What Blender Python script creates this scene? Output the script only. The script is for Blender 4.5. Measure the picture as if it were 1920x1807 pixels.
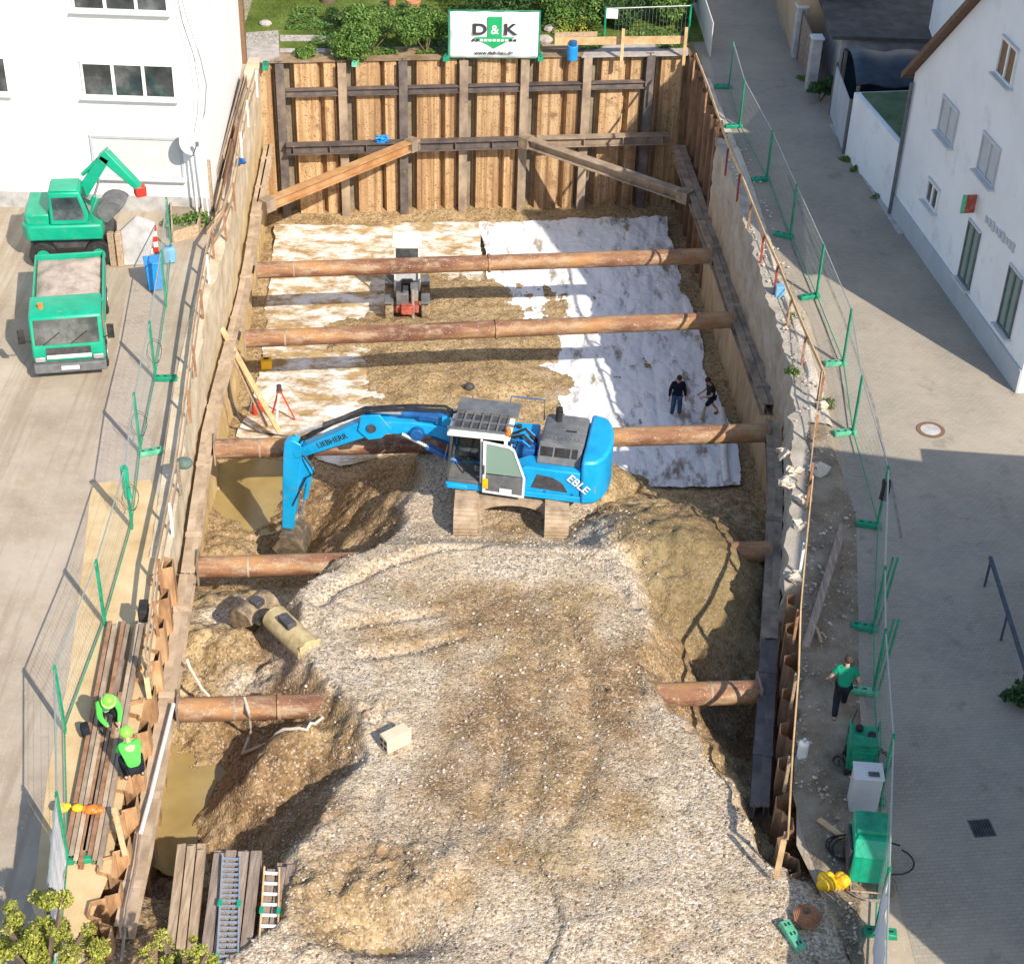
import bpy, bmesh, math, random
import numpy as np
from mathutils import Vector, Matrix, noise as mnoise
from mathutils.geometry import tessellate_polygon
random.seed(7)
rng = np.random.default_rng(7)
for o in list(bpy.data.objects): bpy.data.objects.remove(o)
S = bpy.context.scene
C = S.collection
rad = math.radians

# ------------------------------------------------------------------ camera
FPX, TILT, ROLL, HCAM = 3240.0, rad(36.07), rad(-1.94), 28.5
_r = np.array([1, 0, 0.]); _f = np.array([0, math.cos(TILT), -math.sin(TILT)]); _d = np.cross(_f, _r)
_c, _s = math.cos(ROLL), math.sin(ROLL)
RC = np.array([_c*_r + _s*_d, -_s*_r + _c*_d, _f])
cam = bpy.data.cameras.new('camera'); camo = bpy.data.objects.new('camera', cam); C.objects.link(camo)
cam.sensor_width = 36; cam.lens = 36*FPX/1920; cam.clip_start = 1; cam.clip_end = 1500
m = Matrix.Identity(4)
for i in range(3):
    m[i][0], m[i][1], m[i][2] = RC[0][i], -RC[1][i], -RC[2][i]
m[2][3] = HCAM
camo.matrix_world = m
S.camera = camo

def at(x, y, z=0.0):
    """photograph coordinates -> the point of the horizontal plane z"""
    d = np.array([(x-960)/FPX, (y-903.5)/FPX, 1]) @ RC
    p = d*((z-HCAM)/d[2]) + np.array([0, 0, HCAM])
    return Vector((float(p[0]), float(p[1]), float(z)))
def atp(x, y, P, n):
    """photograph coordinates -> the point of the plane through P with normal n"""
    d = Vector([float(q) for q in np.array([(x-960)/FPX, (y-903.5)/FPX, 1]) @ RC])
    c = Vector((0, 0, HCAM)); n = Vector(n)
    return c + d*((Vector(P)-c).dot(n)/d.dot(n))

# ------------------------------------------------------------------ sky, sun, exposure
SUN_EL, SUN_DIR = rad(38.5), Vector((0.588, -0.809, 0))
w = bpy.data.worlds.new('World'); S.world = w; w.use_nodes = True
nt = w.node_tree; nt.nodes.clear()
sky = nt.nodes.new('ShaderNodeTexSky'); sky.sky_type = 'NISHITA'; sky.sun_disc = False
sky.sun_elevation = SUN_EL; sky.sun_rotation = rad(144)
bg = nt.nodes.new('ShaderNodeBackground'); bg.inputs[1].default_value = 0.15
out = nt.nodes.new('ShaderNodeOutputWorld')
nt.links.new(sky.outputs[0], bg.inputs[0]); nt.links.new(bg.outputs[0], out.inputs[0])
sl = bpy.data.lights.new('sun', 'SUN'); sl.energy = 4.3; sl.angle = rad(0.5); sl.color = (1, 0.905, 0.77)
so = bpy.data.objects.new('sun', sl); C.objects.link(so)
so.rotation_euler = (-(SUN_DIR*math.cos(SUN_EL) + Vector((0, 0, math.sin(SUN_EL))))).to_track_quat('-Z', 'Y').to_euler()
so.location = (30, -30, 60)
S.view_settings.view_transform = 'Standard'; S.view_settings.look = 'None'
S.view_settings.exposure = 0.57; S.view_settings.gamma = 1
S.render.engine = 'CYCLES'

# ------------------------------------------------------------------ object helpers
FR = {}
def setp(o, label=None, cat=None, group=None, kind=None):
    if label: o['label'] = label
    if cat: o['category'] = cat
    if group: o['group'] = group
    if kind: o['kind'] = kind
    return o
def thing(name, label, cat, loc=(0, 0, 0), rotz=0.0, group=None):
    o = bpy.data.objects.new(name, None); C.objects.link(o); o.empty_display_size = .2
    o.location = loc; o.rotation_euler = (0, 0, rotz)
    FR[o] = Matrix.Translation(Vector(loc)) @ Matrix.Rotation(rotz, 4, 'Z')
    return setp(o, label, cat, group)
def dup(root, loc=None, rotz=None, label=None):
    r = root.copy(); C.objects.link(r)
    if loc is not None: r.location = loc
    if rotz is not None: r.rotation_euler = (0, 0, rotz)
    if label: r['label'] = label
    for ch in list(root.children):
        c = ch.copy(); C.objects.link(c); c.parent = r
        for g in list(ch.children):
            d = g.copy(); C.objects.link(d); d.parent = c
    return r

class MB:
    def __init__(s): s.v = []; s.f = []
    def add(s, vs, fs):
        k = len(s.v); s.v += [Vector(v) for v in vs]; s.f += [tuple(i+k for i in f) for f in fs]; return s
    def box(s, c, size, rz=0.0, M=None, taper=1.0):
        x, y, z = [q/2 for q in size]
        vs = [Vector((sx*x*(taper if sz > 0 else 1), sy*y*(taper if sz > 0 else 1), sz*z)) for sz in (-1, 1) for sx, sy in ((-1, -1), (1, -1), (1, 1), (-1, 1))]
        R = M if M is not None else Matrix.Rotation(rz, 3, 'Z')
        return s.add([R @ v + Vector(c) for v in vs], [(3, 2, 1, 0), (4, 5, 6, 7), (0, 1, 5, 4), (1, 2, 6, 5), (2, 3, 7, 6), (3, 0, 4, 7)])
    def frame(s, a, b, up):
        a, b = Vector(a), Vector(b); d = (b-a).normalized(); up = Vector(up)
        if abs(d.dot(up)) > .98: up = Vector((1, 0, 0))
        x = d.cross(up).normalized(); return a, b, x, x.cross(d).normalized()
    def sweep(s, a, b, prof, up=(0, 0, 1), prof2=None):
        """closed profile of (side, up) points swept from a to b"""
        a, b, x, y = s.frame(a, b, up); n = len(prof); p2 = prof2 or prof
        vs = [a + x*p + y*q for p, q in prof] + [b + x*p + y*q for p, q in p2]
        return s.add(vs, [(i, (i+1) % n, n+(i+1) % n, n+i) for i in range(n)] + [tuple(range(n-1, -1, -1)), tuple(range(n, 2*n))])
    def bar(s, a, b, w, h, up=(0, 0, 1)):
        return s.sweep(a, b, [(-w/2, -h/2), (w/2, -h/2), (w/2, h/2), (-w/2, h/2)], up)
    def ibeam(s, a, b, w, h, t=.03, up=(0, 0, 1)):
        W, H = w/2, h/2
        return s.sweep(a, b, [(-W, -H), (W, -H), (W, -H+t), (t/2, -H+t), (t/2, H-t), (W, H-t), (W, H), (-W, H), (-W, H-t), (-t/2, H-t), (-t/2, -H+t), (-W, -H+t)], up)
    def tube(s, a, b, r, n=12, r2=None):
        r2 = r if r2 is None else r2
        c = [(math.cos(2*math.pi*i/n), math.sin(2*math.pi*i/n)) for i in range(n)]
        return s.sweep(a, b, [(p*r, q*r) for p, q in c], (0, 0, 1), [(p*r2, q*r2) for p, q in c])
    def path(s, pts, r, n=6):
        pts = [Vector(p) for p in pts]; k0 = len(s.v); up = Vector((0, 0, 1))
        for i, p in enumerate(pts):
            d = (pts[min(i+1, len(pts)-1)] - pts[max(i-1, 0)]).normalized()
            u = up if abs(d.dot(up)) < .95 else Vector((1, 0, 0))
            x = d.cross(u).normalized(); y = x.cross(d)
            s.v += [p + (x*math.cos(2*math.pi*j/n) + y*math.sin(2*math.pi*j/n))*r for j in range(n)]
        for i in range(len(pts)-1):
            for j in range(n):
                s.f.append((k0+i*n+j, k0+i*n+(j+1) % n, k0+(i+1)*n+(j+1) % n, k0+(i+1)*n+j))
        s.f.append(tuple(k0+j for j in range(n-1, -1, -1))); s.f.append(tuple(k0+(len(pts)-1)*n+j for j in range(n)))
        return s
    def prism(s, poly, axis, a, b):
        """2-D polygon extruded along axis ('x','y','z') from a to b; poly = the other two coordinates in order"""
        n = len(poly)
        def P(p, h):
            return {'x': (h, p[0], p[1]), 'y': (p[0], h, p[1]), 'z': (p[0], p[1], h)}[axis]
        vs = [P(p, a) for p in poly] + [P(p, b) for p in poly]
        return s.add(vs, [(i, (i+1) % n, n+(i+1) % n, n+i) for i in range(n)] + [tuple(range(n-1, -1, -1)), tuple(range(n, 2*n))])
    def sphere(s, c, r, nu=12, nv=8, sc=(1, 1, 1)):
        vs = [(0, 0, 1)]; fs = []
        for i in range(1, nv):
            t = math.pi*i/nv
            vs += [(math.sin(t)*math.cos(2*math.pi*j/nu), math.sin(t)*math.sin(2*math.pi*j/nu), math.cos(t)) for j in range(nu)]
        vs.append((0, 0, -1))
        for j in range(nu):
            fs.append((0, 1+j, 1+(j+1) % nu))
            for i in range(nv-2):
                fs.append((1+i*nu+j, 1+(i+1)*nu+j, 1+(i+1)*nu+(j+1) % nu, 1+i*nu+(j+1) % nu))
            fs.append((len(vs)-1, 1+(nv-2)*nu+(j+1) % nu, 1+(nv-2)*nu+j))
        return s.add([Vector(c)+Vector((v[0]*r*sc[0], v[1]*r*sc[1], v[2]*r*sc[2])) for v in vs], fs)
    def ring(s, c, r0, r1, h, n=24):
        c = Vector(c); vs = []
        for r, z in ((r0, 0), (r1, 0), (r1, h), (r0, h)):
            vs += [c+Vector((r*math.cos(2*math.pi*i/n), r*math.sin(2*math.pi*i/n), z)) for i in range(n)]
        fs = []
        for k in range(4):
            for i in range(n):
                fs.append((k*n+i, k*n+(i+1) % n, ((k+1) % 4)*n+(i+1) % n, ((k+1) % 4)*n+i))
        return s.add(vs, fs)
    def xf(s, M):
        s.v = [M @ v for v in s.v]; return s
    def build(s, name, mat, parent=None, world=False, bevel=0.0, smooth=35, label=None, cat=None, group=None, kind=None):
        me = bpy.data.meshes.new(name)
        vs = s.v
        if parent is not None:
            M = FR[parent]
            if world: Mi = M.inverted(); vs = [Mi @ v for v in vs]
        me.from_pydata([tuple(v) for v in vs], [], s.f); me.update()
        bm = bmesh.new(); bm.from_mesh(me); bmesh.ops.recalc_face_normals(bm, faces=bm.faces[:]); bm.to_mesh(me); bm.free()
        if smooth:
            me.polygons.foreach_set('use_smooth', [True]*len(me.polygons)); me.set_sharp_from_angle(angle=rad(smooth))
        if mat: me.materials.append(mat)
        o = bpy.data.objects.new(name, me); C.objects.link(o)
        if parent is not None: o.parent = parent; FR[o] = FR[parent]
        if bevel:
            b = o.modifiers.new('bevel', 'BEVEL'); b.width = bevel; b.segments = 2; b.limit_method = 'ANGLE'; b.angle_limit = rad(40)
        return setp(o, label, cat, group, kind)

def text(name, body, size, M, mat, parent, thick=.004, world=False, wx=1.0, bold=0.0):
    cu = bpy.data.curves.new(name, 'FONT'); cu.body = body; cu.size = size; cu.extrude = thick; cu.align_x = 'CENTER'; cu.align_y = 'CENTER'; cu.offset = bold
    t = bpy.data.objects.new(name, cu); C.objects.link(t)
    dg = bpy.context.evaluated_depsgraph_get(); me = bpy.data.meshes.new_from_object(t.evaluated_get(dg))
    bpy.data.objects.remove(t)
    for v in me.vertices:
        p = M @ Vector((v.co.x*wx, v.co.y, v.co.z))
        v.co = (FR[parent].inverted() @ p) if world else p
    me.materials.clear(); me.materials.append(mat)
    o = bpy.data.objects.new(name, me); C.objects.link(o); o.parent = parent; FR[o] = FR[parent]
    return o

# ------------------------------------------------------------------ materials
def N(nt, t, **k):
    n = nt.nodes.new(t)
    for a, b in k.items(): setattr(n, a, b)
    return n
def ramp(nt, stops, fac):
    r = N(nt, 'ShaderNodeValToRGB'); e = r.color_ramp.elements
    while len(e) < len(stops): e.new(.5)
    for q, (p, c) in zip(e, stops): q.position = p; q.color = tuple(c)+(1,)
    nt.links.new(fac, r.inputs[0]); return r.outputs[0]
def noise(nt, vec, scale, detail=6, rough=.6):
    n = N(nt, 'ShaderNodeTexNoise'); n.inputs['Scale'].default_value = scale; n.inputs['Detail'].default_value = detail; n.inputs['Roughness'].default_value = rough
    nt.links.new(vec, n.inputs['Vector']); return n.outputs['Fac']
def mixc(nt, fac, a, b, mode='MIX'):
    x = N(nt, 'ShaderNodeMix', data_type='RGBA', blend_type=mode)
    for s, v in ((0, fac), (6, a), (7, b)):
        if isinstance(v, (int, float)): x.inputs[s].default_value = v
        elif isinstance(v, tuple): x.inputs[s].default_value = v+(1,)
        else: nt.links.new(v, x.inputs[s])
    return x.outputs[2]
def math_(nt, op, a, b=None, c=None):
    x = N(nt, 'ShaderNodeMath', operation=op)
    for i, v in enumerate((a, b, c)):
        if v is None: continue
        if isinstance(v, (int, float)): x.inputs[i].default_value = v
        else: nt.links.new(v, x.inputs[i])
    return x.outputs[0]
def base(name, rough=.85, metal=0.0, spec=.3):
    m = bpy.data.materials.new(name); m.use_nodes = True; nt = m.node_tree
    b = nt.nodes['Principled BSDF']; b.inputs['Roughness'].default_value = rough; b.inputs['Metallic'].default_value = metal
    b.inputs['Specular IOR Level'].default_value = spec
    tc = N(nt, 'ShaderNodeTexCoord')
    return m, nt, b, tc.outputs['Object']
def mapping(nt, vec, scale=(1, 1, 1), rot=(0, 0, 0), loc=(0, 0, 0)):
    mp = N(nt, 'ShaderNodeMapping'); mp.inputs['Scale'].default_value = scale; mp.inputs['Rotation'].default_value = rot; mp.inputs['Location'].default_value = loc
    nt.links.new(vec, mp.inputs['Vector']); return mp.outputs[0]
def bumpn(nt, b, h, strength, dist=.02):
    q = N(nt, 'ShaderNodeBump'); q.inputs['Strength'].default_value = strength; q.inputs['Distance'].default_value = dist
    nt.links.new(h, q.inputs['Height']); nt.links.new(q.outputs[0], b.inputs['Normal'])
def M(name, cols, scale=2.0, detail=8, rough=.85, metal=0.0, spec=.3, stretch=(1, 1, 1), bump=.3, bscale=25, speck=None, rand=0.0, dirt=None, bdist=.02):
    """noise-mottled paint, metal, wood, render...: cols from dark to light along the noise"""
    m, nt, b, oc = base(name, rough, metal, spec)
    if rand:
        oi = N(nt, 'ShaderNodeObjectInfo'); va = N(nt, 'ShaderNodeVectorMath', operation='ADD')
        sc = N(nt, 'ShaderNodeVectorMath', operation='SCALE'); cb = N(nt, 'ShaderNodeCombineXYZ')
        for i in range(3): nt.links.new(oi.outputs['Random'], cb.inputs[i])
        nt.links.new(cb.outputs[0], sc.inputs[0]); sc.inputs['Scale'].default_value = 37.0
        nt.links.new(oc, va.inputs[0]); nt.links.new(sc.outputs[0], va.inputs[1]); oc = va.outputs[0]
    v = mapping(nt, oc, stretch)
    f = noise(nt, v, scale, detail, .65)
    n = len(cols)
    col = ramp(nt, [(.32+.36*i/max(1, n-1), c) for i, c in enumerate(cols)], f)
    if rand:
        hs = N(nt, 'ShaderNodeHueSaturation'); nt.links.new(col, hs.inputs['Color'])
        nt.links.new(math_(nt, 'MULTIPLY_ADD', oi.outputs['Random'], rand*2, 1-rand), hs.inputs['Value']); col = hs.outputs[0]
    if dirt:      # (colour, scale, threshold)
        df = noise(nt, oc, dirt[1], 8, .7)
        k = ramp(nt, [(dirt[2], (0, 0, 0)), (min(1, dirt[2]+.14), (1, 1, 1))], df)
        col = mixc(nt, k, col, dirt[0])
    if speck:     # (colour, scale, threshold)
        sf = noise(nt, oc, speck[1], 2, .5)
        k = ramp(nt, [(speck[2], (0, 0, 0)), (min(1, speck[2]+.05), (1, 1, 1))], sf)
        col = mixc(nt, k, col, speck[0])
    nt.links.new(col, b.inputs['Base Color'])
    if bump: bumpn(nt, b, noise(nt, v, bscale, 5, .6), bump, bdist)
    return m

PILE = M('rusty_sheet_steel', [(.17, .1, .055), (.34, .205, .105), (.45, .285, .14), (.53, .385, .235), (.5, .27, .085)], 1.3, 5, .8, .0, .3, (4, 4, .1), .4, 30, rand=.16, dirt=((.25, .15, .08), 1.7, .52), speck=((.14, .085, .05), 16, .61))
PILE2 = M('brown_sheet_steel', [(.2, .105, .055), (.4, .23, .115), (.55, .36, .2)], 1.6, 8, .8, 0, .3, (2, 2, .5), .3, 30, rand=.2)
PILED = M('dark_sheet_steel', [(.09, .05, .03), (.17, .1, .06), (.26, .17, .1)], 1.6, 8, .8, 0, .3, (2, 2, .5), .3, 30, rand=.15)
STEEL = M('weathered_beam_steel', [(.17, .125, .095), (.3, .23, .17), (.43, .34, .24)], 1.4, 8, .7, .1, .4, (1, 1, .6), .2, 40, rand=.14, dirt=((.42, .31, .18), 3, .56))
DSTEEL = M('dark_beam_steel', [(.07, .06, .058), (.12, .1, .095), (.2, .155, .125)], 1.8, 8, .6, .1, .45, (1, 1, 1), .2, 40, rand=.15, dirt=((.3, .21, .12), 2.4, .6))
BSTEEL = M('dusty_waler_steel', [(.3, .22, .15), (.46, .35, .24), (.58, .46, .34)], 1.2, 9, .8, .05, .3, (1, 1, 1), .2, 40, rand=.1, dirt=((.22, .15, .1), 2.2, .58))
OSTEEL = M('orange_beam_steel', [(.33, .16, .065), (.45, .25, .11), (.52, .34, .19)], 1.2, 8, .75, .05, .3, (1, 1, 1), .2, 40)
def pipe_mat():
    m, nt, b, oc = base('rusty_strut_pipe', .72, .05, .35)
    f = noise(nt, mapping(nt, oc, (.5, 2, 2)), .8, 8, .62)
    col = ramp(nt, [(.34, (.1, .045, .03)), (.45, (.19, .085, .05)), (.55, (.28, .145, .075)), (.66, (.4, .21, .085))], f)
    k = ramp(nt, [(.49, (0, 0, 0)), (.62, (.85, .85, .85))], noise(nt, mapping(nt, oc, (.6, 1.6, 1.6)), 1.7, 12, .78))
    col = mixc(nt, k, col, (.42, .31, .2))
    k2 = ramp(nt, [(.66, (0, 0, 0)), (.7, (1, 1, 1))], noise(nt, oc, 20, 2, .5))
    col = mixc(nt, k2, col, (.55, .47, .38))
    nt.links.new(col, b.inputs['Base Color']); bumpn(nt, b, noise(nt, oc, 30, 4), .3); return m
PIPE = pipe_mat()
TIMBER = M('fresh_timber', [(.42, .27, .13), (.56, .38, .2), (.66, .48, .28)], 3, 6, .8, 0, .25, (1, 1, 1), .15, 40, rand=.12)
OLDWOOD = M('weathered_timber', [(.24, .17, .11), (.4, .29, .19), (.52, .4, .28)], 3, 7, .85, 0, .2, (6, .5, 6), .3, 30, rand=.15)
GREYWOOD = M('grey_timber', [(.17, .13, .1), (.27, .21, .165), (.38, .31, .25)], 3, 7, .85, 0, .2, (6, .5, 6), .3, 30, rand=.15)
REDPOST = M('red_post_paint', [(.2, .035, .02), (.33, .05, .03), (.36, .1, .06)], 4, 6, .6, 0, .4, bump=.1, rand=.1)
BROWNPOST = M('brown_post_steel', [(.22, .1, .05), (.34, .18, .1), (.42, .25, .16)], 4, 6, .75, 0, .3, bump=.1, rand=.15)
GREEN = M('green_site_paint', [(.004, .16, .085), (.008, .25, .13), (.02, .32, .18)], 3, 6, .5, 0, .4, bump=.05, rand=.08)
TGREEN = M('green_vehicle_paint', [(.002, .27, .15), (.004, .33, .19), (.008, .38, .22)], 1.2, 6, .4, 0, .5, bump=.03, dirt=((.17, .26, .18), 3, .57), speck=((.1, .1, .07), 22, .7))
LGREEN = M('faded_green_plastic', [(.05, .3, .17), (.11, .42, .25), (.2, .5, .33)], 4, 6, .6, 0, .4, bump=.1, rand=.1)
BLUE = M('blue_machine_paint', [(.006, .26, .52), (.008, .34, .68), (.014, .38, .72)], 1.2, 6, .35, 0, .5, bump=.03, dirt=((.16, .25, .3), 3.2, .58), speck=((.12, .1, .08), 24, .7))
DBLUE = M('dark_blue_paint', [(.008, .06, .2), (.012, .1, .3), (.02, .14, .36)], 3, 6, .45, 0, .5, bump=.05)
GREY = M('grey_machine_plastic', [(.09, .095, .1), (.13, .135, .14), (.18, .18, .18)], 3, 7, .6, 0, .4, bump=.1, dirt=((.25, .2, .14), 5, .66))
DGREY = M('dark_grey_plastic', [(.035, .037, .04), (.06, .06, .065), (.1, .095, .09)], 4, 7, .6, 0, .4, bump=.1)
BLACK = M('black_rubber', [(.012, .012, .013), (.025, .025, .025), (.05, .045, .04)], 6, 6, .7, 0, .3, bump=.1)
MUD = M('mud_caked_steel', [(.1, .075, .05), (.25, .19, .12), (.42, .33, .22)], 5, 8, .9, 0, .2, bump=.6, bscale=25)
TRACK = M('dusty_track_steel', [(.26, .19, .13), (.42, .32, .22), (.52, .41, .3)], 3, 8, .85, .1, .3, bump=.5, bscale=30)
WHITE = M('white_machine_paint', [(.62, .62, .6), (.76, .76, .74), (.82, .82, .8)], 4, 6, .5, 0, .4, bump=.04)
SILVER = M('bare_aluminium', [(.5, .5, .5), (.62, .62, .62), (.7, .7, .7)], 8, 4, .35, .7, .5, bump=.05)
ORANGE = M('orange_plastic', [(.75, .16, .02), (.85, .22, .03)], 8, 4, .4, 0, .5, bump=.03)
YELLOW = M('yellow_plastic', [(.75, .42, .01), (.85, .52, .02)], 6, 4, .5, 0, .4, bump=.05)
RED = M('red_plastic', [(.5, .03, .02), (.65, .05, .03)], 6, 4, .5, 0, .4, bump=.05)
REDM = M('red_frame_paint', [(.22, .05, .035), (.38, .075, .05), (.45, .16, .11)], 5, 6, .6, 0, .4, bump=.1)
CYAN = M('blue_plastic', [(.01, .22, .62), (.02, .3, .75)], 4, 4, .45, 0, .5, bump=.04)
def glass_mat(name, col, rough=.08):
    m, nt, b, oc = base(name, rough, 0, .8); b.inputs['Base Color'].default_value = col+(1,); return m
GLASS = M('painted_reflection_glass', [(.015, .018, .022), (.04, .05, .055), (.12, .13, .135)], 1.1, 4, .08, 0, .8, bump=0, rand=.3)  # mottled greys painted into the panes in place of reflections and curtains
GREENGLASS = glass_mat('greenish_cab_glass', (.22, .32, .27), .12)
RENDERW = M('white_wall_render', [(.74, .74, .73), (.78, .78, .77), (.81, .81, .8)], .5, 8, .9, 0, .2, bump=.15, bscale=60, dirt=((.62, .61, .58), .8, .6))
RENDERB = M('white_house_render', [(.68, .7, .72), (.74, .76, .78), (.78, .8, .82)], .5, 8, .9, 0, .2, bump=.15, bscale=60, dirt=((.6, .61, .62), .7, .57))
PLINTH = M('grey_plinth_render', [(.36, .39, .42), (.44, .47, .5)], 1, 8, .9, 0, .2, bump=.2)
CONC = M('pale_concrete', [(.38, .34, .29), (.52, .47, .4), (.63, .58, .5)], 1.4, 9, .9, 0, .2, bump=.5, bscale=14, dirt=((.44, .31, .17), 1.1, .56), bdist=.05)
GCONC = M('grey_concrete', [(.3, .29, .28), (.42, .41, .4), (.52, .51, .49)], 2, 8, .9, 0, .2, bump=.3)
# ------------------------------------------------------------------ the lie of the land
def zlev(Y): return 0.083*np.clip(60-np.asarray(Y, float), 0, 40)
def zW(Y): return float(-3.5+zlev(Y))          # waler and strut level
def floorz(Y): return -7+zlev(Y)
def atW(x, y, dz=0.0):
    p = at(x, y, -2)
    for _ in range(8): p = at(x, y, zW(p.y)+dz)
    return p
def poly(pts):
    pts = sorted((p.y, p.x) for p in pts); ys = [p[0] for p in pts]; xs = [p[1] for p in pts]
    def f(Y):
        return np.interp(Y, ys, xs)
    f.ys, f.xs = ys, xs
    return f
LI = poly([atW(*v) for v in [(515, 272), (493, 383), (477, 500), (458, 600), (432, 690), (400, 830), (372, 1050), (333, 1310), (290, 1570), (250, 1760)]])
RI = poly([atW(*v) for v in [(1255, 270), (1300, 400), (1330, 480), (1368, 600), (1410, 720), (1440, 815), (1440, 870), (1436, 1000), (1425, 1200), (1418, 1320), (1405, 1500), (1400, 1580)]])
def Lin(Y): return float(LI(Y)) if Y < LI.ys[-1] else LI.xs[-1]
YB = float(at(870, 112, 0).y)                   # back wall
BA, BB = at(488, 118, 0), at(1292, 100, 0)      # back wall line
def yback(x): return BA.y + (x-BA.x)*(BB.y-BA.y)/(BB.x-BA.x)

_VT = {}
def vn(x, y, s, seed):
    """value noise in [-1,1]"""
    if seed not in _VT: _VT[seed] = np.random.default_rng(seed).uniform(-1, 1, (256, 256))
    T = _VT[seed]
    x = np.asarray(x)*s; y = np.asarray(y)*s; xi = np.floor(x).astype(int); yi = np.floor(y).astype(int)
    u = x-xi; v = y-yi; u = u*u*(3-2*u); v = v*v*(3-2*v)
    g = lambda i, j: T[(xi+i) % 256, (yi+j) % 256]
    return (g(0, 0)*(1-u)+g(1, 0)*u)*(1-v)+(g(0, 1)*(1-u)+g(1, 1)*u)*v
def fb(x, y, s, seed, o=4, g=.5):
    t = 0; a = 1
    for i in range(o): t = t+a*vn(x, y, s*2**i, seed+i); a *= g
    return t
def sst(a, b, x):
    t = np.clip((x-a)/(b-a), 0, 1); return t*t*(3-2*t)

ZR = ([18, 22, 24, 27, 30, 33, 35, 36.3, 37.5, 38.3, 39.2, 40.2, 44, 46], [0, -.05, -.1, -.25, -.5, -.75, -.9, -.98, -1.05, -1.5, -2.15, -2.42, -2.5, -3.0])
zr = lambda Y: np.interp(Y, *ZR)
def sh(lst):
    out = []
    for x, y in lst:
        p = at(x, y, -2)
        for _ in range(8): p = at(x, y, float(zr(p.y)))
        out.append(p)
    return poly(out)
XL = sh([(800, 880), (752, 945), (738, 1010), (640, 1062), (560, 1110), (590, 1230), (660, 1330), (690, 1430), (640, 1500), (560, 1610), (545, 1720), (430, 1807)])
XR = sh([(1085, 880), (1090, 965), (1130, 1015), (1190, 1150), (1195, 1225), (1240, 1320), (1320, 1430), (1390, 1555), (1440, 1620), (1540, 1700), (1600, 1807)])
def low_l(Y): return np.interp(Y, [20, 24, 24.9, 25.7, 27, 29.5, 31.3, 32.6, 34.4, 36, 37.3, 39.5, 41.5, 44, 46.5, 80], [-.4, -.75, -1.1, -3.0, -3.4, -3.4, -3.1, -2.4, -1.9, -2.3, -3.0, -4.6, -5.4, -5.8, -5.88, -5.88])
def low_r(Y): return np.interp(Y, [20, 24.6, 25.6, 26.6, 28, 30, 33, 36, 40, 44, 47, 80], [0, -.1, -.5, -1.8, -3.4, -3.9, -3.9, -4.2, -4.8, -5.4, -5.85, -5.9])
def gl(pts): return [at(x, y, -1.2 if y < 1300 else -.5) for x, y in pts]
GROOVES = [(gl(q), w_, d_) for q, w_, d_ in [
    ([(600, 1150), (640, 1110), (720, 1070), (830, 1032), (900, 1026)], .16, .16), ([(1060, 1040), (1130, 1075), (1185, 1150)], .18, .12),
    ([(650, 1195), (740, 1180), (825, 1165)], .16, .12), ([(690, 1255), (780, 1240), (862, 1214)], .17, .13), ([(610, 1140), (680, 1165), (720, 1180)], .12, .07),
    ([(880, 1180), (930, 1300), (940, 1430), (900, 1560)], .22, .07), ([(1060, 1160), (1100, 1290), (1110, 1430), (1060, 1560)], .22, .08), ([(980, 1120), (1010, 1290), (1015, 1450), (960, 1640)], .2, .05),
    ([(840, 1560), (820, 1640), (870, 1740)], .2, .07), ([(1180, 1290), (1240, 1420), (1290, 1560)], .22, .06), ([(700, 1500), (690, 1590), (640, 1680)], .2, .08), ([(1100, 1590), (1150, 1700), (1260, 1790)], .22, .06)]]
PB_ = at(528, 1000, -5.2)
P1, P2 = at(470, 925, -5.8), at(1380, 1420, -3.8)
CLODS = [(at(x, y, -.5), r_) for x, y, r_ in [(600, 1690, 1.3), (720, 1650, 1.1), (800, 1690, .8), (585, 1560, .9), (640, 1780, 1.0), (700, 1340, .6), (1180, 1300, .7)]]
HEAP = at(1290, 1015, -1.0); LHEAP = at(500, 1470, -2.2); MOUND = at(850, 635, -6.0)
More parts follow.
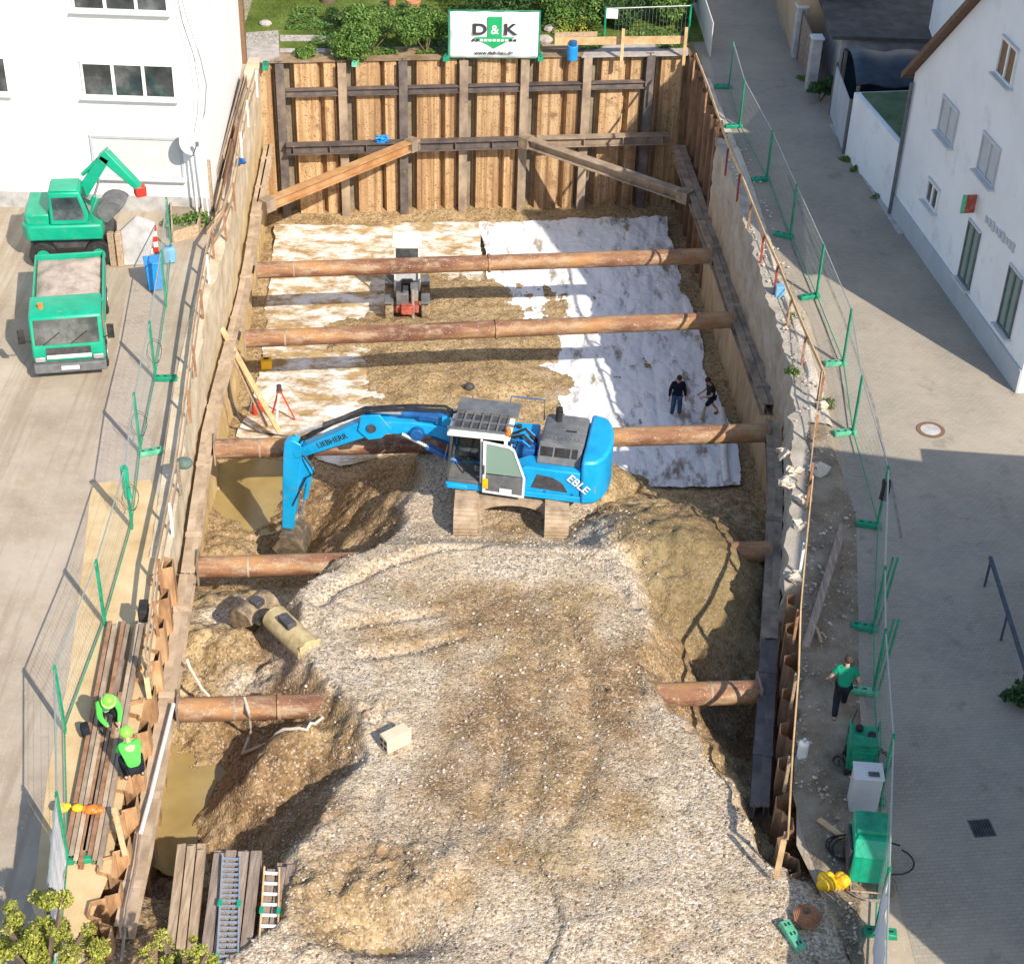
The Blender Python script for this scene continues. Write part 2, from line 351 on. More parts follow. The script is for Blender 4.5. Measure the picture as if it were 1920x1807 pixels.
def terrain(x, y):
    x = np.asarray(x, float); y = np.asarray(y, float)
    wob = .28*fb(x, y, .8, 3, 3)
    sl = XL(y)-x+wob; sr = x-XR(y)+wob
    se = (y-44.6)+.3*vn(x, y, .7, 5)
    dist = np.maximum(np.maximum(sl, sr), 0); dist = np.hypot(dist, np.maximum(se, 0)*.95)
    rampz = zr(np.minimum(y, 44.6)) - .85*dist - .10*sst(0, .6, dist)
    rampz = np.where(dist <= 0, rampz+.05*fb(x, y, .9, 11, 3), rampz)
    mid = np.clip((x-(XL(y)-1))/np.maximum(XR(y)-XL(y)+2, .1), 0, 1)
    low = np.where(x < (XL(y)+XR(y))/2, low_l(y), low_r(y))
    low = np.where(y > 46.5, floorz(y)-.25*sst(64, 66.5, y), low); low = np.maximum(low, floorz(y)-.15)
    low = low + .16*fb(x, y, .7, 21, 4)*np.where(y > 47, .15, 1)
    z = np.maximum(low, rampz) + .12*np.exp(-np.abs(low-rampz)*4)
    g = lambda c, sx, sy, rot=0: np.exp(-((((x-c.x)*math.cos(rot)+(y-c.y)*math.sin(rot))/sx)**2+((-(x-c.x)*math.sin(rot)+(y-c.y)*math.cos(rot))/sy)**2))
    hx = x-HEAP.x; hd = np.hypot(np.where(hx < 0, .3*np.minimum(-hx, 2.3)+1.5*np.maximum(-hx-2.3, 0), hx), (y-HEAP.y)*.85); z = np.maximum(z, -.8-.7*(np.hypot(hd, .5)-.5)+.12*fb(x, y, .8, 47, 3))
    z = z + 1.25*g(LHEAP, 1.5, 1.0, .5)*sst(-9, -7.3, x)
    mnd = sst(1.25, .35, np.hypot((x-MOUND.x-.35*(y-MOUND.y)*0)/4.6, (y-MOUND.y)/6.0)+.22*fb(x, y, .5, 31, 3))
    z = np.where(y > 46, z+.36*mnd*(1+.3*fb(x, y, 1.1, 33, 3)), z)
    sp = at(1000, 1807, 0)
    # churned trench at the near left, mud pool
    c = at(720, 1775, -.6); z = z - .75*g(c, 1.15, .55) + .3*g(at(830, 1640, -.3), .8, .7, .4)
    # spill at the foot of the back wall
    z = z + .1*sst(1.1, .1, yback(x)-y+.5*vn(x, y, .9, 41))*sst(2, -2, x)
    z = z - 1.0*g(PB_, 1.0, .9) - .55*g(P1, .95, 1.25) - .4*g(P2, 1.0, .9)
    # clods, ruts, stones
    cl_ = 0
    for q_, r_ in CLODS: cl_ = np.maximum(cl_, np.exp(-((x-q_.x)**2+(y-q_.y)**2)/r_**2))
    z = z + cl_*.16*np.abs(fb(x, y, 2.3, 73, 4, .6))
    rough = np.where(dist > .05, 1.0, .13) * np.where(y > 46.5, .35, 1)
    z = z + rough*(.08*fb(x, y, 1.7, 51, 5, .62)+.10*np.abs(fb(x, y, 1.3, 57, 4, .6))) + .012*vn(x, y, 9, 61)
    for pts_, wd, dp in GROOVES:
        dd = np.full(np.shape(x), 9.0)
        for a, b in zip(pts_[:-1], pts_[1:]):
            ex, ey = b.x-a.x, b.y-a.y; t = np.clip(((x-a.x)*ex+(y-a.y)*ey)/(ex*ex+ey*ey), 0, 1); dd = np.minimum(dd, np.hypot(x-a.x-t*ex, y-a.y-t*ey))
        z = z - dp*np.exp(-(dd/wd)**2) + .12*dp*np.exp(-((dd-2.1*wd)/wd)**2)
    return z, dist, rampz-low

# ------------------------------------------------------------------ terrain sheet of the pit
def grid_mesh(name, xs, ys, Z, mat, cols=None, mask=None, kind='structure'):
    nx, ny = len(xs), len(ys); X, Y = np.meshgrid(xs, ys)
    me = bpy.data.meshes.new(name); n = nx*ny
    co = np.empty((n, 3), np.float32); co[:, 0] = X.ravel(); co[:, 1] = Y.ravel(); co[:, 2] = Z.ravel()
    i = np.arange(n).reshape(ny, nx)
    q = np.stack([i[:-1, :-1], i[:-1, 1:], i[1:, 1:], i[1:, :-1]], -1).reshape(-1, 4)
    if mask is not None: q = q[mask.ravel()[q].all(1)]
    me.vertices.add(n); me.vertices.foreach_set('co', co.ravel())
    me.loops.add(len(q)*4); me.loops.foreach_set('vertex_index', q.ravel().astype(np.int32))
    me.polygons.add(len(q)); me.polygons.foreach_set('loop_start', np.arange(0, len(q)*4, 4, dtype=np.int32)); me.polygons.foreach_set('loop_total', np.full(len(q), 4, np.int32))
    me.polygons.foreach_set('use_smooth', np.ones(len(q), bool))
    me.update(calc_edges=True)
    if cols is not None:
        a = me.color_attributes.new('soil', 'FLOAT_COLOR', 'POINT'); a.data.foreach_set('color', cols.reshape(-1, 4).astype(np.float32).ravel())
    me.materials.append(mat); o = bpy.data.objects.new(name, me); C.objects.link(o)
    if kind: o['kind'] = kind
    return o
def soil_material():
    m, nt, b, oc = base('excavated_soil', .95, 0, .12)
    at_ = N(nt, 'ShaderNodeAttribute', attribute_name='soil'); sp = N(nt, 'ShaderNodeSeparateColor'); nt.links.new(at_.outputs['Color'], sp.inputs[0])
    n1 = noise(nt, oc, .9, 9, .68); n2 = noise(nt, oc, 6, 6, .65)
    brown = ramp(nt, [(.3, (.13, .075, .035)), (.46, (.25, .155, .075)), (.58, (.34, .22, .115)), (.72, (.44, .32, .185))], n1)
    ochre = ramp(nt, [(.3, (.31, .215, .1)), (.5, (.44, .325, .165)), (.7, (.54, .42, .235))], n1)
    clay = mixc(nt, sp.outputs[1], brown, ochre)
    clay = mixc(nt, ramp(nt, [(.38, (.65, .65, .65)), (.5, (0, 0, 0))], n2), clay, (.14, .085, .04))
    v = N(nt, 'ShaderNodeTexVoronoi'); v.inputs['Scale'].default_value = 17; nt.links.new(oc, v.inputs['Vector'])
    v2 = N(nt, 'ShaderNodeTexVoronoi'); v2.inputs['Scale'].default_value = 26; nt.links.new(oc, v2.inputs['Vector'])
    s1 = N(nt, 'ShaderNodeSeparateColor'); nt.links.new(v.outputs['Color'], s1.inputs[0])
    s2 = N(nt, 'ShaderNodeSeparateColor'); nt.links.new(v2.outputs['Color'], s2.inputs[0])
    st = ramp(nt, [(0, (.07, .05, .035)), (.22, (.26, .19, .13)), (.45, (.47, .37, .25)), (.75, (.6, .5, .37)), (.92, (.82, .76, .65)), (1, (.88, .83, .75))], s1.outputs[0])
    st2 = ramp(nt, [(0, (.15, .1, .065)), (.4, (.48, .38, .27)), (.8, (.62, .53, .41)), (1, (.76, .7, .6))], s2.outputs[1])
    grav = mixc(nt, .38, st, st2)
    dust = ramp(nt, [(.35, (.44, .325, .2)), (.5, (.52, .41, .28)), (.68, (.58, .48, .36))], noise(nt, mapping(nt, oc, (1, .6, 1)), 1.1, 7, .62))
    grav = mixc(nt, ramp(nt, [(.38, (.05, .05, .05)), (.62, (.5, .5, .5))], noise(nt, oc, .45, 6, .6)), grav, dust)
    col = mixc(nt, sp.outputs[0], clay, grav)
    col = mixc(nt, math_(nt, 'MULTIPLY', math_(nt, 'GREATER_THAN', s1.outputs[1], .84), .26), col, (.6, .52, .41)); col = mixc(nt, math_(nt, 'MULTIPLY', math_(nt, 'LESS_THAN', s1.outputs[1], .14), .5), col, (.1, .07, .045))
    # pebbles lying in the clay
    pk = math_(nt, 'GREATER_THAN', s2.outputs[0], .95)
    col = mixc(nt, math_(nt, 'MULTIPLY', pk, .7), col, (.6, .52, .42))
    col = mixc(nt, math_(nt, 'MULTIPLY', sp.outputs[2], .62), col, (.15, .115, .055), 'MIX')
    nt.links.new(col, b.inputs['Base Color'])
    h = math_(nt, 'ADD', math_(nt, 'MULTIPLY', v.outputs['Distance'], -.9), math_(nt, 'MULTIPLY', n2, .5))
    h = math_(nt, 'ADD', h, math_(nt, 'MULTIPLY', v2.outputs['Distance'], -.5))
    h = math_(nt, 'ADD', h, math_(nt, 'MULTIPLY', s1.outputs[2], .5)); bumpn(nt, b, h, .5, .045)
    return m
SOIL = soil_material()
xs = np.arange(-11.6, 9.8, .075); ys = np.arange(16.5, 72.0, .075)
X, Y = np.meshgrid(xs, ys); Z, DIST, RL = terrain(X, Y)
roX = np.array([float(RI(q)) for q in ys])[:, None]; loX = np.array([Lin(q) for q in ys])[:, None]
outside = ((X > roX+.75) & (Y > 25.2)) | ((X < loX-.75) & (Y > 19)) | (X > 7.3)
Z = np.where(outside, np.minimum(Z, -.6), Z)
nz = fb(X, Y, .6, 81, 4)
grav = sst(.45, -.05, DIST+.25*nz)*sst(45.5, 44.3, Y)
grav = np.maximum(grav, .8*sst(.15, .5, fb(X, Y, .45, 83, 3))*sst(46, 47, Y)*sst(58, 54, Y)*sst(-7.5, -5, X)*sst(5, 2, X))
for pq in ((520, 1110, 1.9, 1.2), (430, 1150, 1.1, .9), (580, 1250, 1.0, 1.4), (470, 1290, .8, .6)):
    pp = at(pq[0], pq[1], -2.2); grav = np.maximum(grav, (.9+.3*nz)*np.exp(-(((X-pp.x)/pq[2])**2+((Y-pp.y)/pq[3])**2)**2))
grav = np.clip(grav, 0, 1)
patch = sst(.1, .55, fb(X+.3*Y, Y*.55, .33, 91, 4)-.05+.35*np.exp(-((X-.3)/2.6)**2)*sst(36, 33, Y)*sst(24, 27, Y))
def blob(px, py, rx, ry, zz=-.9, rot=0.0):
    c = at(px, py, zz); u = (X-c.x)*math.cos(rot)+(Y-c.y)*math.sin(rot); v = -(X-c.x)*math.sin(rot)+(Y-c.y)*math.cos(rot)
    return np.exp(-((u/rx)**2+(v/ry)**2)**1.5)
br_ = 0
for q in [(900, 1120, 3.0, .75), (1060, 1190, 1.9, .7), (740, 1200, 1.3, .55), (980, 1300, 1.3, 1.1), (1120, 1330, 1.3, 1.4), (900, 1400, 1.0, 1.6), (1060, 1480, 1.5, 1.3), (880, 1540, 1.1, 1.0), (960, 1640, 1.2, .8), (1180, 1560, .6, .9), (1160, 1420, .9, .9), (960, 985, .8, .6, -2.3)]: br_ = np.maximum(br_, blob(*q))
for q in [(690, 1110, 1.2, .35), (640, 1270, .8, .7), (700, 1480, 1.0, .9), (760, 1560, 1.1, .9), (1310, 1500, .9, 1.4), (1250, 1650, 1.3, .9), (1130, 1720, 1.4, .6)]: br_ = br_*(1-.7*blob(*q))
c_ = at(985, 1290, -.9); el_ = np.hypot((X-c_.x)/3.1, (Y-c_.y)/5.2)+.3*fb(X, Y*.8, .55, 99, 4)
br_ = np.maximum(br_, .9*sst(1.12, .72, el_))
for q in [(690, 1130, 1.4, .4), (620, 1200, .9, .9), (700, 1470, 1.1, 1.0), (770, 1580, .8, .7), (1330, 1500, .9, 1.6), (1280, 1650, 1.4, 1.0), (960, 1060, 1.6, .35), (1150, 1180, .5, .5), (900, 1230, .55, .45)]: br_ = br_*(1-.8*blob(*q))
patch = np.clip(.2*patch+br_*(.95+.45*fb(X, Y, 1.1, 97, 5)), 0, 1)
grav = grav*(1-.95*patch)
for q in [(610, 1700, 1.4, 1.1, -.5), (720, 1640, 1.1, .7, -.5), (585, 1560, .8, 1.0, -1.2), (860, 1690, .5, .6, -.4)]: grav = grav*(1-.9*blob(*q))
pl = at(720, 1690, -.3); grav = grav*(1-.85*np.exp(-((X-pl.x)/1.6)**2-((Y-pl.y)/1.5)**2))
ochre = np.clip(.35+.6*fb(X, Y, .35, 95, 3), 0, 1); ochre = np.maximum(ochre, sst(46, 48, Y)*.6)
hp = np.exp(-(np.hypot((X-HEAP.x-.5)/2.7, (Y-HEAP.y+.3)/3.6))**4)*sst(0, .7, X-XR(Y)+.3*nz)
cols = np.stack([grav, ochre, np.clip(hp, 0, 1), np.ones_like(grav)], -1)
pit = grid_mesh('pit_ground', xs, ys, Z, SOIL, cols)
def gz(x, y): return float(terrain(np.array([x]), np.array([y]))[0][0])

# loose stones lying on the gravel: nobody could count them
def stones(n=8000):
    px = rng.uniform(-6, 7.5, n*3); py = rng.uniform(20.5, 42, n*3)
    z, d, _ = terrain(px, py); nzz = fb(px, py, .6, 81, 4)
    k = np.where((d+.25*nzz < .9))[0][:n]
    V, F = [], []
    ico = np.array([(0, 0, 1), (.9, 0, .2), (.2, .85, .1), (-.8, .4, .2), (-.6, -.6, .1), (.35, -.85, .2), (0, 0, -.6)])
    ff = [(0, 1, 2), (0, 2, 3), (0, 3, 4), (0, 4, 5), (0, 5, 1), (6, 2, 1), (6, 3, 2), (6, 4, 3), (6, 5, 4), (6, 1, 5)]
    for j, i in enumerate(k):
        r = .014+.055*rng.random()**4; a = rng.random()*6.28; c, s = math.cos(a), math.sin(a)
        p = ico*r*rng.uniform(.7, 1.2, (7, 3))
        V.append(np.c_[p[:, 0]*c-p[:, 1]*s+px[i], p[:, 0]*s+p[:, 1]*c+py[i], p[:, 2]*.8+z[i]+r*.15])
        F += [(a0+7*j, b0+7*j, c0+7*j) for a0, b0, c0 in ff]
    me = bpy.data.meshes.new('loose_gravel'); me.from_pydata(np.concatenate(V).tolist(), [], F); me.update()
    mt, nt, b, oc = base('loose_stone', .9, 0, .2)
    vv = N(nt, 'ShaderNodeTexVoronoi'); vv.inputs['Scale'].default_value = 9; nt.links.new(oc, vv.inputs['Vector']); s1 = N(nt, 'ShaderNodeSeparateColor'); nt.links.new(vv.outputs['Color'], s1.inputs[0])
    nt.links.new(ramp(nt, [(0, (.16, .12, .085)), (.5, (.36, .29, .22)), (1, (.62, .55, .47))], s1.outputs[0]), b.inputs['Base Color'])
    me.materials.append(mt); o = bpy.data.objects.new('loose_gravel', me); C.objects.link(o)
    setp(o, 'pale loose stones scattered over the gravel ramp', 'gravel', None, 'stuff')
stones()

# water standing in the low corners
def water(name, c, rx, ry, z):
    m_, nt, b, oc = WATER
    mb = MB(); n = 28
    mb.add([(c.x+rx*math.cos(2*math.pi*i/n), c.y+ry*math.sin(2*math.pi*i/n), z) for i in range(n)], [tuple(range(n))])
    o = mb.build(name, m_, None); setp(o, None, None, None, 'structure')
WATER = base('muddy_water', .12, 0, .5)
WATER[1].links.new(ramp(WATER[1], [(.35, (.28, .2, .075)), (.65, (.36, .27, .11))], noise(WATER[1], WATER[3], .8, 4)), WATER[2].inputs['Base Color'])
water('water', at(385, 1450, -3.1), 1.7, 3.4, -3.08)
water('water', P1, 2.2, 2.2, -5.93)
water('water', P2, 1.7, 1.8, -3.98)
water('water', at(1270, 1255, -3.95), 1.6, .7, -3.9)
water('water', at(720, 1785, -.75), 1.0, .5, -.74)

# ------------------------------------------------------------------ ground round the pit
def sheet(name, outer, holes, z, mat, kind='structure', sub=0):
    loops = [[Vector((p[0], p[1], 0)) for p in outer]] + [[Vector((p[0], p[1], 0)) for p in h] for h in holes]
    tri = tessellate_polygon(loops); vs = [p for l in loops for p in l]
    me = bpy.data.meshes.new(name); me.from_pydata([(p.x, p.y, z) for p in vs], [], [tuple(t) for t in tri]); me.update()
    bm = bmesh.new(); bm.from_mesh(me)
    for f in bm.faces:
        if f.normal.z < 0: f.normal_flip()
    bm.to_mesh(me); bm.free()
    me.materials.append(mat); o = bpy.data.objects.new(name, me); C.objects.link(o)
    if kind: o['kind'] = kind
    return o
WT = .5      # from the pit-side edge of the waler to the wall face
hole = [(Lin(q)-WT-.45, q) for q in (68.9, 62, 56, 50, 45, 40, 36, 33, 29, 26, 23.5)] + [(-8.0, 21), (-8.0, 17), (7.4, 17), (7.4, 22.5)] + [(float(RI(q))+WT+.45, q) for q in (26, 29, 33, 36, 40, 44, 47, 50, 55, 60, 65)] + [(BB.x+.35, BB.y+.2)]
def paver_mat(name, c1, c2, mortar, rot=0.0, dirtc=(.45, .38, .29), sx=.21, sy=.105):
    cols = (c1, c2)
    m, nt, b, oc = base(name, .9, 0, .2)
    v = mapping(nt, oc, (1, 1, 1), (0, 0, rot))
    br = N(nt, 'ShaderNodeTexBrick'); br.inputs['Scale'].default_value = 1.0; br.inputs['Brick Width'].default_value = sx; br.inputs['Row Height'].default_value = sy; br.inputs['Mortar Size'].default_value = .009
    br.inputs['Color1'].default_value = cols[0]+(1,); br.inputs['Color2'].default_value = cols[1]+(1,); br.inputs['Mortar'].default_value = mortar+(1,)
    nt.links.new(v, br.inputs['Vector'])
    col = mixc(nt, ramp(nt, [(.4, (0, 0, 0)), (.68, (.7, .7, .7))], noise(nt, oc, .35, 9, .66)), br.outputs['Color'], dirtc)
    col = mixc(nt, math_(nt, 'MULTIPLY', noise(nt, oc, 3, 8, .7), .35), col, tuple(q*.75 for q in cols[0]))
    col = mixc(nt, ramp(nt, [(.57, (0, 0, 0)), (.64, (.5, .5, .5))], noise(nt, oc, .9, 10, .75)), col, tuple(q*.6 for q in c1))
    nt.links.new(col, b.inputs['Base Color']); bumpn(nt, b, br.outputs['Fac'], -.3, .02)
    return m
def yard_mat():
    m, nt, b, oc = base('pale_dusty_yard', .92, 0, .15)
    col = ramp(nt, [(.3, (.3, .245, .18)), (.5, (.41, .345, .265)), (.7, (.49, .425, .34))], noise(nt, oc, .35, 12, .7))
    tr_ = noise(nt, mapping(nt, oc, (1.9, .07, 1), (0, 0, .12)), 1.4, 6, .6)
    col = mixc(nt, ramp(nt, [(.5, (0, 0, 0)), (.62, (.55, .55, .55))], tr_), col, (.27, .21, .15))
    col = mixc(nt, ramp(nt, [(.56, (0, 0, 0)), (.66, (.7, .7, .7))], noise(nt, oc, .8, 10, .75)), col, (.37, .27, .175))
    col = mixc(nt, ramp(nt, [(.62, (0, 0, 0)), (.68, (.8, .8, .8))], noise(nt, oc, 14, 3, .6)), col, (.53, .47, .39))
    nt.links.new(col, b.inputs['Base Color']); bumpn(nt, b, noise(nt, oc, 30, 6), .35); return m
YARD = yard_mat()
sheet('ground', [(-300, 5), (300, 5), (300, 420), (-300, 420)], [hole], 0.0, YARD)
ALLEY = paver_mat('grey_paver', (.31, .275, .225), (.36, .325, .265), (.23, .205, .17), -.12, (.45, .385, .3))
KERB = M('dark_gutter_stone', [(.17, .15, .125), (.24, .215, .18), (.34, .3, .25)], 3, 8, .9, 0, .2)
for q_ in ([(1478, 330), (1528, 470), (1583, 600), (1638, 760), (1668, 890), (1690, 1010)], [(1440, 330), (1492, 480), (1545, 605), (1592, 770)]):
    c_ = [at(*v) for v in q_]; sheet('kerb_strip', [(p.x-.03, p.y) for p in c_]+[(p.x+.04, p.y) for p in reversed(c_)], [], .012, KERB)
LSTRIP = paver_mat('beige_paver', (.4, .33, .27), (.48, .4, .33), (.3, .25, .2), .1, (.5, .43, .35))
e = [at(*v) for v in [(1308, 0), (1330, 110), (1392, 330), (1440, 480), (1520, 600), (1560, 740), (1585, 880), (1590, 1040), (1592, 1190), (1625, 1330), (1650, 1500), (1690, 1700), (1740, 1900)]]
e[0] = Vector((8.3, 110, 0))
sheet('alley_paving', [(p.x, p.y) for p in e]+[(30, 18), (30, 56), (17, 56.6), (13.9, 56.0), (13.0, 60.5), (12.2, 64.5), (11.6, 69), (11.1, 77), (11.6, 110)], [], .006, ALLEY)
e = [at(*v) for v in [(300, 475), (345, 620), (300, 720), (270, 870), (170, 900), (160, 1010), (200, 840), (255, 560)]]
sheet('yard_paving', [(p.x, p.y) for p in [at(*v) for v in [(318, 480), (308, 640), (292, 760), (275, 900), (172, 905), (205, 740), (235, 560), (262, 480)]]], [], .005, LSTRIP)
PLY = M('sandy_ground', [(.46, .33, .17), (.58, .43, .24), (.66, .52, .32)], .8, 9, .9, 0, .15, bump=.4, bscale=20)
sheet('sandy_strip', [(p.x, p.y) for p in [at(*v) for v in [(282, 900), (172, 905), (155, 1060), (130, 1260), (90, 1450), (60, 1700), (120, 1850), (205, 1640), (235, 1480), (290, 1230), (302, 1080), (318, 990)]]], [], .004, PLY)
# muddy strip between the right-hand wall and the fence, near part
def strip(name, ys_, xl, xr, mat, h, seed, kind='structure'):
    nx = 26; vs = []; fs = []
    for q in ys_:
        a, b2 = xl(q), xr(q)
        for i in range(nx):
            t = i/(nx-1); x = a+(b2-a)*t
            e_ = min(1, min(t, 1-t)*6)
            vs.append((x, q, .008+max(0, e_*h*(.5+.5*float(fb(np.array([x]), np.array([q]), 1.3, seed, 4)[0])))))
    for j in range(len(ys_)-1):
        for i in range(nx-1): fs.append((j*nx+i, j*nx+i+1, (j+1)*nx+i+1, (j+1)*nx+i))
    mb = MB(); mb.add(vs, fs); o = mb.build(name, mat, None, smooth=80); o['kind'] = kind; return o
DIRT = M('trodden_dirt', [(.15, .115, .075), (.25, .2, .14), (.34, .29, .22)], 1.1, 10, .95, 0, .15, bump=.7, bscale=16, speck=((.42, .37, .3), 18, .66), bdist=.05)
RUBBLE = M('pale_rubble', [(.38, .325, .255), (.54, .475, .39), (.64, .575, .485)], 1.3, 10, .95, 0, .15, bump=.9, bscale=9, speck=((.6, .55, .48), 15, .62), bdist=.06)
fr = poly([at(*v) for v in [(1560, 830), (1605, 970), (1610, 1180), (1610, 1300), (1625, 1500), (1610, 1760)]])
strip('dirt_strip', np.arange(22.6, 42.5, .14), lambda q: float(RI(q))+WT+.42 if q > 27.5 else float(np.interp(q, [22.6, 26, 27.5], [7.3, 6.7, RI(27.5)+WT+.42])), lambda q: float(fr(q)), DIRT, .12, 101)
fr2 = poly([at(*v) for v in [(1335, 150), (1385, 330), (1440, 480), (1500, 600), (1545, 740), (1580, 870)]])
strip('rubble_strip', np.arange(42.4, 68, .2), lambda q: float(RI(q))+WT+.42, lambda q: max(float(RI(q))+WT+.7, float(fr2(q))), RUBBLE, .17, 103)
LAWN = M('lawn_grass', [(.05, .075, .014), (.095, .135, .024), (.16, .2, .045)], .5, 10, .95, 0, .1, bump=.5, bscale=50, dirt=((.24, .21, .08), .9, .6))
sheet('lawn', [(-12.2, 69.4), (BB.x+.8, 72.0), (8.0, 110), (-60, 110), (-60, 84), (-12.6, 84)], [], .012, LAWN)

# broken stones on the dirt strips: nobody could count them
def strip_stones(name, label, n, ylo, yhi, xl, xr, mat, rmax):
    V, F = [], []
    ico = np.array([(0, 0, 1), (.9, 0, .2), (.2, .85, .1), (-.8, .4, .2), (-.6, -.6, .1), (.35, -.85, .2), (0, 0, -.6)]); ff = [(0, 1, 2), (0, 2, 3), (0, 3, 4), (0, 4, 5), (0, 5, 1), (6, 2, 1), (6, 3, 2), (6, 4, 3), (6, 5, 4), (6, 1, 5)]
    for j in range(n):
        q = rng.uniform(ylo, yhi); t = rng.random()**1.3; x = xl(q)+(xr(q)-xl(q))*t; r = .02+rmax*rng.random()**4; a = rng.random()*6.28; c, s_ = math.cos(a), math.sin(a); p = ico*r*rng.uniform(.6, 1.25, (7, 3))
        V.append(np.c_[p[:, 0]*c-p[:, 1]*s_+x, p[:, 0]*s_+p[:, 1]*c+q, p[:, 2]*.7+.07+r*.2]); F += [(u+7*j, v+7*j, w2+7*j) for u, v, w2 in ff]
    me = bpy.data.meshes.new(name); me.from_pydata(np.concatenate(V).tolist(), [], F); me.update(); me.materials.append(mat); o = bpy.data.objects.new(name, me); C.objects.link(o); setp(o, label, 'rubble', None, 'stuff')
strip_stones('broken_stones', 'small broken stones strewn over the trodden dirt right of the pit', 1500, 23, 42, lambda q: (float(RI(q)) if q > 27.5 else 6.2)+WT+.45, lambda q: float(fr(q)), bpy.data.materials['loose_stone'], .06)
strip_stones('rubble_stones', 'pale broken rubble along the top of the far right wall', 500, 42.4, 62, lambda q: float(RI(q))+WT+.1, lambda q: float(RI(q))+WT+1.0, RUBBLE, .07)
bk = [(BA.x-.1, BA.y+.0), (BB.x+.3, BB.y), (BB.x+.3, BB.y+1.3), (BA.x-.1, BA.y+1.1)]
EDGE = M('brown_garden_soil', [(.17, .11, .06), (.28, .2, .12), (.38, .3, .2)], 1.6, 9, .95, 0, .1, bump=.6, bscale=14)
sheet('soil_edge', [(BA.x-.1, BA.y-.12), (BB.x+.3, BB.y-.12), (BB.x+.3, BB.y+1.3), (BA.x-.1, BA.y+1.1)], [], .008, EDGE)
# ------------------------------------------------------------------ pit walls
def wall_loft(name, label, face, side, y0, y1, mat, rough, seed, band=0.0):
    """standing wall of the pit: face(Y) = x of its pit side, side = -1 left wall, +1 right wall"""
    qs = np.arange(y0, y1+.001, .16); zs = [0.02]+list(np.arange(-.15, -7.9, -.22))
    V, F = [], []; nz = len(zs); nn = nz+2
    for q in qs:
        x0 = face(q)
        V.append((x0+side*.55, q, -3)); V.append((x0+side*.5, q, .03+.03*float(vn(q, seed, 1.7, seed))))
        for z in zs:
            r = rough*float(fb(np.array([q]), np.array([z*1.1]), 1.2, seed, 4, .6)[0]) + (band*(.25+float(fb(np.array([q]), np.array([z]), 2.1, seed+5, 4, .65)[0])*.8) if z > -2.6+.35*float(vn(q, 3, .8, seed)) else 0)
            V.append((x0-side*max(-.15, r), q, z))
    for j in range(len(qs)-1):
        for i in range(nn-1): F.append((j*nn+i, j*nn+i+1, (j+1)*nn+i+1, (j+1)*nn+i))
    F.append(tuple(range(nn))); F.append(tuple((len(qs)-1)*nn+i for i in range(nn)))
    mb = MB(); mb.add(V, F); return mb.build(name, mat, None, smooth=55, label=label, cat='wall')
def faced(name, top, low):
    m, nt, b, oc = base(name, .93, 0, .15)
    sx = N(nt, 'ShaderNodeSeparateXYZ'); nt.links.new(oc, sx.inputs[0])
    n1 = noise(nt, oc, 1.1, 10, .7)
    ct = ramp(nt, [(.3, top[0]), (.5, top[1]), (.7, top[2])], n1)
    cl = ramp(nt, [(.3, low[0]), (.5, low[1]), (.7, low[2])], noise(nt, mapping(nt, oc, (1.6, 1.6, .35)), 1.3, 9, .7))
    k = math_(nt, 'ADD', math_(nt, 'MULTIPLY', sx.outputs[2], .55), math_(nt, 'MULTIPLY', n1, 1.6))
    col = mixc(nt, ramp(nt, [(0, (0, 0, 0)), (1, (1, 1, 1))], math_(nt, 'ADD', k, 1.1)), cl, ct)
    nt.links.new(col, b.inputs['Base Color']); bumpn(nt, b, noise(nt, oc, 9, 8, .7), .6, .06); return m
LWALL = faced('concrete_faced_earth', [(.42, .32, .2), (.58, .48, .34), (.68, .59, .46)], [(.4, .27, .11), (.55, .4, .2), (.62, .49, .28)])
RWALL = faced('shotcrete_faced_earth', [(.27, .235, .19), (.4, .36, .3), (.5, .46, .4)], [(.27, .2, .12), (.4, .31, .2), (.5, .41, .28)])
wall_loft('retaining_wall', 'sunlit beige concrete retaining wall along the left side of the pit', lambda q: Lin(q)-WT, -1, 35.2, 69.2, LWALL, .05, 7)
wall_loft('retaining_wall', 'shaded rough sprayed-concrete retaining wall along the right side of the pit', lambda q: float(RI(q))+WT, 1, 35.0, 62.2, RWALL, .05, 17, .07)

TH = .025
def pile(mb_or_none, c, tang, nrm, half, depth, flank, z0, z1, mat, name, label, group):
    """one U-shaped sheet pile: pan of half-width `half` standing `depth` out along nrm"""
    c = Vector(c); t = Vector(tang).normalized(); n = Vector(nrm).normalized()
    pts = [(-half-flank-.06, 0), (-half-flank, 0), (-half, depth), (half, depth), (half+flank, 0), (half+flank+.06, 0)]
    ring_ = pts + [(p[0], p[1]-TH) for p in reversed(pts)]
    k = len(ring_); dz = random.uniform(-.04, .04)
    vs = [c+t*a+n*b+Vector((0, 0, z0)) for a, b in ring_]+[c+t*a+n*b+Vector((0, 0, z1+dz)) for a, b in ring_]
    fs = [(i, (i+1) % k, k+(i+1) % k, k+i) for i in range(k)]
    h = len(pts)
    for base_ in (0, k):
        for i in range(h-1): fs.append((base_+i, base_+i+1, base_+k-2-i, base_+k-1-i))
    mb = MB(); mb.add(vs, fs)
    return mb.build(name, mat, None, smooth=0, label=label, cat='sheet pile', group=group)

